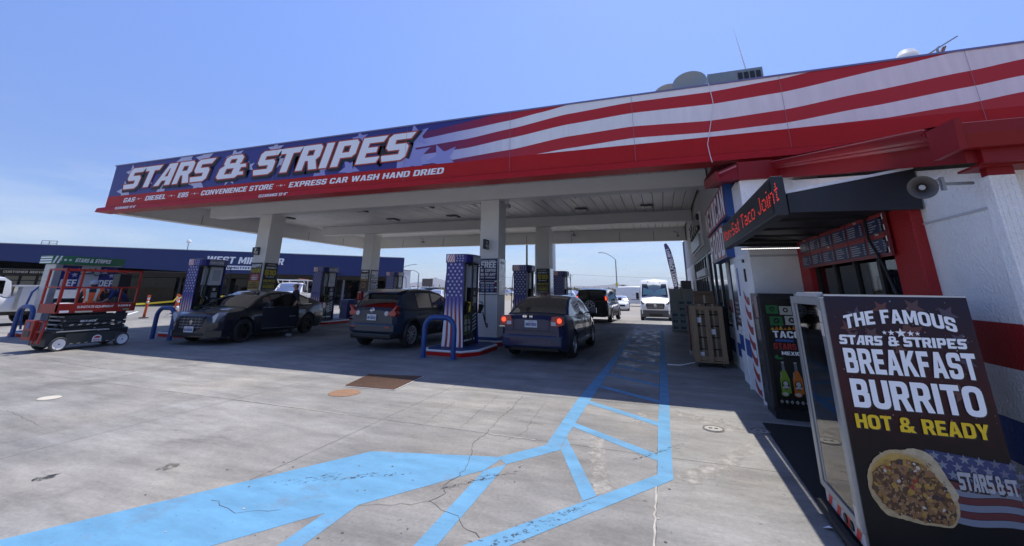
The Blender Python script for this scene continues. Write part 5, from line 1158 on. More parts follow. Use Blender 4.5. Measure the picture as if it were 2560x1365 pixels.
    # mirrors and door handles, door seams
    for sx in (-1, 1):
        ym = S.get('mirror', S['ws'][0]-.35); zm = lerp_curve(top, ym)+.02; b = MB(); b.box(sx*(hw*.90), ym-.04, zm, sx*(hw+.04), ym+.03, zm+.03, paint); b.box(sx*(hw+.02), ym-.06, zm-.01, sx*(hw+.22), ym+.07, zm+.14, S.get('mirm', paint)); b.build('mirror', root, bevel=.03)
        for a, c in S['win'][:2]:
            b = MB(); yy = a + .12; zz = lerp_curve(top, yy)-.17; b.box(sx*hw*.965, yy, zz, sx*(hw*.985+.015), yy+.19, zz+.03, S.get('handlem', paint)); b.build('door_handle', root, bevel=.008)
    return root
def plate(root, txt, y, z, facing, w_=.305, h=.155, x=0.0):
    pl = PL((x, y, z), (1, 0, 0) if facing < 0 else (-1, 0, 0)); b = MB(); b.prism([pl.p(-w_/2, 0, 0), pl.p(w_/2, 0, 0), pl.p(w_/2, h, 0), pl.p(-w_/2, h, 0)], pl.n*.012, PLATEM)
    pl = PL(pl.o + pl.n*.012, pl.u); b.text(pl, 'California', 0, h*.76, h*.16, LETR, .003, .0, .1, 'C', w_*.42); b.text(pl, txt, 0, h*.20, h*.44, PLTX, .003, .015, 0, 'C', w_*.86); b.build('number_plate', root)
def lamp(root, name, pts, y0, y1, m):
    # prism across the end of the car: pts in x, z
    b = MB(); b.prism([(x, y0, z) for x, z in pts], (0, y1-y0, 0), m); return b.build(name, root, bevel=.012)
def mirrored(pts): return [(-x, z) for x, z in pts][::-1]

# dark blue saloon at the near pump, seen from behind with its brake lamps on
NAVYP = carpaint('navy_car_paint', (.013, .020, .066))
SED = dict(paint=NAVYP, w=1.68, wb=2.62, ro=.95, fo=.86, r=.305, spokes=0, top=[(-2.26, .90), (-2.15, .99), (-1.75, 1.01), (-1.2, .99), (0, .93), (.9, .93), (1.2, .91), (1.8, .80), (2.1, .70), (2.17, .60)],
  roof=[(-1.72, 1.00), (-1.35, 1.19), (-.95, 1.36), (-.55, 1.425), (-.1, 1.44), (.3, 1.41), (.62, 1.30), (1.2, .93)], ws=(.40, 1.14), rw=(-1.66, -.74), win=[(-.92, -.10), (-.02, .72)], mirror=.70, glass=glass('saloon_glass', (.30, .31, .32), .5))
civ = make_car('saloon_car', 'dark blue saloon with lit brake lamps stopped beside the near pump', 'car', SED, (-2.93, 12.10, 0), R(-1))
yr = -1.31-.95
for sx in (1, -1):
    P = [(.47, .78), (.62, .76), (.775, .80), (.765, .985), (.60, 1.0), (.50, .985)]; P = P if sx > 0 else mirrored(P)
    lo = lamp(civ, 'tail_lamp', P, yr-.015, yr+.13, TAIL); b = MB(); b.lathe([(0, -.03), (.04, -.028), (.055, 0)], (sx*.685, yr-.012, .90), (0, 1, 0), BRK, 14); b.build('bulb', lo)
    b = MB(); b.box(sx*.49, yr-.025, .79, sx*.60, yr-.016, .87, HEAD); b.build('reversing_lens', lo)
plate(civ, '5MXV053', yr-.012, .74, -1)
b = MB(); b.box(-.36, yr-.02, .915, .36, yr-.0, .935, NAVYP); b.build('boot_grip', civ, bevel=.008)
b = MB(); pl = PL((0, yr-.012, 0), (1, 0, 0)); b.text(pl, 'H', 0, .955, .05, CHROME, .004, .02, 0, 'C', .07); b.disc(pl, -.18, .98, .03, CHROME, .004); b.disc(pl, -.13, .98, .03, CHROME, .004); b.text(pl, 'CIVIC', -.78, .735, .03, CHROME, .03, .0, 0, 'L', .14); b.build('badge', civ)
b = MB(); b.prism([(-.80, yr+.25, .30), (-.74, yr+.02, .30), (-.5, yr-.045, .30), (.5, yr-.045, .30), (.74, yr+.02, .30), (.80, yr+.25, .30)][::-1], (0, 0, .27), NAVYP); b.build('bumper', civ, bevel=.04)
b = MB()
for z in (.26,):
    b.box(.852, -1.0, .50, .868, .95, .545, TRIM); b.box(.855, -1.0, .30, .866, .95, .318, CHROME)
b.box(-.62, yr-.018, .66, .62, yr-.012, .668, TRIM); b.box(-.44, yr-.018, .67, -.432, yr-.012, .98, TRIM); b.box(.432, yr-.018, .67, .44, yr-.012, .98, TRIM); b.box(.846, -.07, .33, .864, -.06, .93, TRIM); b.box(.846, .82, .33, .864, .83, .90, TRIM); b.build('side_trim', civ)

# dark crossover with a bulging rear, seen from behind
TEAL = carpaint('slate_blue_car_paint', (.017, .030, .052))
JUK = dict(paint=TEAL, glass=glass('crossover_glass', (.04, .045, .05), .5), w=1.70, wb=2.53, ro=.72, fo=.88, r=.335, spokes=10, rimr=.72, zb=.26, top=[(-1.985, .98), (-1.90, 1.04), (-1.5, 1.06), (-1.0, 1.02), (0, 1.0), (.8, 1.03), (1.3, 1.0), (1.8, .88), (2.1, .72), (2.15, .6)],
  roof=[(-1.92, 1.02), (-1.72, 1.26), (-1.52, 1.46), (-1.1, 1.54), (-.5, 1.565), (.0, 1.55), (.4, 1.47), (.75, 1.30), (1.25, 1.02)], ws=(.35, 1.20), rw=(-1.88, -1.58), win=[(-1.02, -.20), (-.10, .80)], gb=.92, gr=.68, mirror=.72, low=TRIM, rlift=.12, endcap=True)
jk = make_car('crossover_car', 'small dark slate blue crossover with rounded rear haunches', 'car', JUK, (-7.52, 12.0, 0), R(-2))
yr = -1.265-.72
for sx in (1, -1):
    P = [(.44, .87), (.76, .85), (.80, .93), (.74, .99), (.82, 1.12), (.78, 1.13), (.62, .99), (.46, .96)]; P = P if sx > 0 else mirrored(P)
    lo = lamp(jk, 'tail_lamp', P, yr-.02, yr+.16, TAIL); b = MB(); b.lathe([(0, -.02), (.06, -.015), (.07, .01)], (sx*.48, yr-.018, .92), (0, 1, 0), HEAD, 14); b.build('reversing_lens', lo)
plate(jk, '8PJD511', yr-.02, .74, -1)
b = MB(); b.lathe([(.04, 0), (.055, -.012), (.07, 0)], (0, yr-.015, 1.0), (0, 1, 0), CHROME, 18); b.box(-.075, yr-.03, .99, .075, yr-.012, 1.01, CHROME); b.build('badge', jk)
b = MB(); b.prism([(-.80, yr+.25, .42), (-.74, yr-.02, .42), (-.5, yr-.07, .42), (.5, yr-.07, .42), (.74, yr-.02, .42), (.80, yr+.25, .42)][::-1], (0, 0, .24), TEAL); b.box(-.68, yr-.05, .26, .68, yr+.1, .419, TRIM); b.build('bumper', jk, bevel=.05)
b = MB(); b.box(.50, yr-.078, .56, .66, yr-.07, .59, TAIL); b.box(-.66, yr-.078, .56, -.50, yr-.07, .59, TAIL); b.build('reflector', jk)
b = MB(); b.add([(-.62, -1.70, 1.49), (.62, -1.70, 1.49), (.60, -1.20, 1.565), (-.60, -1.20, 1.565), (-.60, -1.72, 1.455), (.60, -1.72, 1.455), (.58, -1.3, 1.50), (-.58, -1.3, 1.50)], [(0,1,2,3),(4,7,6,5),(0,4,5,1),(1,5,6,2),(3,2,6,7),(0,3,7,4)], TEAL); b.box(-.16, -1.722, 1.462, .16, -1.70, 1.48, TAIL); b.build('spoiler', jk, bevel=.01)
b = MB(); b.tube([(0, -1.0, 1.56), (0, -1.05, 1.66)], .008, TRIM, 5); b.build('aerial', jk)
for sx in (1, -1):
    for yw in (-1.265, 1.265):
        b = MB(); pts = [(sx*.878, yw+.40*math.cos(a), .335+.42*math.sin(a)) for a in [math.pi*k/12 for k in range(13)]]; b.tube(pts, .035, TRIM, 6); b.build('wheel_arch_trim', jk)

# black saloon with its driver's door open
INK = carpaint('black_car_paint', (.010, .012, .018))
CAD = dict(paint=INK, w=1.842, wb=2.88, ro=1.05, fo=.93, r=.335, spokes=5, rim=mat('black_rim', (.02, .02, .022), .3, .6), zb=.19, top=[(-2.49, .98), (-2.35, 1.06), (-1.9, 1.07), (-1.3, 1.02), (0, .97), (.8, .98), (1.3, .97), (1.8, .915), (2.15, .86), (2.30, .80), (2.37, .70)], plan=[(-2.49, .80), (-2.39, .90), (-2.14, .965), (-1.6, 1.0), (1.2, 1.0), (1.75, .965), (2.05, .90), (2.25, .78), (2.37, .58)],
  roof=[(-2.08, 1.06), (-1.6, 1.20), (-1.05, 1.375), (-.55, 1.445), (-.1, 1.462), (.3, 1.43), (.68, 1.32), (1.40, .965)], ws=(.40, 1.32), rw=(-1.92, -1.12), win=[(-1.45, -1.0), (-.95, -.15), (-.05, .72)], mirror=.74, glass=glass('dark_saloon_glass', (.035, .037, .04), .42))
cad = make_car('saloon_car', 'black saloon parked nose forward with its front door swung open', 'car', CAD, (-12.95, 10.95, 0), R(188.5))
yf = 1.44+.93
for sx in (1, -1):
    P = [(.48, .60), (.68, .60), (.78, .80), (.74, .88), (.58, .76)]; P = P if sx > 0 else mirrored(P)
    lo = lamp(cad, 'headlight', P, yf-.46, yf-.07, HEAD); b = MB()
    for q in (.56, .68): b.lathe([(0, .02), (.035, .03), (.05, .0)], (sx*q, yf-.12, .70 + (q-.56)*.3), (0, 1, 0), CHROME, 12)
    b.build('bulb', lo)
    P = [(.70, .80), (.84, .80), (.82, 1.02), (.74, 1.04)]; P = P if sx > 0 else mirrored(P); lamp(cad, 'tail_lamp', P, -2.50, -2.30, TAIL)
b = MB(); P = [(-.40, .60), (-.30, .42), (.30, .42), (.40, .60), (.44, .76), (-.44, .76)]; b.prism([(x, yf-.12, z) for x, z in P], (0, .125, 0), TRIM)
for k in range(4): b.box(-.38+.01*k, yf+.004, .47+.075*k, .38-.01*k, yf+.014, .482+.075*k, STEEL)
for k in range(5): b.box(-.26+.13*k-.004, yf+.002, .44, -.26+.13*k+.004, yf+.010, .75, STEEL)
pl = PL((0, yf+.014, 0), (-1, 0, 0)); b.ppoly(pl, [(-.055, .62), (0, .54), (.055, .62), (.045, .66), (-.045, .66)], CHROME, .004); b.build('grille', cad)
b = MB(); b.prism([(-.92, yf-.55, .22), (-.86, yf-.2, .22), (-.55, yf+.03, .22), (.55, yf+.03, .22), (.86, yf-.2, .22), (.92, yf-.55, .22)], (0, 0, .17), INK); b.box(-.5, yf+.028, .26, .5, yf+.034, .33, TRIM); b.build('bumper', cad, bevel=.03)
plate(cad, '8LVW336', yf+.036, .35, 1)
b = MB(); HWX = .921
for sx in (1, -1): b.box(sx*.905, -1.5, 1.005, sx*.925, -1.0, 1.018, CHROME); b.tube([(sx*.80, -1.43, 1.06), (sx*.78, -1.35, 1.22), (sx*.72, -1.0, 1.36)], .010, CHROME, 5)
b.box(-.45, 1.75, .905, -.05, 1.9, .915, mat('hood_glint', (.03, .035, .045), .2)); b.build('window_trim', cad)
# open driver's door: hinged ahead of the front wheel arch on the side towards the viewer (car's left)
dr = MB(); M0 = Matrix.Translation((-.905, .80, 0)) @ Matrix.Rotation(R(-33), 4, 'Z'); dr.M = M0
dr.prism([(0, 0, .30), (0, -1.02, .34), (-.02, -1.10, .60), (-.02, -1.06, .98), (0, .02, .97)][::-1], (.10, 0, 0), INK)
dr.box(-.006, -.98, .955, .0, .0, .975, CHROME); dr.box(-.012, -1.0, .66, .0, -.80, .69, CHROME); dr.box(-.008, -1.0, .33, .0, -.05, .345, CHROME)
dr.tube([(.05, .0, .97), (.09, -.28, 1.18), (.14, -.62, 1.36), (.15, -.88, 1.37), (.10, -1.03, 1.20), (.05, -1.05, .98)], .022, INK, 6)
door = dr.build('door', cad, bevel=.02)
gl = MB(); gl.M = M0; gl.add([(.05, -.05, .98), (.09, -.28, 1.16), (.14, -.62, 1.34), (.15, -.88, 1.35), (.10, -1.01, 1.19), (.05, -1.03, .98)], [(0, 1, 2, 3, 4, 5)], CGL); gl.build('door_window', door)

# black sport utility with a spare wheel on its tailgate
BLK = carpaint('black_suv_paint', (.009, .009, .011))
CRV = dict(paint=BLK, w=1.785, wb=2.63, ro=.88, fo=.92, r=.345, spokes=5, zb=.28, top=[(-2.195, 1.03), (-2.1, 1.07), (-1.4, 1.06), (0, 1.04), (.9, 1.05), (1.3, 1.03), (1.9, .93), (2.2, .75), (2.235, .62)],
  roof=[(-2.13, 1.08), (-2.02, 1.42), (-1.90, 1.62), (-1.6, 1.665), (-.6, 1.68), (.1, 1.66), (.45, 1.56), (1.2, 1.04)], ws=(.20, 1.14), rw=(-2.115, -1.94), win=[(-1.82, -1.25), (-1.10, -.25), (-.15, .72)], gb=.94, gr=.80, mirror=.78, low=TRIM, glass=glass('suv_glass', (.10, .11, .11), .8), endcap=True,
  plan=[(-2.195, .88), (-2.1, .94), (-1.8, .985), (-1.3, 1.0), (1.2, 1.0), (1.8, .95), (2.05, .86), (2.235, .68)])
crv = make_car('sport_utility', 'black sport utility with a spare wheel on its tailgate near the canopy exit', 'car', CRV, (-3.35, 24.4, -.02), R(-3))
yr = -1.315-.88
b = MB(); b.lathe([(0, -.12), (.30, -.12), (.345, -.09), (.345, .05)], (-.05, yr-.10, .84), (0, 1, 0), TRIM, 28); sw = b.build('spare_wheel', crv); b = MB()
b.lathe([(.27, -.13), (.25, -.138), (.235, -.128)], (-.05, yr-.10, .84), (0, 1, 0), SILVER, 28)
for k in range(10): a = 2*math.pi*k/10; d = Vector((math.cos(a), 0, math.sin(a))); o = Vector((-.05, yr-.228, .84)); b.bar(o+d*.07, o+d*.25, .05, .012, SILVER, up=(0, 1, 0))
b.build('rim', sw)
for sx in (1, -1):
    P = [(.70, .98), (.83, .98), (.80, 1.30), (.72, 1.42), (.66, 1.42)]; P = P if sx > 0 else mirrored(P); lo = lamp(crv, 'tail_lamp', P, yr-.01, yr+.16, TAIL); b = MB(); b.prism([(sx*x, yr-.014, z) for x, z in ((.715, 1.12), (.79, 1.12), (.765, 1.30), (.705, 1.30))], (0, .004, 0), BRK); b.build('bulb', lo)
plate(crv, '6HXL204', yr-.015, .70, -1, x=-.58)
b = MB(); b.box(-.84, yr-.09, .34, .84, yr+.1, .62, TRIM); b.build('bumper', crv, bevel=.04)

# white vans
WV = mat('white_van_paint', (.74, .74, .73), .30, coat=.8, var=.03)
def make_van(label, loc, rz):
    t = thing('panel_van', label, 'van', loc, rz); b = MB(); hw = 1.0
    S = [(-3.0, .45, 2.40, .96), (-2.9, .38, 2.50, .985), (-1.0, .36, 2.56, 1.0), (1.05, .36, 2.56, 1.0), (1.35, .36, 2.52, .99), (1.55, .36, 2.38, .985), (2.1, .36, 1.62, .975), (2.32, .36, 1.36, .965), (2.75, .36, 1.20, .92), (2.93, .38, 1.06, .86), (3.0, .42, .95, .80)]
    vs = []; n = 13
    for y, z0, z1, f in S:
        h = hw*f; top = max(.42, .86 if z1 > 1.7 else .93); H = z1-z0
        P = [(h*.96, z0), (h, z0+.12), (h, z0+H*.35), (h*.985, min(z0+H*.62, z1-.12)), (h*top*1.06 if z1 > 1.7 else h*.96, z1-.10), (h*top*.95, z1-.02), (0, z1+.03)]
        vs += [(x, y, z) for x, z in P] + [(-x, y, z) for x, z in P[-2::-1]]
    fs = [(i*n+k, i*n+k+1, (i+1)*n+k+1, (i+1)*n+k) for i in range(len(S)-1) for k in range(n-1)] + [tuple(range(n)), tuple((len(S)-1)*n+k for k in range(n))[::-1]]
    b.add(vs, fs, WV, True); b.box(-.7, -2.6, .34, .7, 2.3, .6, TRIM); b.build('body', t, 32)
    b = MB(); gw = [(-.80, 1.62, 2.26), (.80, 1.62, 2.26), (.86, 2.20, 1.47), (-.86, 2.20, 1.47)]; off = Vector((0, .035, .028))
    b.add([Vector(p)+off for p in gw], [(0, 1, 2, 3)], glass('van_glass', (.86, .90, .88), 1.0)); wsn = b.build('windscreen', t)
    b = MB(); off = Vector((0, .02, .016)); SUNM = mat('sun_shade', (.74, .95, .88), .35)
    b.add([Vector(p)+off for p in ((-.72, 1.80, 2.02), (-.1, 1.92, 1.85), (0, 2.0, 1.74), (.1, 1.92, 1.85), (.72, 1.80, 2.02), (.76, 2.12, 1.585), (-.76, 2.12, 1.585))], [(0, 1, 2, 3, 4, 5, 6)], SUNM); b.build('sun_shade', wsn)
    b = MB(); off = Vector((0, .012, .008)); b.add([Vector(p)+off for p in gw], [(0, 1, 2, 3)], DARK); b.build('cab_shadow', wsn)
    for sx in (-1, 1):
        b = MB(); b.add([(sx*1.0, 1.10, 1.45), (sx*.985, 2.0, 1.45), (sx*.955, 1.5, 2.15), (sx*.955, 1.10, 2.15)], [(0, 1, 2, 3)], CGL); b.build('side_window', t)
        b = MB(); b.box(sx*.97, 1.85, 1.42, sx*1.12, 1.92, 1.46, TRIM); b.box(sx*1.05, 1.82, 1.32, sx*1.24, 1.94, 1.72, TRIM); b.build('mirror', t, bevel=.04)
        P = [(.62, 1.02), (.86, 1.06), (.92, 1.24), (.84, 1.22)]; P = P if sx > 0 else mirrored(P); lamp(t, 'headlight', P, 2.62, 2.93, mat('dark_headlight', (.12, .13, .15), .15, coat=1.0))
        make_wheel(t, sx*.90, 1.95, .35, .21, sx, 0, STEEL, .58); make_wheel(t, sx*.90, -1.75, .35, .21, sx, 0, STEEL, .58)
        b = MB(); b.box(sx*1.0, -2.7, .80, sx*1.012, 1.0, .88, TRIM); b.box(sx*1.002, -.9, 1.42, sx*1.008, .7, 1.45, STEEL); b.build('rub_strip', t)
    b = MB(); P = [(-.52, .78), (.52, .78), (.60, 1.02), (.54, 1.10), (-.54, 1.10), (-.60, 1.02)]; b.prism([(x, 2.85, z) for x, z in P], (0, .165, 0), TRIM)
    for k in range(3): b.box(-.5, 3.015, .83+.085*k, .5, 3.03, .865+.085*k, STEEL)
    b.lathe([(0, .03), (.10, .028), (.11, .0)], (0, 3.02, .96), (0, 1, 0), CHROME, 18); b.build('grille', t)
    b = MB(); P = [(-1.0, 2.2), (-.97, 2.75), (-.78, 3.03), (.78, 3.03), (.97, 2.75), (1.0, 2.2)]; b.prism([(x, y, .30) for x, y in P][::-1], (0, 0, .40), mat('grey_bumper', (.075, .077, .08), .6)); b.box(-.42, 3.02, .36, .42, 3.035, .50, TRIM); b.build('bumper', t, bevel=.04)
    b = MB()
    for k in (-.4, 0, .4): b.box(k-.03, 1.50, 2.40, k+.03, 1.56, 2.43, AMB)
    b.build('roof_marker', t, bevel=.01)
    return t
v1 = make_van('white high roofed van facing the canopy with a sun shade in its windscreen', (-.50, 33.0, gz(-.5, 31)-.02), R(180)); v1.scale.z = 1.08; v1['group'] = 'white vans'
v2 = copy_tree(v1); v2.scale.z = 1.0; v2.location = (-2.9, 60.5, -.45); v2.rotation_euler.z = R(-92); tag(v2, 'plain white van side on in the street beyond the facing van', 'van', 'white vans')

# pickups at the neighbour's shop
def make_pickup(name, label, loc, rz, rack, utility):
    P_ = WV
    S = dict(paint=P_, w=2.0, wb=3.6, ro=1.25, fo=.95, r=.39, spokes=6, zb=.42, top=[(-3.05, 1.12), (-2.9, 1.14), (-.55, 1.14), (-.45, 1.20), (1.2, 1.22), (1.6, 1.20), (2.5, 1.10), (2.72, .98), (2.75, .85)],
      roof=[(-.72, 1.22), (-.64, 1.75), (-.45, 1.88), (.2, 1.92), (.6, 1.86), (.9, 1.70), (1.5, 1.22)], ws=(.62, 1.42), rw=(-.715, -.62), win=[(-.48, .12), (.2, .95)], gb=.93, gr=.80, mirror=.98, mirm=TRIM, low=TRIM, endcap=True, plan=[(-3.05, .94), (-2.8, .98), (1.6, 1.0), (2.3, .96), (2.6, .90), (2.75, .80)])
    t = make_car(name, label, 'truck', S, loc, rz)
    if utility:
        b = MB(); UT = mat('utility_box', (.60, .60, .60), .4)
        for sx in (-1, 1): b.box(sx*.62, -3.1, .62, sx*1.02, -.85, 1.52, UT); b.box(sx*1.02, -3.0, .7, sx*1.03, -1.75, 1.46, WV); b.box(sx*1.02, -1.68, .7, sx*1.03, -.92, 1.46, UT); b.box(sx*1.0, -.95, .62, sx*1.035, -.82, 1.5, SILVER)
        b.box(-1.04, -3.12, 1.52, 1.04, -.80, 1.58, WV); b.build('utility_bed', t, bevel=.02)
    if rack:
        b = MB(); W2 = WV
        for sx in (-1, 1): b.bar((sx*.92, -2.9, 1.15), (sx*.88, -2.75, 2.12), .06, .06, W2); b.bar((sx*.92, -.75, 1.2), (sx*.88, -.55, 2.12), .06, .06, W2); b.bar((sx*.88, -2.9, 2.12), (sx*.88, 1.1, 2.12), .07, .07, W2); b.bar((sx*.88, 1.1, 2.12), (sx*.88, .55, 1.88), .05, .05, W2)
        for y in (-2.7, -.6, .9): b.bar((-.9, y, 2.12), (.9, y, 2.12), .06, .06, W2)
        b.bar((-.5, -2.9, 2.19), (-.5, 1.0, 2.19), .10, .06, mat('rack_load', (.42, .16, .10), .7)); b.build('ladder_rack', t)
    for sx in (1, -1):
        P = [(.58, .86), (.90, .86), (.92, 1.06), (.62, 1.06)]; P = P if sx > 0 else mirrored(P); lamp(t, 'headlight', P, 2.45, 2.72, HEAD)
        P = [(.84, .80), (.96, .80), (.96, 1.08), (.84, 1.08)]; P = P if sx > 0 else mirrored(P); lamp(t, 'tail_lamp', P, -3.07, -2.98, TAIL)
    b = MB(); b.box(-.58, 2.6, .80, .58, 2.765, 1.06, TRIM); b.box(-.95, 2.5, .48, .95, 2.82, .68, CHROME); b.build('grille', t, bevel=.02)
    return t
make_pickup('pickup_truck', 'white pickup truck with a ladder rack parked at the blue shop', (-26.6, 25.2, -.02), R(215), True, False)
make_pickup('service_truck', 'white service truck with grey tool boxes at the far left edge', (-25.6, 8.9, -.02), R(176), False, True)

# small cars across the street
WCP = mat('white_car_paint', (.72, .72, .72), .3, coat=.8); GCP = carpaint('grey_car_paint', (.05, .055, .06)); BCP = carpaint('dark_car_paint', (.012, .013, .016))
far = [('saloon_car', 'white saloon showing between the crossover and the nearest pump', SED, WCP, (-25.2, 45), 200), ('sport_utility', 'dark sport utility far off left of the white saloon', CRV, BCP, (-33.5, 56), 150),
       ('saloon_car', 'small white saloon far off beside the coffee poster column', SED, WCP, (-37.0, 103), 250), ('sport_utility', 'grey sport utility far off left of the black one', CRV, GCP, (-17.5, 84), 215),
       ('sport_utility', 'white sport utility partly behind the black one', CRV, WCP, (-13.9, 72), 230), ('saloon_car', 'white saloon nose showing right of the black sport utility', SED, WCP, (-4.3, 48), 185),
       ('sport_utility', 'large white sport utility seen over the roof of the black one', CRV, WCP, (-8.9, 68), 240), ('sport_utility', 'second white sport utility beyond the grey one far off', CRV, WCP, (-22.0, 112), 225), ('sport_utility', 'white sport utility beyond the far left pump', CRV, WCP, (-41, 64), 160)]
def car_lamps(t, S):
    yf_ = S['wb']/2+S['fo']; yr_ = -S['wb']/2-S['ro']; zt = lerp_curve(S['top'], yf_-.2)
    for sx in (1, -1):
        P = [(.42, zt-.16), (.74, zt-.14), (.76, zt-.02), (.5, zt-.06)]; P = P if sx > 0 else mirrored(P); lamp(t, 'headlight', P, yf_-.4, yf_-.10, HEAD); P = [(.55, .80), (.78, .80), (.78, 1.0), (.55, .98)]; P = P if sx > 0 else mirrored(P); lamp(t, 'tail_lamp', P, yr_-.01, yr_+.16, TAIL)
    b = MB(); b.box(-.4, yf_-.1, .42, .4, yf_+.01, .62, TRIM); b.build('grille', t)
for nm, lab, S0, pm, (x, y), rz in far:
    S1 = dict(S0); S1['paint'] = pm; S1['glass'] = CGL
    if S1.get('low') is not None: S1['low'] = TRIM
    t = make_car(nm, lab, 'car', S1, (x, y, gz(x, y)), R(rz), 'cars across the street'); car_lamps(t, S1)
# ------------------------------------------------------------------ scissor lift
LR = mat('lift_red', (.30, .020, .013), .45, var=.12, vscale=4); LG = mat('lift_grey', (.030, .034, .037), .5, var=.2, vscale=5)
sl_ = thing('scissor_lift', 'red and dark grey scissor lift with a railed platform lowered', 'scissor lift', (-14.66, 7.25, 0))
PX = PL((.40, 0, 0), (0, 1, 0))
b = MB(); b.box(-.34, -.86, .13, .34, .82, .42, LG); b.box(.34, -.52, .14, .395, .62, .40, mat('lift_cover', (.045, .05, .05), .5)); b.box(-.38, -.80, .42, .38, .80, .47, LG); b.box(.36, -.72, .445, .392, .30, .468, mat('worn_metal', (.5, .5, .48), .5))
P2 = PL((.396, 0, 0), (0, 1, 0)); b.disc(P2, .13, .24, .10, LETW, .002, 20, .085); b.prect(P2, .03, .16, .23, .24, LETW, .003); b.ppoly(P2, [(.06+.07*(1-math.cos(math.pi*k/8)), .245+.05*math.sin(math.pi*k/8)) for k in range(9)], LETR, .006); b.text(P2, 'RENTAL', .13, .18, .03, LETR, .006, .01, 0, 'C', .15)
for k in range(7): b.ppoly(P2, [(-.42+.15*k, .145), (-.36+.15*k, .145), (-.34+.15*k, .165), (-.40+.15*k, .165)], mat('hazard_cream', (.55, .53, .44), .5), .003)
P3 = PL((.381, 0, 0), (0, 1, 0)); b.text(P3, 'SKYJACK', .10, .432, .028, LETW, .004, .02, .2, 'L', .26); b.build('chassis', sl_, bevel=.01)
for y, in ((-.62,), (.70,)):
    for sx in (-1, 1):
        b = MB(); b.lathe([(.10, -.05), (.155, -.06), (.165, -.04), (.165, .04), (.155, .06), (.125, .055), (.125, .03)], (sx*.36, y, .165), (sx, 0, 0), mat('lift_tyre', (.08, .08, .08), .8), 24); wn = b.build('wheel', sl_)
        b = MB(); b.lathe([(0, .045), (.03, .05), (.035, .035), (.10, .05), (.124, .056), (.125, .0)], (sx*.36, y, .165), (sx, 0, 0), LETW, 24); b.lathe([(0, .065), (.018, .062), (.02, .04)], (sx*.36, y, .165), (sx, 0, 0), STEEL, 10); b.build('rim', wn)
b = MB()
for i, (z, o) in enumerate(((.50, 0), (.605, .02), (.71, .0), (.80, .02))):
    b.bar((.30+o, -.62, z-.01), (.30+o, .72, z+.015), .05, .085, LG); b.bar((-.30-o, -.62, z+.015), (-.30-o, .72, z-.01), .05, .085, LG)
    for y in (-.6, .05, .70): b.cyl((-.34, y, z), (.345, y, z), .022, STEEL, 10)
b.bar((.29, -.74, .56), (.29, -.45, .82), .03, .04, LG); b.bar((.29, -.74, .80), (.29, -.45, .60), .03, .04, LG)
P4 = PL((.352, 0, 0), (0, 1, 0)); b.text(P4, 'SKYJACK', -.30, .665, .045, LETW, .002, .02, .2, 'L', .34)
for k in range(7): b.ppoly(P4, [(-.5+.17*k, .585), (-.42+.17*k, .595), (-.40+.17*k, .625), (-.48+.17*k, .615)], mat('hazard_cream', (.55, .53, .44)), .003)
b.build('scissor_stack', sl_)
b = MB(); b.box(-.38, -.86, .90, .385, .84, .94, LR); b.box(.355, -.86, .94, .385, .84, 1.12, LR); b.box(-.38, -.86, .94, -.35, .84, 1.12, LR); b.box(-.38, .81, .94, .385, .84, 1.12, LR); b.box(-.38, -.86, .94, .385, -.83, 1.12, LR); b.box(.385, -.50, .935, .395, .20, .96, LR)
P5 = PL((.386, 0, 0), (0, 1, 0)); b.text(P5, 'SUNSTATE EQUIPMENT', -.46, 1.015, .055, LETW, .003, .02, .12, 'L', .78); b.text(P5, 'SJ3219 E', .42, 1.03, .045, LETW, .003, .02, 0, 'L', .30); b.prect(P5, -.78, .91, -.60, .965, LETW, .003); b.prect(P5, -.48, .905, -.12, .945, mat('pale_label', (.5, .5, .42), .5), .012); b.prect(P5, .55, .935, .70, .975, mat('green_label', (.2, .35, .2), .5), .004); b.build('platform', sl_)
b = MB()
for sx in (-.36, .36):
    for y in (-.84, -.50, .82): b.bar((sx, y, 1.10), (sx, y, 1.98), .045, .045, LR)
    b.bar((sx, -.86, 1.975), (sx, .84, 1.975), .045, .045, LR); b.bar((sx, -.84, 1.53), (sx, .82, 1.53), .04, .035, LR)
for y in (-.84, .82): b.bar((-.36, y, 1.975), (.36, y, 1.975), .045, .045, LR); b.bar((-.36, y, 1.53), (.36, y, 1.53), .035, .035, LR)
b.build('guard_rail', sl_)
b = MB(); b.box(-.30, -1.05, .28, .10, -.92, .74, LR); b.box(-.22, -1.06, .36, .02, -1.052, .50, DARK); b.box(-.18, -1.06, .54, -.06, -1.052, .70, BLUE)
for x in (.14, .36): b.bar((x, -1.00, .20), (x, -.95, .74), .04, .04, LR)
for z in (.24, .48, .72): b.bar((.14, -.99, z), (.36, -.99, z), .03, .03, LR)
b.build('entry_ladder', sl_)
b = MB(); b.box(-.2, .45, 1.55, .1, .75, 1.90, DARK); b.bar((-.05, .6, 1.9), (-.05, .6, 2.0), .03, .03, DARK); b.build('control_box', sl_, bevel=.02)
b = MB(); b.box(-.2, -.7, .945, .2, -.4, 1.12, LR); b.box(-.18, -.68, 1.12, .18, -.42, 1.135, LETW); tb = b.build('tool_chest'); tb.location = (-14.66, 7.25, 0); tag(tb, 'small red tool chest on the lift platform', 'tool chest')

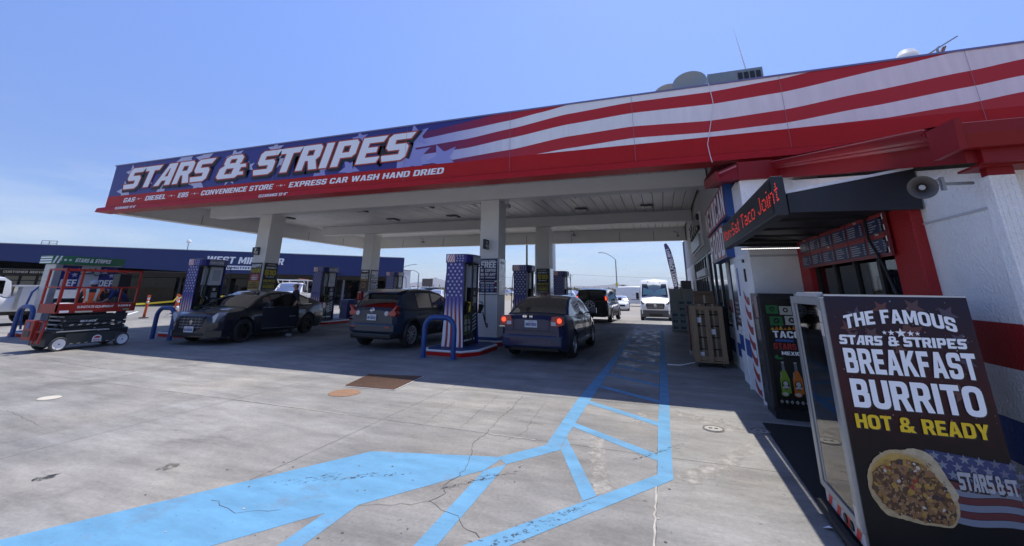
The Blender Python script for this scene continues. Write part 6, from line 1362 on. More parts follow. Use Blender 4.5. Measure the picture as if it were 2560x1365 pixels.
# delineator posts and barrier tape
def cone_post(label, x, y, tilt=0.0, striped=False):
    t = thing('delineator_post', label, 'traffic post', (x, y, 0), 0, 'orange posts by the parking lot'); OR = mat('safety_orange', (.72, .10, .012), .5); b = MB()
    b.lathe([(0, .05), (.06, .055), (.20, .03), (.21, 0)], (0, 0, 0), (0, 0, 1), RUBBER, 16); b.build('base', t); b = MB(); d = Vector((tilt, 0, 1)).normalized()
    b.tube([d*.04, d*1.05], [.06, .045], OR, 10); b.box(d.x*1.0-.08, -.03, 1.0, d.x*1.0+.08, .03, 1.12, OR)
    for z in (.72, .90): b.tube([d*z, d*(z+.10)], .052, LETW, 10)
    if striped: b.tube([d*.35, d*.55], .058, LETW, 10)
    b.build('post', t); return t
cone_post('orange post leaning beside the red lift', -24.9, 14.6, .05); cone_post('orange post holding the yellow tape beside the left hoop', -27.4, 17.6, .04); cone_post('faded orange and white striped post between the two bright posts', -24.6, 15.9, 0, True); cone_post('orange post far off behind the flag pump', -31.5, 24.6); cone_post('orange and white post behind the silver wrapped pump', -19.9, 7.2, .02, True)
b = MB(); TP = mat('barrier_yellow', (.62, .50, .02), .5); pts = [(-23.5, 12.4, .72), (-24.9, 14.6, .70), (-25.0, 15.9, .78), (-25.7, 16.5, .98), (-26.6, 17.2, 1.05), (-27.4, 17.6, .92), (-29.4, 21.2, .90), (-31.5, 24.6, .86)]
for a, c in zip(pts[:-1], pts[1:]): b.bar(a, c, .006, .085, TP)
tag(b.build('barrier_tape'), 'yellow barrier tape strung between the orange posts', 'barrier tape')
OR = mat('safety_orange', (.72, .10, .012))

# ------------------------------------------------------------------ people
SKIN = mat('skin', (.36, .20, .13), .6); HAIR = mat('dark_hair', (.012, .010, .009), .7)
def make_person(label, loc, rz, J, cols, vest=None, hat=None):
    root = thing('person', label, 'person', loc, rz)
    V = []; E_ = []; Rr = []; names = []
    def v(n, r): V.append(Vector(J[n])); Rr.append(r); names.append(n); return len(V)-1
    pel = v('pelvis', .135); sp = v('waist', .125); ch = v('chest', .145); nk = v('neck', .058); hd = v('head', .090); ht = v('crown', .082)
    E_ += [(pel, sp), (sp, ch), (ch, nk), (nk, hd), (hd, ht)]
    for s in 'LR':
        sh = v('sh'+s, .075); el = v('el'+s, .048); wr = v('wr'+s, .034); ha = v('ha'+s, .040); E_ += [(ch, sh), (sh, el), (el, wr), (wr, ha)]
        hp = v('hip'+s, .105); kn = v('kn'+s, .066); an = v('an'+s, .046); to = v('to'+s, .042); E_ += [(pel, hp), (hp, kn), (kn, an), (an, to)]
    me = bpy.data.meshes.new('person'); me.from_pydata(V, E_, []); o = bpy.data.objects.new('body', me); COL.objects.link(o)
    sk = o.modifiers.new('skin', 'SKIN'); sk.use_smooth_shade = True
    for i, r in enumerate(Rr): me.skin_vertices[0].data[i].radius = (r, r); me.skin_vertices[0].data[i].use_root = (i == 0)
    ss = o.modifiers.new('sub', 'SUBSURF'); ss.levels = 2; ss.render_levels = 2
    m2 = bpy.data.meshes.new_from_object(o.evaluated_get(bpy.context.evaluated_depsgraph_get())); bpy.data.objects.remove(o)
    bones = [(V[a], V[c], names[a], names[c]) for a, c in E_]
    slots = ['skin', 'shirt', 'trousers', 'shoes', 'hair']; mm = [SKIN, cols['shirt'], cols['trousers'], cols['shoes'], HAIR]; b = MB()
    vs = [tuple(q.co) for q in m2.vertices]; hd_c = Vector(J['head']); up = (Vector(J['crown'])-hd_c).normalized(); tors = []
    face_dir = Vector(J.get('face', (0, 1, 0))).normalized(); lab_ = []
    for f in m2.polygons:
        c = f.center; best = min(bones, key=lambda B: (c - (B[0] + (B[1]-B[0])*max(0, min(1, (c-B[0]).dot(B[1]-B[0])/max(1e-9, (B[1]-B[0]).length_squared))))).length)
        n2 = best[3]
        if n2 in ('head', 'crown', 'neck'):
            k = 'skin'
            if n2 != 'neck' and ((c-hd_c).dot(up) > .045 or (c-hd_c).dot(face_dir) < .0 and (c-hd_c).dot(up) > -.05): k = 'hair'
            if n2 == 'neck' and (c-Vector(J['neck'])).dot(up) < -.0: k = 'shirt'
        elif n2[:2] in ('wr',): k = 'skin' if not cols.get('long') else 'shirt'
        elif n2[:2] == 'ha': k = 'skin'
        elif n2[:2] in ('sh', 'el') or n2 in ('waist', 'chest'): k = 'shirt'
        elif n2[:2] == 'to': k = 'shoes'
        else: k = 'trousers'
        if n2 in ('waist', 'chest') or (n2[:2] == 'sh'): tors.append((tuple(f.vertices), n2))
        lab_.append((tuple(f.vertices), slots.index(k)))
    for i in range(5): b.mi(mm[i])
    b.v += vs
    for f, k in lab_: b.f.append(f); b.m.append(k); b.smooth.append(True)
    # hands: palm end plus five fingers, each its own length, slightly curled
    for s in 'LR':
        d = (Vector(J['ha'+s])-Vector(J['wr'+s])).normalized(); sd = 1 if s == 'R' else -1; ax = d.cross(face_dir).normalized(); pd = ax.cross(d).normalized()
        for q, ln in ((-.030, .066), (-.010, .078), (.010, .074), (.030, .058)):
            o_ = Vector(J['ha'+s]) + pd*q + d*.02; b.tube([o_, o_+d*ln*.55, o_+d*ln*.9+ax*.012*sd, o_+d*ln+ax*.022*sd], [.0095, .009, .008, .006], SKIN, 6)
        o_ = Vector(J['ha'+s]) + pd*.03 - d*.015; b.tube([o_, o_+(d*.5+pd).normalized()*.035, o_+(d*.8+pd*.7).normalized()*.06], [.011, .010, .007], SKIN, 6)
    # face: nose, eyes, ears, mouth
    sdv = up.cross(face_dir).normalized(); fc = hd_c + face_dir*.083
    b.lathe([(0, .022), (.010, .012), (.015, -.012)], fc - up*.005, face_dir, SKIN, 8); b.box(*(list(fc-up*.045-sdv*.02-face_dir*.004)), *(list(fc-up*.039+sdv*.02+face_dir*.004)), LETR)
    for q in (-.032, .032): b.lathe([(0, .008), (.009, .004), (.010, -.01)], fc + sdv*q + up*.018 - face_dir*.006, face_dir, HAIR, 8); b.lathe([(0, .012), (.022, .008), (.026, -.01)], hd_c + sdv*(q*2.75), sdv*(1 if q > 0 else -1), SKIN, 8)
    body = b.build('body', root, 80)
    if vest:
        nrm = {}; me2 = m2; n_ = [Vector(q.normal) for q in me2.vertices]; vb = MB(); idx = sorted({i for f, _ in tors for i in f}); mp_ = {i: j for j, i in enumerate(idx)}
        strip = mat('vest_silver_stripe', (.55, .60, .50), .4); OV = mat('safety_orange', (.72, .10, .012)); vb.mi(OV); vb.mi(strip)
        vb.v += [tuple(me2.vertices[i].co + n_[i]*.016) for i in idx]
        for f, n2 in tors:
            c = sum((me2.vertices[i].co for i in f), Vector())/len(f); x = abs((c-Vector(J['chest'])).dot(sdv)); vb.f.append(tuple(mp_[i] for i in f)); vb.m.append(1 if .075 < x < .115 else 0); vb.smooth.append(True)
        vb.build('safety_vest', root, 80)
    if hat:
        hb_ = MB(); hb_.lathe([(.108, -.02), (.112, .02), (.100, .065), (.062, .098), (0, .108)], hd_c+up*.03, up, hat, 18); hb_.prism([hd_c+up*.02+face_dir*.09+sdv*.08, hd_c+up*.02+face_dir*.19+sdv*.04, hd_c+up*.02+face_dir*.19-sdv*.04, hd_c+up*.02+face_dir*.09-sdv*.08], up*.012, hat); hb_.build('cap', root, 60)
    bpy.data.meshes.remove(m2); return root
STAND = dict(pelvis=(0, 0, .95), waist=(0, .01, 1.10), chest=(0, 0, 1.32), neck=(0, .0, 1.50), head=(0, .03, 1.62), crown=(0, .02, 1.70), face=(0, 1, 0), shL=(-.19, 0, 1.42), elL=(-.25, -.02, 1.14), wrL=(-.23, .12, .93), haL=(-.22, .17, .86), shR=(.19, 0, 1.42), elR=(.25, -.02, 1.14), wrR=(.23, .12, .93), haR=(.22, .17, .86),
             hipL=(-.10, 0, .88), knL=(-.11, .03, .50), anL=(-.11, -.02, .08), toL=(-.12, .14, .045), hipR=(.10, 0, .88), knR=(.11, .03, .50), anR=(.11, -.02, .08), toR=(.12, .14, .045))
WK = dict(STAND); WK.update(elL=(-.27, .10, 1.16), wrL=(-.17, .32, 1.18), haL=(-.14, .40, 1.20), elR=(.27, .10, 1.16), wrR=(.17, .32, 1.12), haR=(.14, .40, 1.12), head=(0, .05, 1.60), crown=(0, .05, 1.68))
make_person('worker in an orange safety vest and grey cap, back turned, behind the lift', (-16.35, 8.05, 0), R(64), WK, dict(shirt=mat('dark_shirt', (.02, .022, .03), .8), trousers=mat('dark_trousers', (.018, .02, .028), .85), shoes=mat('work_boots', (.05, .035, .02), .8), long=1), vest=True, hat=mat('grey_cap', (.33, .36, .40), .8))
BD = dict(pelvis=(0, -.10, 1.00), waist=(0, .06, 1.13), chest=(0, .30, 1.24), neck=(0, .46, 1.27), head=(0, .58, 1.24), crown=(0, .66, 1.24), face=(0, .35, -.94), shL=(-.19, .36, 1.25), elL=(-.22, .50, 1.0), wrL=(-.15, .66, .92), haL=(-.12, .73, .90), shR=(.19, .36, 1.25), elR=(.22, .52, 1.02), wrR=(.15, .68, .96), haR=(.12, .75, .95),
          hipL=(-.10, -.10, .92), knL=(-.11, -.02, .50), anL=(-.11, -.08, .08), toL=(-.12, .08, .045), hipR=(.10, -.10, .92), knR=(.11, -.02, .50), anR=(.11, -.08, .08), toR=(.12, .08, .045))
make_person('worker in a navy shirt bending forward at the open pump behind the lift', (-17.0, 9.22, .146), R(180), BD, dict(shirt=mat('navy_shirt', (.015, .022, .10), .8), trousers=mat('dark_trousers', (.018, .02, .028)), shoes=mat('work_boots', (.05, .035, .02))), hat=mat('orange_cap', (.70, .12, .03), .7))
make_person('dark haired person in black clothes standing behind the open door of the black saloon', (-11.80, 11.35, 0), R(150), STAND, dict(shirt=mat('black_shirt', (.014, .014, .017), .85), trousers=mat('charcoal_trousers', (.02, .021, .024), .85), shoes=mat('pale_trainers', (.30, .30, .31), .7)))

# ------------------------------------------------------------------ by the store wall
# upright drinks fridge with a printed door
t = thing('drinks_fridge', 'black upright drinks fridge with a taco shop print on its door', 'fridge', (1.70, 7.05, 0))
b = MB(); b.box(-.44, -.22, .10, .44, .30, 1.575, BLACKP); b.box(-.42, -.20, .0, .42, .28, .10, DARK); b.box(-.445, -.1, .25, -.44, .22, 1.45, mat('fridge_side', (.03, .032, .035), .15)); b.build('cabinet', t, bevel=.015)
b = MB(); b.box(-.44, -.26, .14, .44, -.222, 1.57, DARK); b.build('door', t, bevel=.01)
b = MB(); b.box(-.455, -.19, 1.25, -.447, .0, 1.54, mat('faded_sticker', (.30, .20, .20), .5)); b.box(-.46, -.15, .95, -.447, .05, 1.22, mat('silver_sticker', (.32, .33, .34), .25, .6)); b.build('sticker', t)
b = MB(); pl = PL((-.44, -.2605, 0), (1, 0, 0)); K = mat('fridge_print_black', (.008, .009, .008), .25); b.prect(pl, .05, .14, .86, 1.50, K, .002)
G1 = mat('print_green', (.02, .14, .04), .4); CRM = mat('print_cream', (.42, .42, .36), .4); R1 = mat('print_red', (.40, .03, .03), .4); O1 = mat('print_orange', (.50, .13, .01), .4); Y1 = mat('print_gold', (.45, .28, .02), .4); LIM = mat('print_lime', (.16, .26, .02), .4); BLU1 = mat('print_blue', (.03, .08, .30), .4)
for i, (m, z) in enumerate(((G1, 1.38), (CRM, 1.37), (R1, 1.37), (G1, 1.36), (CRM, 1.36))):
    u0 = .07+.16*i; b.prect(pl, u0, z-.07, u0+.145, z+.04, m, .005); b.disc(pl, u0+.07, z-.01, .03, K, .008, 12); b.disc(pl, u0+.07, z-.01, .016, m, .011, 10)
for i, (m, z) in enumerate(((G1, 1.22), (CRM, 1.23), (O1, 1.22), (R1, 1.22))):
    u0 = .10+.18*i; b.prect(pl, u0, z-.06, u0+.15, z+.055, m, .005); b.disc(pl, u0+.075, z, .036, K, .008, 12); b.star(pl, u0+.075, z, .026, m, .011)
for k in range(14): b.ppoly(pl, [(.09+.05*k, 1.10+.002*k), (.14+.05*k, 1.102+.002*k), (.115+.05*k, 1.135+.03*(k % 3)/2)], O1 if k % 2 else Y1, .005)
b.text(pl, 'TACO SHOP', .11, 1.005, .085, LETW, .006, .03, 0, 'L', .68); b.prect(pl, .13, .955, .34, .985, BLU1, .005); b.star(pl, .45, .955, .025, R1, .005)
b.text(pl, 'STARS', .10, .86, .075, R1, .006, .03, 0, 'L', .26); b.text(pl, '&', .40, .86, .075, LETW, .006, .03, 0, 'L', .07); b.text(pl, 'STRIPES', .50, .86, .075, BLU1, .006, .03, 0, 'L', .32); b.text(pl, 'MEXICAN FOOD', .18, .79, .045, LETW, .006, .01, 0, 'L', .54)
b.disc(pl, .14, .76, .05, G1, .005, 14, .03); b.disc(pl, .16, .775, .03, K, .008, 12, .018); b.disc(pl, .47, .735, .07, LETW, .005, 16, .02); b.disc(pl, .47, .76, .03, LETW, .006, 12, .035); b.disc(pl, .47, .752, .022, K, .008, 10, .02)
for i, m in enumerate((LIM, O1, R1, Y1, G1)):
    c = .17+.145*i; b.ppoly(pl, [(c-.055, .33), (c+.055, .33), (c+.055, .50), (c+.022, .60), (c-.022, .60), (c-.055, .50)], m, .005); b.ppoly(pl, [(c-.018, .60), (c+.018, .60), (c+.015, .69), (c-.015, .69)], mat('bottle_neck', (.14, .17, .17), .2), .005); b.prect(pl, c-.017, .69, c+.017, .705, CRM, .006)
    b.disc(pl, c, .425, .042, K, .008, 12, .055); b.disc(pl, c, .44, .028, CRM, .011, 12, .03); b.prect(pl, c-.035, .385, c+.035, .41, CRM, .012); b.prect(pl, c-.042, .50, c-.035, .58, CRM, .010)
    b.disc(pl, c-.02, .32, .045, LIM if i % 2 == 0 else O1, .013, 14, .03); b.disc(pl, c-.02, .32, .034, CRM, .015, 12, .02)
for k in range(13):
    c = .10+.058*k; b.ppoly(pl, [(c-.02, .225), (c, .203), (c+.02, .225), (c, .247)], CRM, .005); b.ppoly(pl, [(c-.01, .225), (c, .214), (c+.01, .225), (c, .236)], K, .008)
b.build('door_print', t)
b = MB(); b.box(.38, -.30, .7, .41, -.262, 1.1, SILVER); b.build('handle', t)

# food display case whose back carries the breakfast burrito poster
dc = thing('display_case', 'glass sided food display case on castors with a breakfast burrito poster', 'display case', (1.05, 3.50, 0))
ALU = mat('aluminium_frame', (.30, .31, .32), .35, .5, var=.08)
b = MB(); b.box(.02, .02, .10, .745, .70, .20, BLACKP); b.box(-.01, 0.03, .105, .018, .70, .19, mat('base_wrap', (.45, .44, .45), .5))
PB = PL((-.01, 0, 0), (0, -1, 0))
for k in range(4): b.ppoly(PB, [(-.66+.16*k, .11), (-.60+.16*k, .11), (-.55+.16*k, .185), (-.61+.16*k, .185)], LETR, .003)
for y in (.22, .32): b.cyl((-.02, y, .15), (-.012, y, .15), .028, DARK, 14)
b.box(-.07, .06, .05, -.03, .74, .095, RUBBER); b.build('base', dc)
for x, y in ((.06, .10), (.68, .10), (.06, .62), (.68, .62)):
    b = MB(); b.cyl((x-.015, y, .04), (x+.015, y, .04), .04, RUBBER, 14); b.box(x-.02, y-.02, .04, x+.02, y+.02, .10, STEEL); b.build('castor', dc)
b = MB(); b.box(.0, .0, 1.56, .745, .72, 1.585, ALU); b.box(.70, .03, .2, .745, .70, 1.56, BLACKP); b.box(.03, .68, .2, .70, .70, 1.56, BLACKP); b.box(.03, .03, .2, .70, .68, .22, STEEL); b.build('cabinet', dc)
b = MB()
for y0, y1 in ((.0, .075), (.65, .72)): b.box(-.03, y0, .20, .0, y1, 1.565, ALU)
for y in (.60, .625): b.box(-.022, y, .22, -.008, y+.012, 1.55, ALU)
b.box(-.03, .075, .20, .0, .65, .25, ALU); b.box(-.03, .075, 1.51, .0, .65, 1.565, ALU); b.box(-.032, .02, 1.40, .002, .07, 1.48, mat('hinge_beige', (.52, .48, .42), .5)); b.box(-.033, .02, 1.31, .002, .07, 1.395, mat('hinge_beige', (.52, .48, .42))); b.box(-.033, .02, .215, .002, .07, .33, mat('hinge_beige', (.52, .48, .42))); b.box(-.035, .05, 1.565, .01, .50, 1.60, mat('clear_tape', (.36, .37, .38), .2)); fr2 = b.build('door_frame', dc, bevel=.004)
b = MB(); b.box(-.018, .075, .25, -.012, .60, 1.51, glass('case_glass', (.50, .53, .55), 1.0)); b.build('pane', fr2)
b = MB()
for z in (.55, .88, 1.2): b.box(.02, .05, z, .70, .66, z+.008, mat('wire_shelf', (.25, .25, .26), .4, .6))
b.build('shelf', dc)
def poster_material():
    m = mat('burrito_poster', (.05, .02, .03), .35, spec=.25); n = m.node_tree; p = n.nodes['Principled BSDF']; k = n.links.new; t_ = n.nodes.new('ShaderNodeTexCoord'); s = n.nodes.new('ShaderNodeSeparateXYZ'); k(t_.outputs['Object'], s.inputs[0])
    a = n.nodes.new('ShaderNodeMapRange'); a.inputs[1].default_value = .55; a.inputs[2].default_value = 1.58; k(s.outputs[2], a.inputs[0]); z = n.nodes.new('ShaderNodeTexNoise'); z.inputs['Scale'].default_value = 5; z.inputs['Detail'].default_value = 5; k(t_.outputs['Object'], z.inputs['Vector'])
    ad = n.nodes.new('ShaderNodeMath'); ad.operation = 'MULTIPLY_ADD'; ad.inputs[1].default_value = .35; k(z.outputs[0], ad.inputs[0]); 
    su = n.nodes.new('ShaderNodeMath'); su.operation = 'SUBTRACT'; su.inputs[1].default_value = .17; k(a.outputs[0], su.inputs[0]); k(su.outputs[0], ad.inputs[2]); r = n.nodes.new('ShaderNodeValToRGB'); e = r.color_ramp.elements
    e[0].position = .0; e[0].color = (.006, .006, .007, 1); e[1].position = 1.0; e[1].color = (.016, .014, .036, 1); q = e.new(.18); q.color = (.012, .005, .006, 1); q = e.new(.45); q.color = (.050, .009, .013, 1); q = e.new(.75); q.color = (.030, .011, .021, 1)
    k(ad.outputs[0], r.inputs[0]); k(r.outputs[0], p.inputs['Base Color']); return m
pl = PL((0, -.012, 0), (1, 0, 0)); b = MB(); b.box(-.005, -.012, .10, .748, 0, 1.575, poster_material()); rp = random.Random(11)
b.prect(pl, -.005, 1.5755, .748, 1.583, mat('poster_edge', (.6, .6, .58), .4), .001)
SH = [mat('poster_star_red', (.10, .03, .03), .4), mat('poster_star_brown', (.075, .035, .045), .4), mat('poster_star_navy', (.05, .04, .075), .4)]
for i, (u_, v_, r_) in enumerate(((.30, 1.50, .055), (.47, 1.51, .06), (.16, 1.45, .06), (.10, 1.38, .05), (.12, 1.32, .045), (.63, 1.47, .06), (.42, 1.35, .09), (.22, 1.34, .05), (.66, 1.32, .05), (.35, 1.25, .04), (.08, 1.16, .05), (.67, 1.20, .05), (.60, 1.02, .06))): b.star(pl, u_, v_, r_, SH[i % 3], .0012+.0002*i, rp.uniform(0, 1.2), .45)
SPK = [mat('poster_speck', (.20, .20, .24), .4), mat('poster_speck_red', (.26, .10, .10), .4)]
for i in range(90): b.disc(pl, rp.uniform(.02, .73), rp.uniform(.86, 1.56), rp.choice((.0016, .0022, .003, .005)), SPK[i % 2], .0052, 6)
SHD = mat('poster_letter_shadow', (.012, .010, .014), .4)
def ptext(t_, u_, v_, h, m, fit, bold=.03, align='C', arc=0, shear=0):
    b.text(pl, t_, u_+.006, v_-.006, h, SHD, .0060, bold+.02, shear, align, fit, arc); b.text(pl, t_, u_, v_, h, m, .0085, bold, shear, align, fit, arc)
ptext('THE FAMOUS', .37, 1.365, .085, LETW, .58, .03, arc=.045)
for q, r_ in ((-.085, .014), (-.05, .019), (0, .03), (.05, .019), (.085, .014)): b.star(pl, .372+q, 1.352, r_, LETW, .009)
for wd, x0, tx in ((.235, .035, 'STARS'), (.062, .295, '&'), (.315, .375, 'STRIPES')): b.display(pl, tx, x0+.004, 1.268, .058, wd, SHD, .0062, .05, .05); b.display(pl, tx, x0, 1.272, .058, wd, LETW, .0088, 0, .05)
ptext('BREAKFAST', .375, 1.100, .148, LETW, .665, .035); ptext('BURRITO', .372, .900, .165, LETW, .650, .035); ptext('HOT & READY', .362, .782, .080, LETY, .645, .035)
# printed flag with stars, lower right
FBL = mat('flag_print_blue', (.018, .032, .12), .4); FWH = mat('flag_print_white', (.17, .19, .24), .4); FRD = mat('flag_print_red', (.10, .014, .02), .4); FLT = mat('flag_print_letters', (.38, .38, .39), .4)
b.ppoly(pl, [(.36, .70), (.748, .665), (.748, .53), (.40, .56)], FBL, .0030)
for r_ in range(3):
    for c in range(6): b.star(pl, .40+.068*c+.03*(r_ % 2), .672-.045*r_-.02*c/6, .027, FWH if c < 4 else mat('flag_star_dim', (.10, .11, .17), .4), .0042)
for k in range(6):
    top = [(.40+.348*i/10, .555-.035*k - .012*math.sin(i*.55) - .006*i/10) for i in range(11)]; b.ppoly(pl, [(a, c) for a, c in top] + [(a, c-.033) for a, c in top[::-1]], FRD if k % 2 == 0 else FWH, .0032+.0002*k)
for wd, x0, tx in ((.16, .485, 'STARS'), (.035, .652, '&')): b.display(pl, tx, x0+.004, .506, .09, wd, SHD, .0056, .06, -.05); b.display(pl, tx, x0, .510, .09, wd, FLT, .0072, 0, -.05)
b.display(pl, 'ST', .692, .510, .08, .052, FLT, .0072, 0, -.05)
# printed burrito: tortilla rim and a filling of many small pieces
def blob(u_, v_, r_, m, d, jag=.25, n=10, sq=1.0, rot=0.0):
    pts = []
    for k in range(n):
        a = 2*math.pi*k/n; q = r_*(1+rp.uniform(-jag, jag)); x, y = q*math.cos(a), q*math.sin(a)*sq; pts.append((u_ + x*math.cos(rot)-y*math.sin(rot), v_ + x*math.sin(rot)+y*math.cos(rot)))
    b.ppoly(pl, pts, m, d)
BURRITO_OUT = [(0.086, 0.605), (0.142, 0.657), (0.2, 0.679), (0.278, 0.684), (0.348, 0.673), (0.388, 0.638), (0.412, 0.586), (0.439, 0.518), (0.46, 0.459), (0.458, 0.398), (0.419, 0.319), (0.349, 0.308), (0.265, 0.306), (0.197, 0.316), (0.131, 0.322), (0.094, 0.341), (0.063, 0.392), (0.043, 0.441), (0.043, 0.511), (0.062, 0.566)]
CAV = [(0.073, 0.559), (0.136, 0.629), (0.192, 0.658), (0.249, 0.658), (0.303, 0.645), (0.343, 0.611), (0.384, 0.565), (0.412, 0.514), (0.434, 0.459), (0.443, 0.416), (0.423, 0.34), (0.352, 0.32), (0.276, 0.324), (0.217, 0.335), (0.156, 0.347), (0.119, 0.366), (0.087, 0.408), (0.062, 0.452)]
FIL = [(0.079, 0.546), (0.124, 0.583), (0.184, 0.617), (0.243, 0.629), (0.299, 0.627), (0.345, 0.598), (0.383, 0.556), (0.411, 0.51), (0.433, 0.455), (0.44, 0.407), (0.421, 0.339), (0.352, 0.322), (0.277, 0.326), (0.217, 0.338), (0.156, 0.349), (0.12, 0.368), (0.087, 0.41), (0.065, 0.457)]
def smooth_ring(P, jag=0.0):
    o = []; n = len(P)
    for i in range(n):
        p0, p1, p2, p3 = [Vector(P[(i+k-1) % n]) for k in range(4)]
        for k in range(4):
            t = k/4; q = .5*((2*p1)+(p2-p0)*t+(2*p0-5*p1+4*p2-p3)*t*t+(3*p1-p0-3*p2+p3)*t**3); o.append((q.x+rp.gauss(0, jag), q.y+rp.gauss(0, jag)))
    return o
def in_ring(P, x, y):
    c = False; n = len(P)
    for i in range(n):
        (a, b_), (d, e) = P[i], P[(i+1) % n]
        if (b_ > y) != (e > y) and x < (d-a)*(y-b_)/(e-b_)+a: c = not c
    return c
TOR = mat('print_tortilla', (.44, .32, .17), .45, var=.35, vscale=30); TOR2 = mat('print_tortilla_toasted', (.20, .10, .035), .45, var=.3, vscale=40); TORI = mat('print_tortilla_inner', (.46, .28, .06), .45, var=.35, vscale=25); TORL = mat('print_tortilla_pale', (.48, .38, .24), .45, var=.3, vscale=30)
b.ppoly(pl, smooth_ring(BURRITO_OUT, .0012), TOR, .0060); b.ppoly(pl, smooth_ring(CAV, .0010), TORI, .0066)
b.ppoly(pl, smooth_ring([(x+.010, y+.012) for x, y in BURRITO_OUT[3:9]] + [(x-.030, y-.014) for x, y in BURRITO_OUT[3:9]][::-1], .001), TORL, .0063)
b.ppoly(pl, smooth_ring(FIL, .0015), mat('print_gravy', (.10, .042, .016), .3), .0072)
for k in range(60):
    x, y = rp.uniform(.03, .44), rp.uniform(.24, .69)
    if in_ring(BURRITO_OUT, x, y) and not in_ring(FIL, x, y): blob(x, y, rp.uniform(.003, .010), TOR2 if rp.random() < .7 else TORL, .0068, .4, 8, .5, R(-50))
PIECES = [(mat('print_mince', (.24, .115, .045), .35), 150, .008, .018), (mat('print_mince_dark', (.075, .034, .018), .3), 110, .007, .016), (mat('print_mince_light', (.31, .18, .075), .4), 120, .005, .012), (mat('print_egg', (.35, .20, .035), .4), 28, .010, .021), (mat('print_egg_dark', (.27, .14, .02), .4), 30, .009, .018), (mat('print_tomato', (.26, .03, .012), .3), 22, .010, .022), (mat('print_bean', (.04, .020, .024), .25), 16, .012, .020), (mat('print_onion', (.50, .45, .36), .3), 11, .007, .014), (mat('print_sauce_glint', (.58, .44, .30), .25), 70, .0014, .004), (mat('print_coriander', (.06, .12, .03), .4), 9, .008, .014)]
lay = []
for m, n, r0, r1 in PIECES:
    for _ in range(n):
        for _t in range(30):
            x, y = rp.uniform(.04, .43), rp.uniform(.25, .66)
            if in_ring(FIL, x, y): break
        else: continue
        q = (y-.46) + .55*(x-.24)
        if 'egg' in m.name and q < -.02 and rp.random() < .8: continue
        if 'tomato' in m.name and (q < .0 or x > .32): continue
        if 'coriander' in m.name and not (.22 < x < .31 and .55 < y < .62): continue
        if 'onion' in m.name and q < -.04: continue
        if 'mince_light' in m.name and q > .06: continue
        lay.append((x, y, rp.uniform(r0, r1), m))
rp.shuffle(lay); lay.sort(key=lambda q: 1 if ('glint' in q[3].name or 'onion' in q[3].name) else 0)
for i, (x, y, r_, m) in enumerate(lay): blob(x, y, r_, m, .0076+.000008*i, .32, 9, rp.uniform(.55, 1.0), rp.uniform(0, 3))
b.build('poster', dc)

# black mat, litter
b = MB(); b.add([(1.06, 6.55, .003), (2.05, 6.55, .003), (2.05, 3.75, .003), (1.0, 3.75, .003), (1.06, 6.55, .014), (2.05, 6.55, .014), (2.05, 3.75, .014), (1.0, 3.75, .014)], [(4, 7, 6, 5), (0, 1, 5, 4), (2, 3, 7, 6), (3, 0, 4, 7), (1, 2, 6, 5)], mat('rubber_mat', (.010, .010, .011), .9, bump=.6, bscale=120))
tag(b.build('floor_mat'), 'long black rubber mat before the order window', 'floor mat')
b = MB(); b.add([(.93, 3.98, .01), (.98, 4.02, .012), (.99, 3.97, .02)], [(0, 1, 2)], LETW); tag(b.build('paper_scrap'), 'tiny white paper scrap beside the black mat', 'litter')

# wooden crate of cartons on castors
t = thing('crate_trolley', 'slatted wooden crate on castors holding cartons beside the store wall', 'crate', (.90, 10.95, 0)); WD2 = mat('raw_timber', (.30, .20, .115), .8, var=.3, vscale=7, stretch=(6, 6, .6))
b = MB()
for x in (-.27, .0, .27): b.box(x-.05, -.42, .13, x+.05, -.39, 1.24, WD2)
for z in (.14, 1.18): b.box(-.33, -.39, z, .33, -.36, z+.09, WD2)
b.build('front_slat', t)
b = MB()
for y in (-.3, 0, .3): b.box(-.33, y-.05, .13, -.30, y+.05, 1.24, WD2); b.box(.30, y-.05, .13, .33, y+.05, 1.24, WD2)
for z in (.14, 1.18): b.box(-.30, -.36, z, -.27, .4, z+.09, WD2)
b.box(-.33, -.4, .10, .33, .42, .13, WD2); b.build('side_slat', t)
for x, y in ((-.25, -.32), (.25, -.32), (-.25, .32), (.25, .32)): b = MB(); b.cyl((x-.02, y, .05), (x+.02, y, .05), .05, RUBBER, 12); b.box(x-.03, y-.02, .06, x+.03, y+.02, .10, STEEL); b.build('castor', t)
CB = mat('cardboard', (.13, .08, .045), .85, var=.25, vscale=5); CB2 = mat('cardboard_pale', (.19, .13, .08), .85, var=.2, vscale=5)
rc = random.Random(3); k = 0
rows = ['lowest', 'second', 'third', 'fourth', 'fifth', 'topmost']
for i, z in enumerate((.14, .38, .62, .86, 1.10, 1.33)):
    for j, (x0, x1) in enumerate(((-.26, -.01), (.01, .26)) if i < 5 else ((-.22, .20),)):
        b = MB(); hgt = .22 if i < 5 else .18; o = rc.uniform(-.02, .02); b.box(x0+.004, -.33+o, z, x1-.004, .30, z+hgt, CB if (i+j) % 2 else CB2); b.box((x0+x1)/2-.02, -.332+o, z, (x0+x1)/2+.02, -.33+o, z+hgt, mat('packing_tape', (.32, .26, .18), .3)); 
        if (i+j) % 3 == 0: b.box(x0+.05, -.333+o, z+.06, x0+.13, -.331+o, z+.17, LETW)
        c = b.build('carton', None, bevel=.004); c.location = (.90, 10.95, 0); lab = f'brown carton, {"left" if j == 0 else "right"} of the {rows[i]} row in the wooden crate' if i < 5 else 'flat brown carton on top of the wooden crate'; tag(c, lab, 'carton', 'cartons in the wooden crate')
b = MB(); b.box(-.24, -.30, 1.515, .16, .2, 1.60, CB); c = b.build('carton', None, bevel=.004); c.location = (.93, 10.98, 0); tag(c, 'thin brown carton lying topmost above the wooden crate', 'carton', 'cartons in the wooden crate')
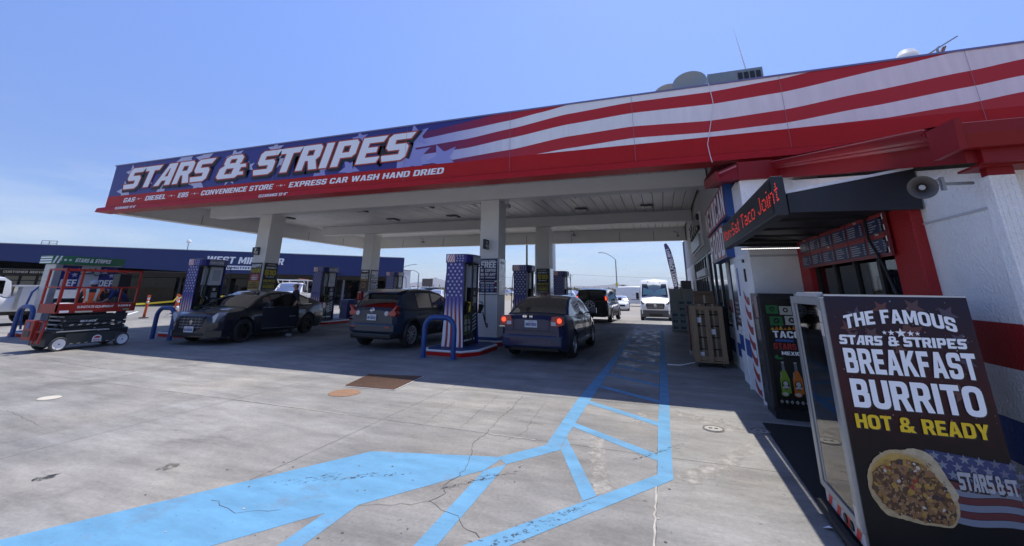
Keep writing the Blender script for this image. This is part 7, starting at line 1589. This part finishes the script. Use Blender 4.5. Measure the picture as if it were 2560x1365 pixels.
b = MB(); b.box(-.18, -.2, .03, .22, .25, 1.15, mat('dark_green_bin', (.012, .02, .016), .5)); b.box(-.20, -.22, 1.15, .24, .27, 1.24, DARK); bn = b.build('waste_bin', None, bevel=.02); bn.location = (1.22, 11.75, 0); tag(bn, 'dark bin half hidden behind the wooden crate', 'bin')
b = MB(); b.box(-.04, -.3, .35, .04, .3, .95, mat('dull_red', (.15, .05, .04))); b.box(-.05, -.3, .0, .05, .3, .05, STEEL); b.bar((0, .28, .05), (0, .28, 1.2), .04, .04, mat('dull_red', (.15, .05, .04))); hd_ = b.build('hand_truck', None, bevel=.01); hd_.location = (.62, 12.6, 0); tag(hd_, 'red hand truck between the wooden crate and the white boxes', 'hand truck')

# wall of white drink boxes on the pavement
BXW = mat('drinks_carton', (.36, .40, .39), .7, var=.08); BXT = mat('drinks_carton_print', (.035, .06, .075), .6); BXP = mat('plain_pale_carton', (.40, .40, .37), .7, var=.1)
def drink_box():
    b = MB(); b.box(-.145, -.20, 0, .145, .20, .243, BXW); pl = PL((0, -.20, 0), (1, 0, 0)); b.prect(pl, -.105, .07, .105, .20, mat('drinks_carton_panel', (.24, .29, .30), .6), .002); b.text(pl, 'BLK', 0, .095, .085, BXT, .005, .05, 0, 'C', .18); b.prect(pl, -.145, .0, .145, .02, mat('box_edge', (.12, .2, .16), .6), .002)
    pl = PL((-.145, 0, 0), (0, -1, 0)); b.text(pl, 'BLK', 0, .08, .10, BXT, .005, .05, 0, 'C', .22); return b.build('drinks_box', None, bevel=.004)
d0 = drink_box(); n = 0; rn = ['bottom', 'second', 'third', 'fourth', 'fifth']; cn_ = ['left', 'middle', 'right']
for r_ in range(5):
    for c in range(3):
        if r_ >= 3 and c == 0: continue
        q = d0 if n == 0 else d0.copy()
        if n: COL.objects.link(q)
        q.location = (.43+.30*c, 19.40, .003+.246*r_); q.rotation_euler.z = R(rc.uniform(-2, 2)); n += 1; tag(q, f'white drinks box, {cn_[c]} of the {rn[r_]} row in the wall of boxes', 'box', 'white drinks boxes stacked on the pavement')
b = MB(); b.box(-.16, -.2, 0, .14, .2, .49, BXP); q = b.build('plain_box', None, bevel=.004); q.location = (.43, 19.40, .742); tag(q, 'tall plain pale box beside the upper drinks boxes', 'box')
b = MB(); b.box(-.45, -.2, 0, .47, .2, .44, BXP); b.box(-.03, -.202, 0, .03, -.2, .44, mat('packing_tape', (.32, .26, .18))); q = b.build('plain_box', None, bevel=.004); q.location = (.75, 19.40, 1.235); tag(q, 'wide plain pale box on top of the drinks boxes', 'box')
t = thing('vent_cage', 'black louvred cage against the far end of the store wall', 'cage', (1.10, 22.0, 0)); b = MB(); b.box(-.22, -.2, 0, .24, .4, 2.06, mat('cage_grey', (.05, .05, .05), .5)); b.build('frame', t, bevel=.02); b = MB()
for k in range(6): b.box(-.19+.075*k, -.215, 1.55, -.15+.075*k, -.2, 2.0, mat('louver_edge', (.16, .16, .17), .5))
b.build('louvre', t)
# ------------------------------------------------------------------ beyond the lot
def street_lamp(label, x, y, z0, h, dx, rise, group='street lamps'):
    t = thing('street_lamp', label, 'street lamp', (x, y, z0), 0, group); b = MB(); b.tube([(0, 0, 0), (0, 0, h)], [.11, .07], STEEL, 8); b.build('pole', t)
    b = MB(); pts = [(0, 0, h), (dx*.25, 0, h+rise*.45), (dx*.6, 0, h+rise*.88), (dx*.9, 0, h+rise)]; b.tube(pts, .05, STEEL, 6); b.build('arm', t); b = MB(); b.prism([(dx*.84, -.14, h+rise-.06), (dx*1.12, -.12, h+rise-.04), (dx*1.12, .12, h+rise-.04), (dx*.84, .14, h+rise-.06)], (0, 0, .12), SILVER); b.build('lamp_head', t); return t
l1 = street_lamp('curved grey street lamp with a yellow tag left of the facing white van', -5.78, 60, -.45, 6.15, -2.1, 1.0)
b = MB(); b.box(-.16, -.09, 2.55, .16, -.075, 3.0, mat('yellow_tag', (.6, .5, .05), .5)); b.build('tag_plate', l1)
street_lamp('taller of two grey street lamps over the far cars at left', -40.2, 60, -.1, 5.0, 2.2, .42); street_lamp('shorter of two grey street lamps over the far cars at left', -37.2, 60, -.1, 4.0, -1.4, .5)
# price sign behind the far right column
t = thing('price_sign', 'tall grey price sign with red digits behind the far right column', 'sign', (-15.9, 60, -.45)); b = MB(); b.box(-1.5, -.3, 0, -1.05, .3, 11, STEEL); b.box(1.15, -.3, 0, 1.5, .3, 11, mat('sign_pylon', (.45, .47, .5), .5)); b.build('pylon', t)
b = MB(); b.box(-1.05, -.25, 3.6, 1.15, .25, 11, mat('sign_cabinet', (.34, .35, .37), .5)); pl = PL((0, -.25, 0), (1, 0, 0))
for k in range(5):
    b.prect(pl, -1.0, 5.3+1.1*k, 1.1, 6.2+1.1*k, DARK, .01); b.text(pl, '4.59', .1, 5.45+1.1*k, .6, LETR, .02, .04, 0, 'C', 1.6)
b.prect(pl, -1.0, 4.2, 1.1, 5.2, mat('sign_green', (.02, .28, .12), .4), .01); b.text(pl, '4.79', .1, 4.4, .6, LETW, .02, .04, 0, 'C', 1.5); b.build('price_panel', t)
t = thing('utility_pole', 'brown utility pole seen between the right hand columns', 'pole', (-18.75, 60, -.45)); b = MB(); b.tube([(0, 0, 0), (0, 0, 12)], [.17, .13], mat('pole_wood', (.10, .075, .055), .9), 8); b.build('shaft', t)
for i, (x, y, h) in enumerate(((-52, 110, 7.5), (-30.5, 150, 7.5), (-84, 160, 8))):
    t = thing('utility_pole', ['thin utility pole far off by the billboard', 'thin utility pole far off past the ten dollar poster column', 'thin utility pole far off beyond the white sedan'][i], 'pole', (x, y, -.45), 0, 'far utility poles'); b = MB(); b.tube([(0, 0, 0), (0, 0, h)], .12, mat('pole_wood', (.10, .075, .055)), 6); b.build('shaft', t); b = MB(); b.box(-1.0, -.05, h-.8, 1.0, .05, h-.65, mat('pole_wood', (.10, .075, .055))); b.build('crossarm', t)
b = MB()
for a, c in (((-84, 160, 7.2), (-30.5, 150, 6.9)), ((-30.5, 150, 6.9), (40, 150, 6.5))):
    A, Cc = Vector(a), Vector(c); b.tube([A.lerp(Cc, k/12) - Vector((0, 0, 2.2*math.sin(math.pi*k/12)*.5)) for k in range(13)], .03, DARK, 4)
tag(b.build('power_line'), 'thin sagging power line between far utility poles', 'power line')
# feather flag
t = thing('feather_flag', 'tall dark feather flag lettered LOW PRICE LEADER', 'flag', (.86, 28, gz(.86, 28))); b = MB(); b.tube([(0, 0, 0), (.0, 0, 1.9), (-.10, 0, 3.3), (-.24, 0, 4.3), (-.36, 0, 4.65), (-.44, 0, 4.68)], .018, STEEL, 6); b.build('flag_pole', t); FLM = mat('flag_purple', (.035, .022, .06), .7, var=.15)
left = [(-.52, 4.60), (-.47, 4.25), (-.38, 3.55), (-.27, 2.85), (-.17, 2.15), (-.13, 1.8)]; right = [(.12, 1.85), (.10, 2.4), (.05, 3.1), (-.04, 3.75), (-.15, 4.25), (-.28, 4.55), (-.40, 4.66)]
b = MB(); b.prism([(x, -.02, z) for x, z in left + right], (0, .01, 0), FLM)
b.ppoly(PL((0, -.021, 0), (1, 0, 0)), left[:3] + [(-.12, 3.5), (-.2, 4.25), (-.32, 4.55)], mat('flag_lilac', (.13, .10, .22), .7), .003); d = Vector((.33, 0, -2.45)).normalized(); pl = PL((-.36, -.022, 4.30), d, (-d.z, 0, d.x)); b.text(pl, 'LOW PRICE LEADER', 0, -.06, .17, LETW, .008, .04, 0, 'L', 2.3); pl = PL((-.16, -.022, 4.0), d, (-d.z, 0, d.x)); b.text(pl, 'STARS & STRIPES', 0, -.03, .08, LETW, .008, .02, 0, 'L', 1.7); b.build('banner', t)
# white building and billboard far off, fence
t = thing('distant_building', 'plain white building with a green sign far behind the left columns', 'building', (-53.9, 75, -.1)); b = MB(); b.box(-1.6, 0, 0, 1.6, 6, 5.45, mat('distant_white', (.55, .57, .60), .7)); b.box(-1.65, -.1, 5.3, 1.65, 6.1, 5.5, STEEL); b.build('wall', t); b = MB(); b.box(-1.4, -.08, 2.9, -.4, -.01, 3.9, mat('sign_green', (.02, .28, .12))); b.build('green_sign', t); b = MB(); b.box(-.9, -.06, .6, 1.0, -.01, 1.9, DARK); b.build('window', t)
t = thing('billboard', 'small dark billboard standing in the far scrub', 'billboard', (-71, 120, -.45)); b = MB(); b.box(-1.9, -.1, 2.6, 1.9, .1, 5.0, mat('billboard_back', (.10, .085, .08), .7)); b.build('panel', t); b = MB()
for x in (-1.2, 1.2): b.box(x-.08, -.05, 0, x+.08, .05, 2.6, STEEL)
b.build('post', t)
t = thing('low_warehouse', 'long low white roof far off over the black sport utility', 'building', (-26.5, 185, -.45)); b = MB(); b.box(-6.5, 0, 0, 1.5, 8, 2.6, mat('distant_white', (.55, .57, .60))); b.build('wall', t); b = MB(); b.prism([(-6.8, -.3, 2.6), (1.8, -.3, 2.6), (1.8, 8.3, 2.6), (-6.8, 8.3, 2.6)], (0, 0, .3), WHITE); b.build('roof', t)
t = thing('wire_fence', 'long wire fence along the far side of the street', 'fence', (0, 118, -.45)); b = MB(); FM = mat('fence_grey', (.28, .27, .24), .7)
for z in (1.0, 1.9): b.bar((-140, 0, z), (60, 0, z), .03, .04, FM)
b.build('rail', t); b = MB()
for x in range(-140, 61, 4): b.bar((x, 0, 0), (x, 0, 2.2), .07, .07, FM); b.bar((x, 0, 2.2), (x+.3, 0, 2.5), .05, .05, FM)
b.build('fence_post', t)['kind'] = 'stuff'
# scrub, bushes, trees
rs = random.Random(5)
LEAF = [mat('leaf_dark', (.030, .042, .016), .8), mat('leaf_mid', (.060, .075, .028), .8), mat('leaf_dry', (.13, .115, .05), .85)]
def leafy(b, c, rx, rz, n, s, ms):
    for _ in range(n):
        a = rs.uniform(0, 6.283); q = rs.random()**.45; ph = rs.uniform(-1, 1); sr = math.sqrt(1-ph*ph); k = .75 + .35*math.sin(a*3+c[0])*.6
        p = Vector((c[0]+rx*k*q*sr*math.cos(a), c[1]+rx*k*q*sr*math.sin(a), c[2]+rz*q*ph)); d1 = Vector((rs.uniform(-1, 1), rs.uniform(-1, 1), rs.uniform(-1, 1))).normalized()*s; d2 = Vector((rs.uniform(-1, 1), rs.uniform(-1, 1), rs.uniform(-.6, 1))).normalized()*s*.7
        b.add([p, p+d1, p+d1+d2, p+d2], [(0, 1, 2, 3)], rs.choice(ms))
b = MB()
for i in range(420):
    x = rs.uniform(-190, 60); y = rs.uniform(121, 200); leafy(b, (x, y, -.2+rs.uniform(0, .5)), rs.uniform(.7, 2.2), rs.uniform(.4, 1.2), 26, .34, [LEAF[1], LEAF[2], LEAF[2], LEAF[0]])
for i in range(620):
    y = 205 + 420*rs.random()**1.5; x = rs.uniform(-.85*y-60, .35*y); leafy(b, (x, y, rs.uniform(-.2, .6)), rs.uniform(2.0, 5.5), rs.uniform(.7, 1.9), 26, 1.0, [LEAF[1], LEAF[2], LEAF[2], LEAF[0]])
for i in range(420):
    y = rs.uniform(330, 640); x = rs.uniform(-.85*y-60, .35*y); leafy(b, (x, y, rs.uniform(.3, 1.6)), rs.uniform(3, 9), rs.uniform(1.0, 2.4), 24, 1.6, [LEAF[1], LEAF[2], LEAF[0]])
o = b.build('scrub'); o['kind'] = 'stuff'
def tree(label, x, y, z0, h, r, n=900):
    t = thing('tree', label, 'tree', (x, y, z0), 0, 'far trees'); b = MB(); BK = mat('bark', (.09, .07, .05), .9); b.tube([(0, 0, 0), (.1, 0, h*.3), (0, .1, h*.55)], [.16, .12, .07], BK, 7)
    for k in range(5): a = k*1.257+.3; b.tube([(.05, 0, h*.35), (math.cos(a)*r*.4, math.sin(a)*r*.4, h*.6), (math.cos(a)*r*.7, math.sin(a)*r*.7, h*.75)], [.07, .05, .02], BK, 5)
    b.build('trunk', t); b = MB()
    for k in range(9): a = rs.uniform(0, 6.28); q = rs.uniform(.1, .7); leafy(b, (math.cos(a)*r*q, math.sin(a)*r*q, h*rs.uniform(.48, .9)), r*rs.uniform(.3, .5), h*rs.uniform(.10, .2), n//9, .16, LEAF[:2] if rs.random() < .6 else [LEAF[1], LEAF[2]])
    b.build('crown', t)
tree('round dusty tree standing by the dark billboard', -79, 118, -.45, 4.6, 2.9); tree('green bushy tree at the foot of the feather flag', 1.9, 36, -.45, 2.9, 1.5, 1300); tree('low tree behind the boxes right of the feather flag', 3.4, 40, -.45, 2.6, 1.7, 1000); tree('small tree far off left of the long white roof', -44, 150, -.45, 4, 2.4); tree('small tree far off right of the long white roof', -13.5, 160, -.45, 4, 2.2)
# hills on the horizon
def hill(pts, y, z0, depth, m):
    b = MB(); vs = []; n = len(pts)
    for j, (f, dy) in enumerate(((0, -depth), (.55, -depth*.5), (1, 0), (.5, depth*.6))):
        for x, z in pts: vs.append((x*(y+dy)/y, y+dy, z0 + (z-z0)*f*(1 + (.06*math.sin(x*.05+j) if j in (1, 3) else 0))))
    b.add(vs, [(j*n+i, j*n+i+1, (j+1)*n+i+1, (j+1)*n+i) for j in range(3) for i in range(n-1)], m, True); struct(b.build('hills'))
HM2 = mat('dry_hill', (.12, .105, .085), .95, var=.25, vscale=.004)
hill([(-3300, 8), (-2900, 30), (-2720, 38), (-2607, 50), (-2520, 62), (-2440, 66), (-2400, 92), (-2362, 99), (-2310, 104), (-2266, 113), (-2235, 98), (-2192, 92), (-2120, 66), (-2020, 44), (-1850, 30), (-1600, 8)], 4000, -5, 700, HM2)
hill([(-1300, 8), (-1000, 26), (-760, 34), (-613, 36), (-520, 44), (-450, 48), (-392, 60), (-340, 50), (-260, 38), (-183, 30), (-60, 30), (200, 26), (500, 8)], 4000, -5, 600, mat('far_dry_hill', (.12, .105, .085), .95))
# aircraft trail
A = Vector((0, 0, 1.6)); r0 = rgt*((1833-1280)/1027.475) + dwn*((70-434.8)/1027.475) + fwd; r1 = rgt*((1864-1280)/1027.475) + dwn*((172-434.8)/1027.475) + fwd
b = MB(); b.tube([A+r0*7000, A+r1*7000], [1.5, 11], mat('vapour', (.9, .9, .9), 1.0), 8); tag(b.build('vapour_trail'), 'thin white aircraft trail above the rooftop unit', 'vapour trail')

# the air between here and the hills
b = MB(); hz = bpy.data.materials.new('thin_air'); hz.use_nodes = True; nh = hz.node_tree; nh.nodes.clear(); oh = nh.nodes.new('ShaderNodeOutputMaterial'); vh = nh.nodes.new('ShaderNodeVolumePrincipled')
vh.inputs['Color'].default_value = (.78, .87, 1.0, 1); vh.inputs['Density'].default_value = 0.00014; nh.links.new(vh.outputs[0], oh.inputs['Volume'])
b.box(-5600, -450, -2, 5600, 6100, 130, hz); o = b.build('haze'); o['kind'] = 'stuff'
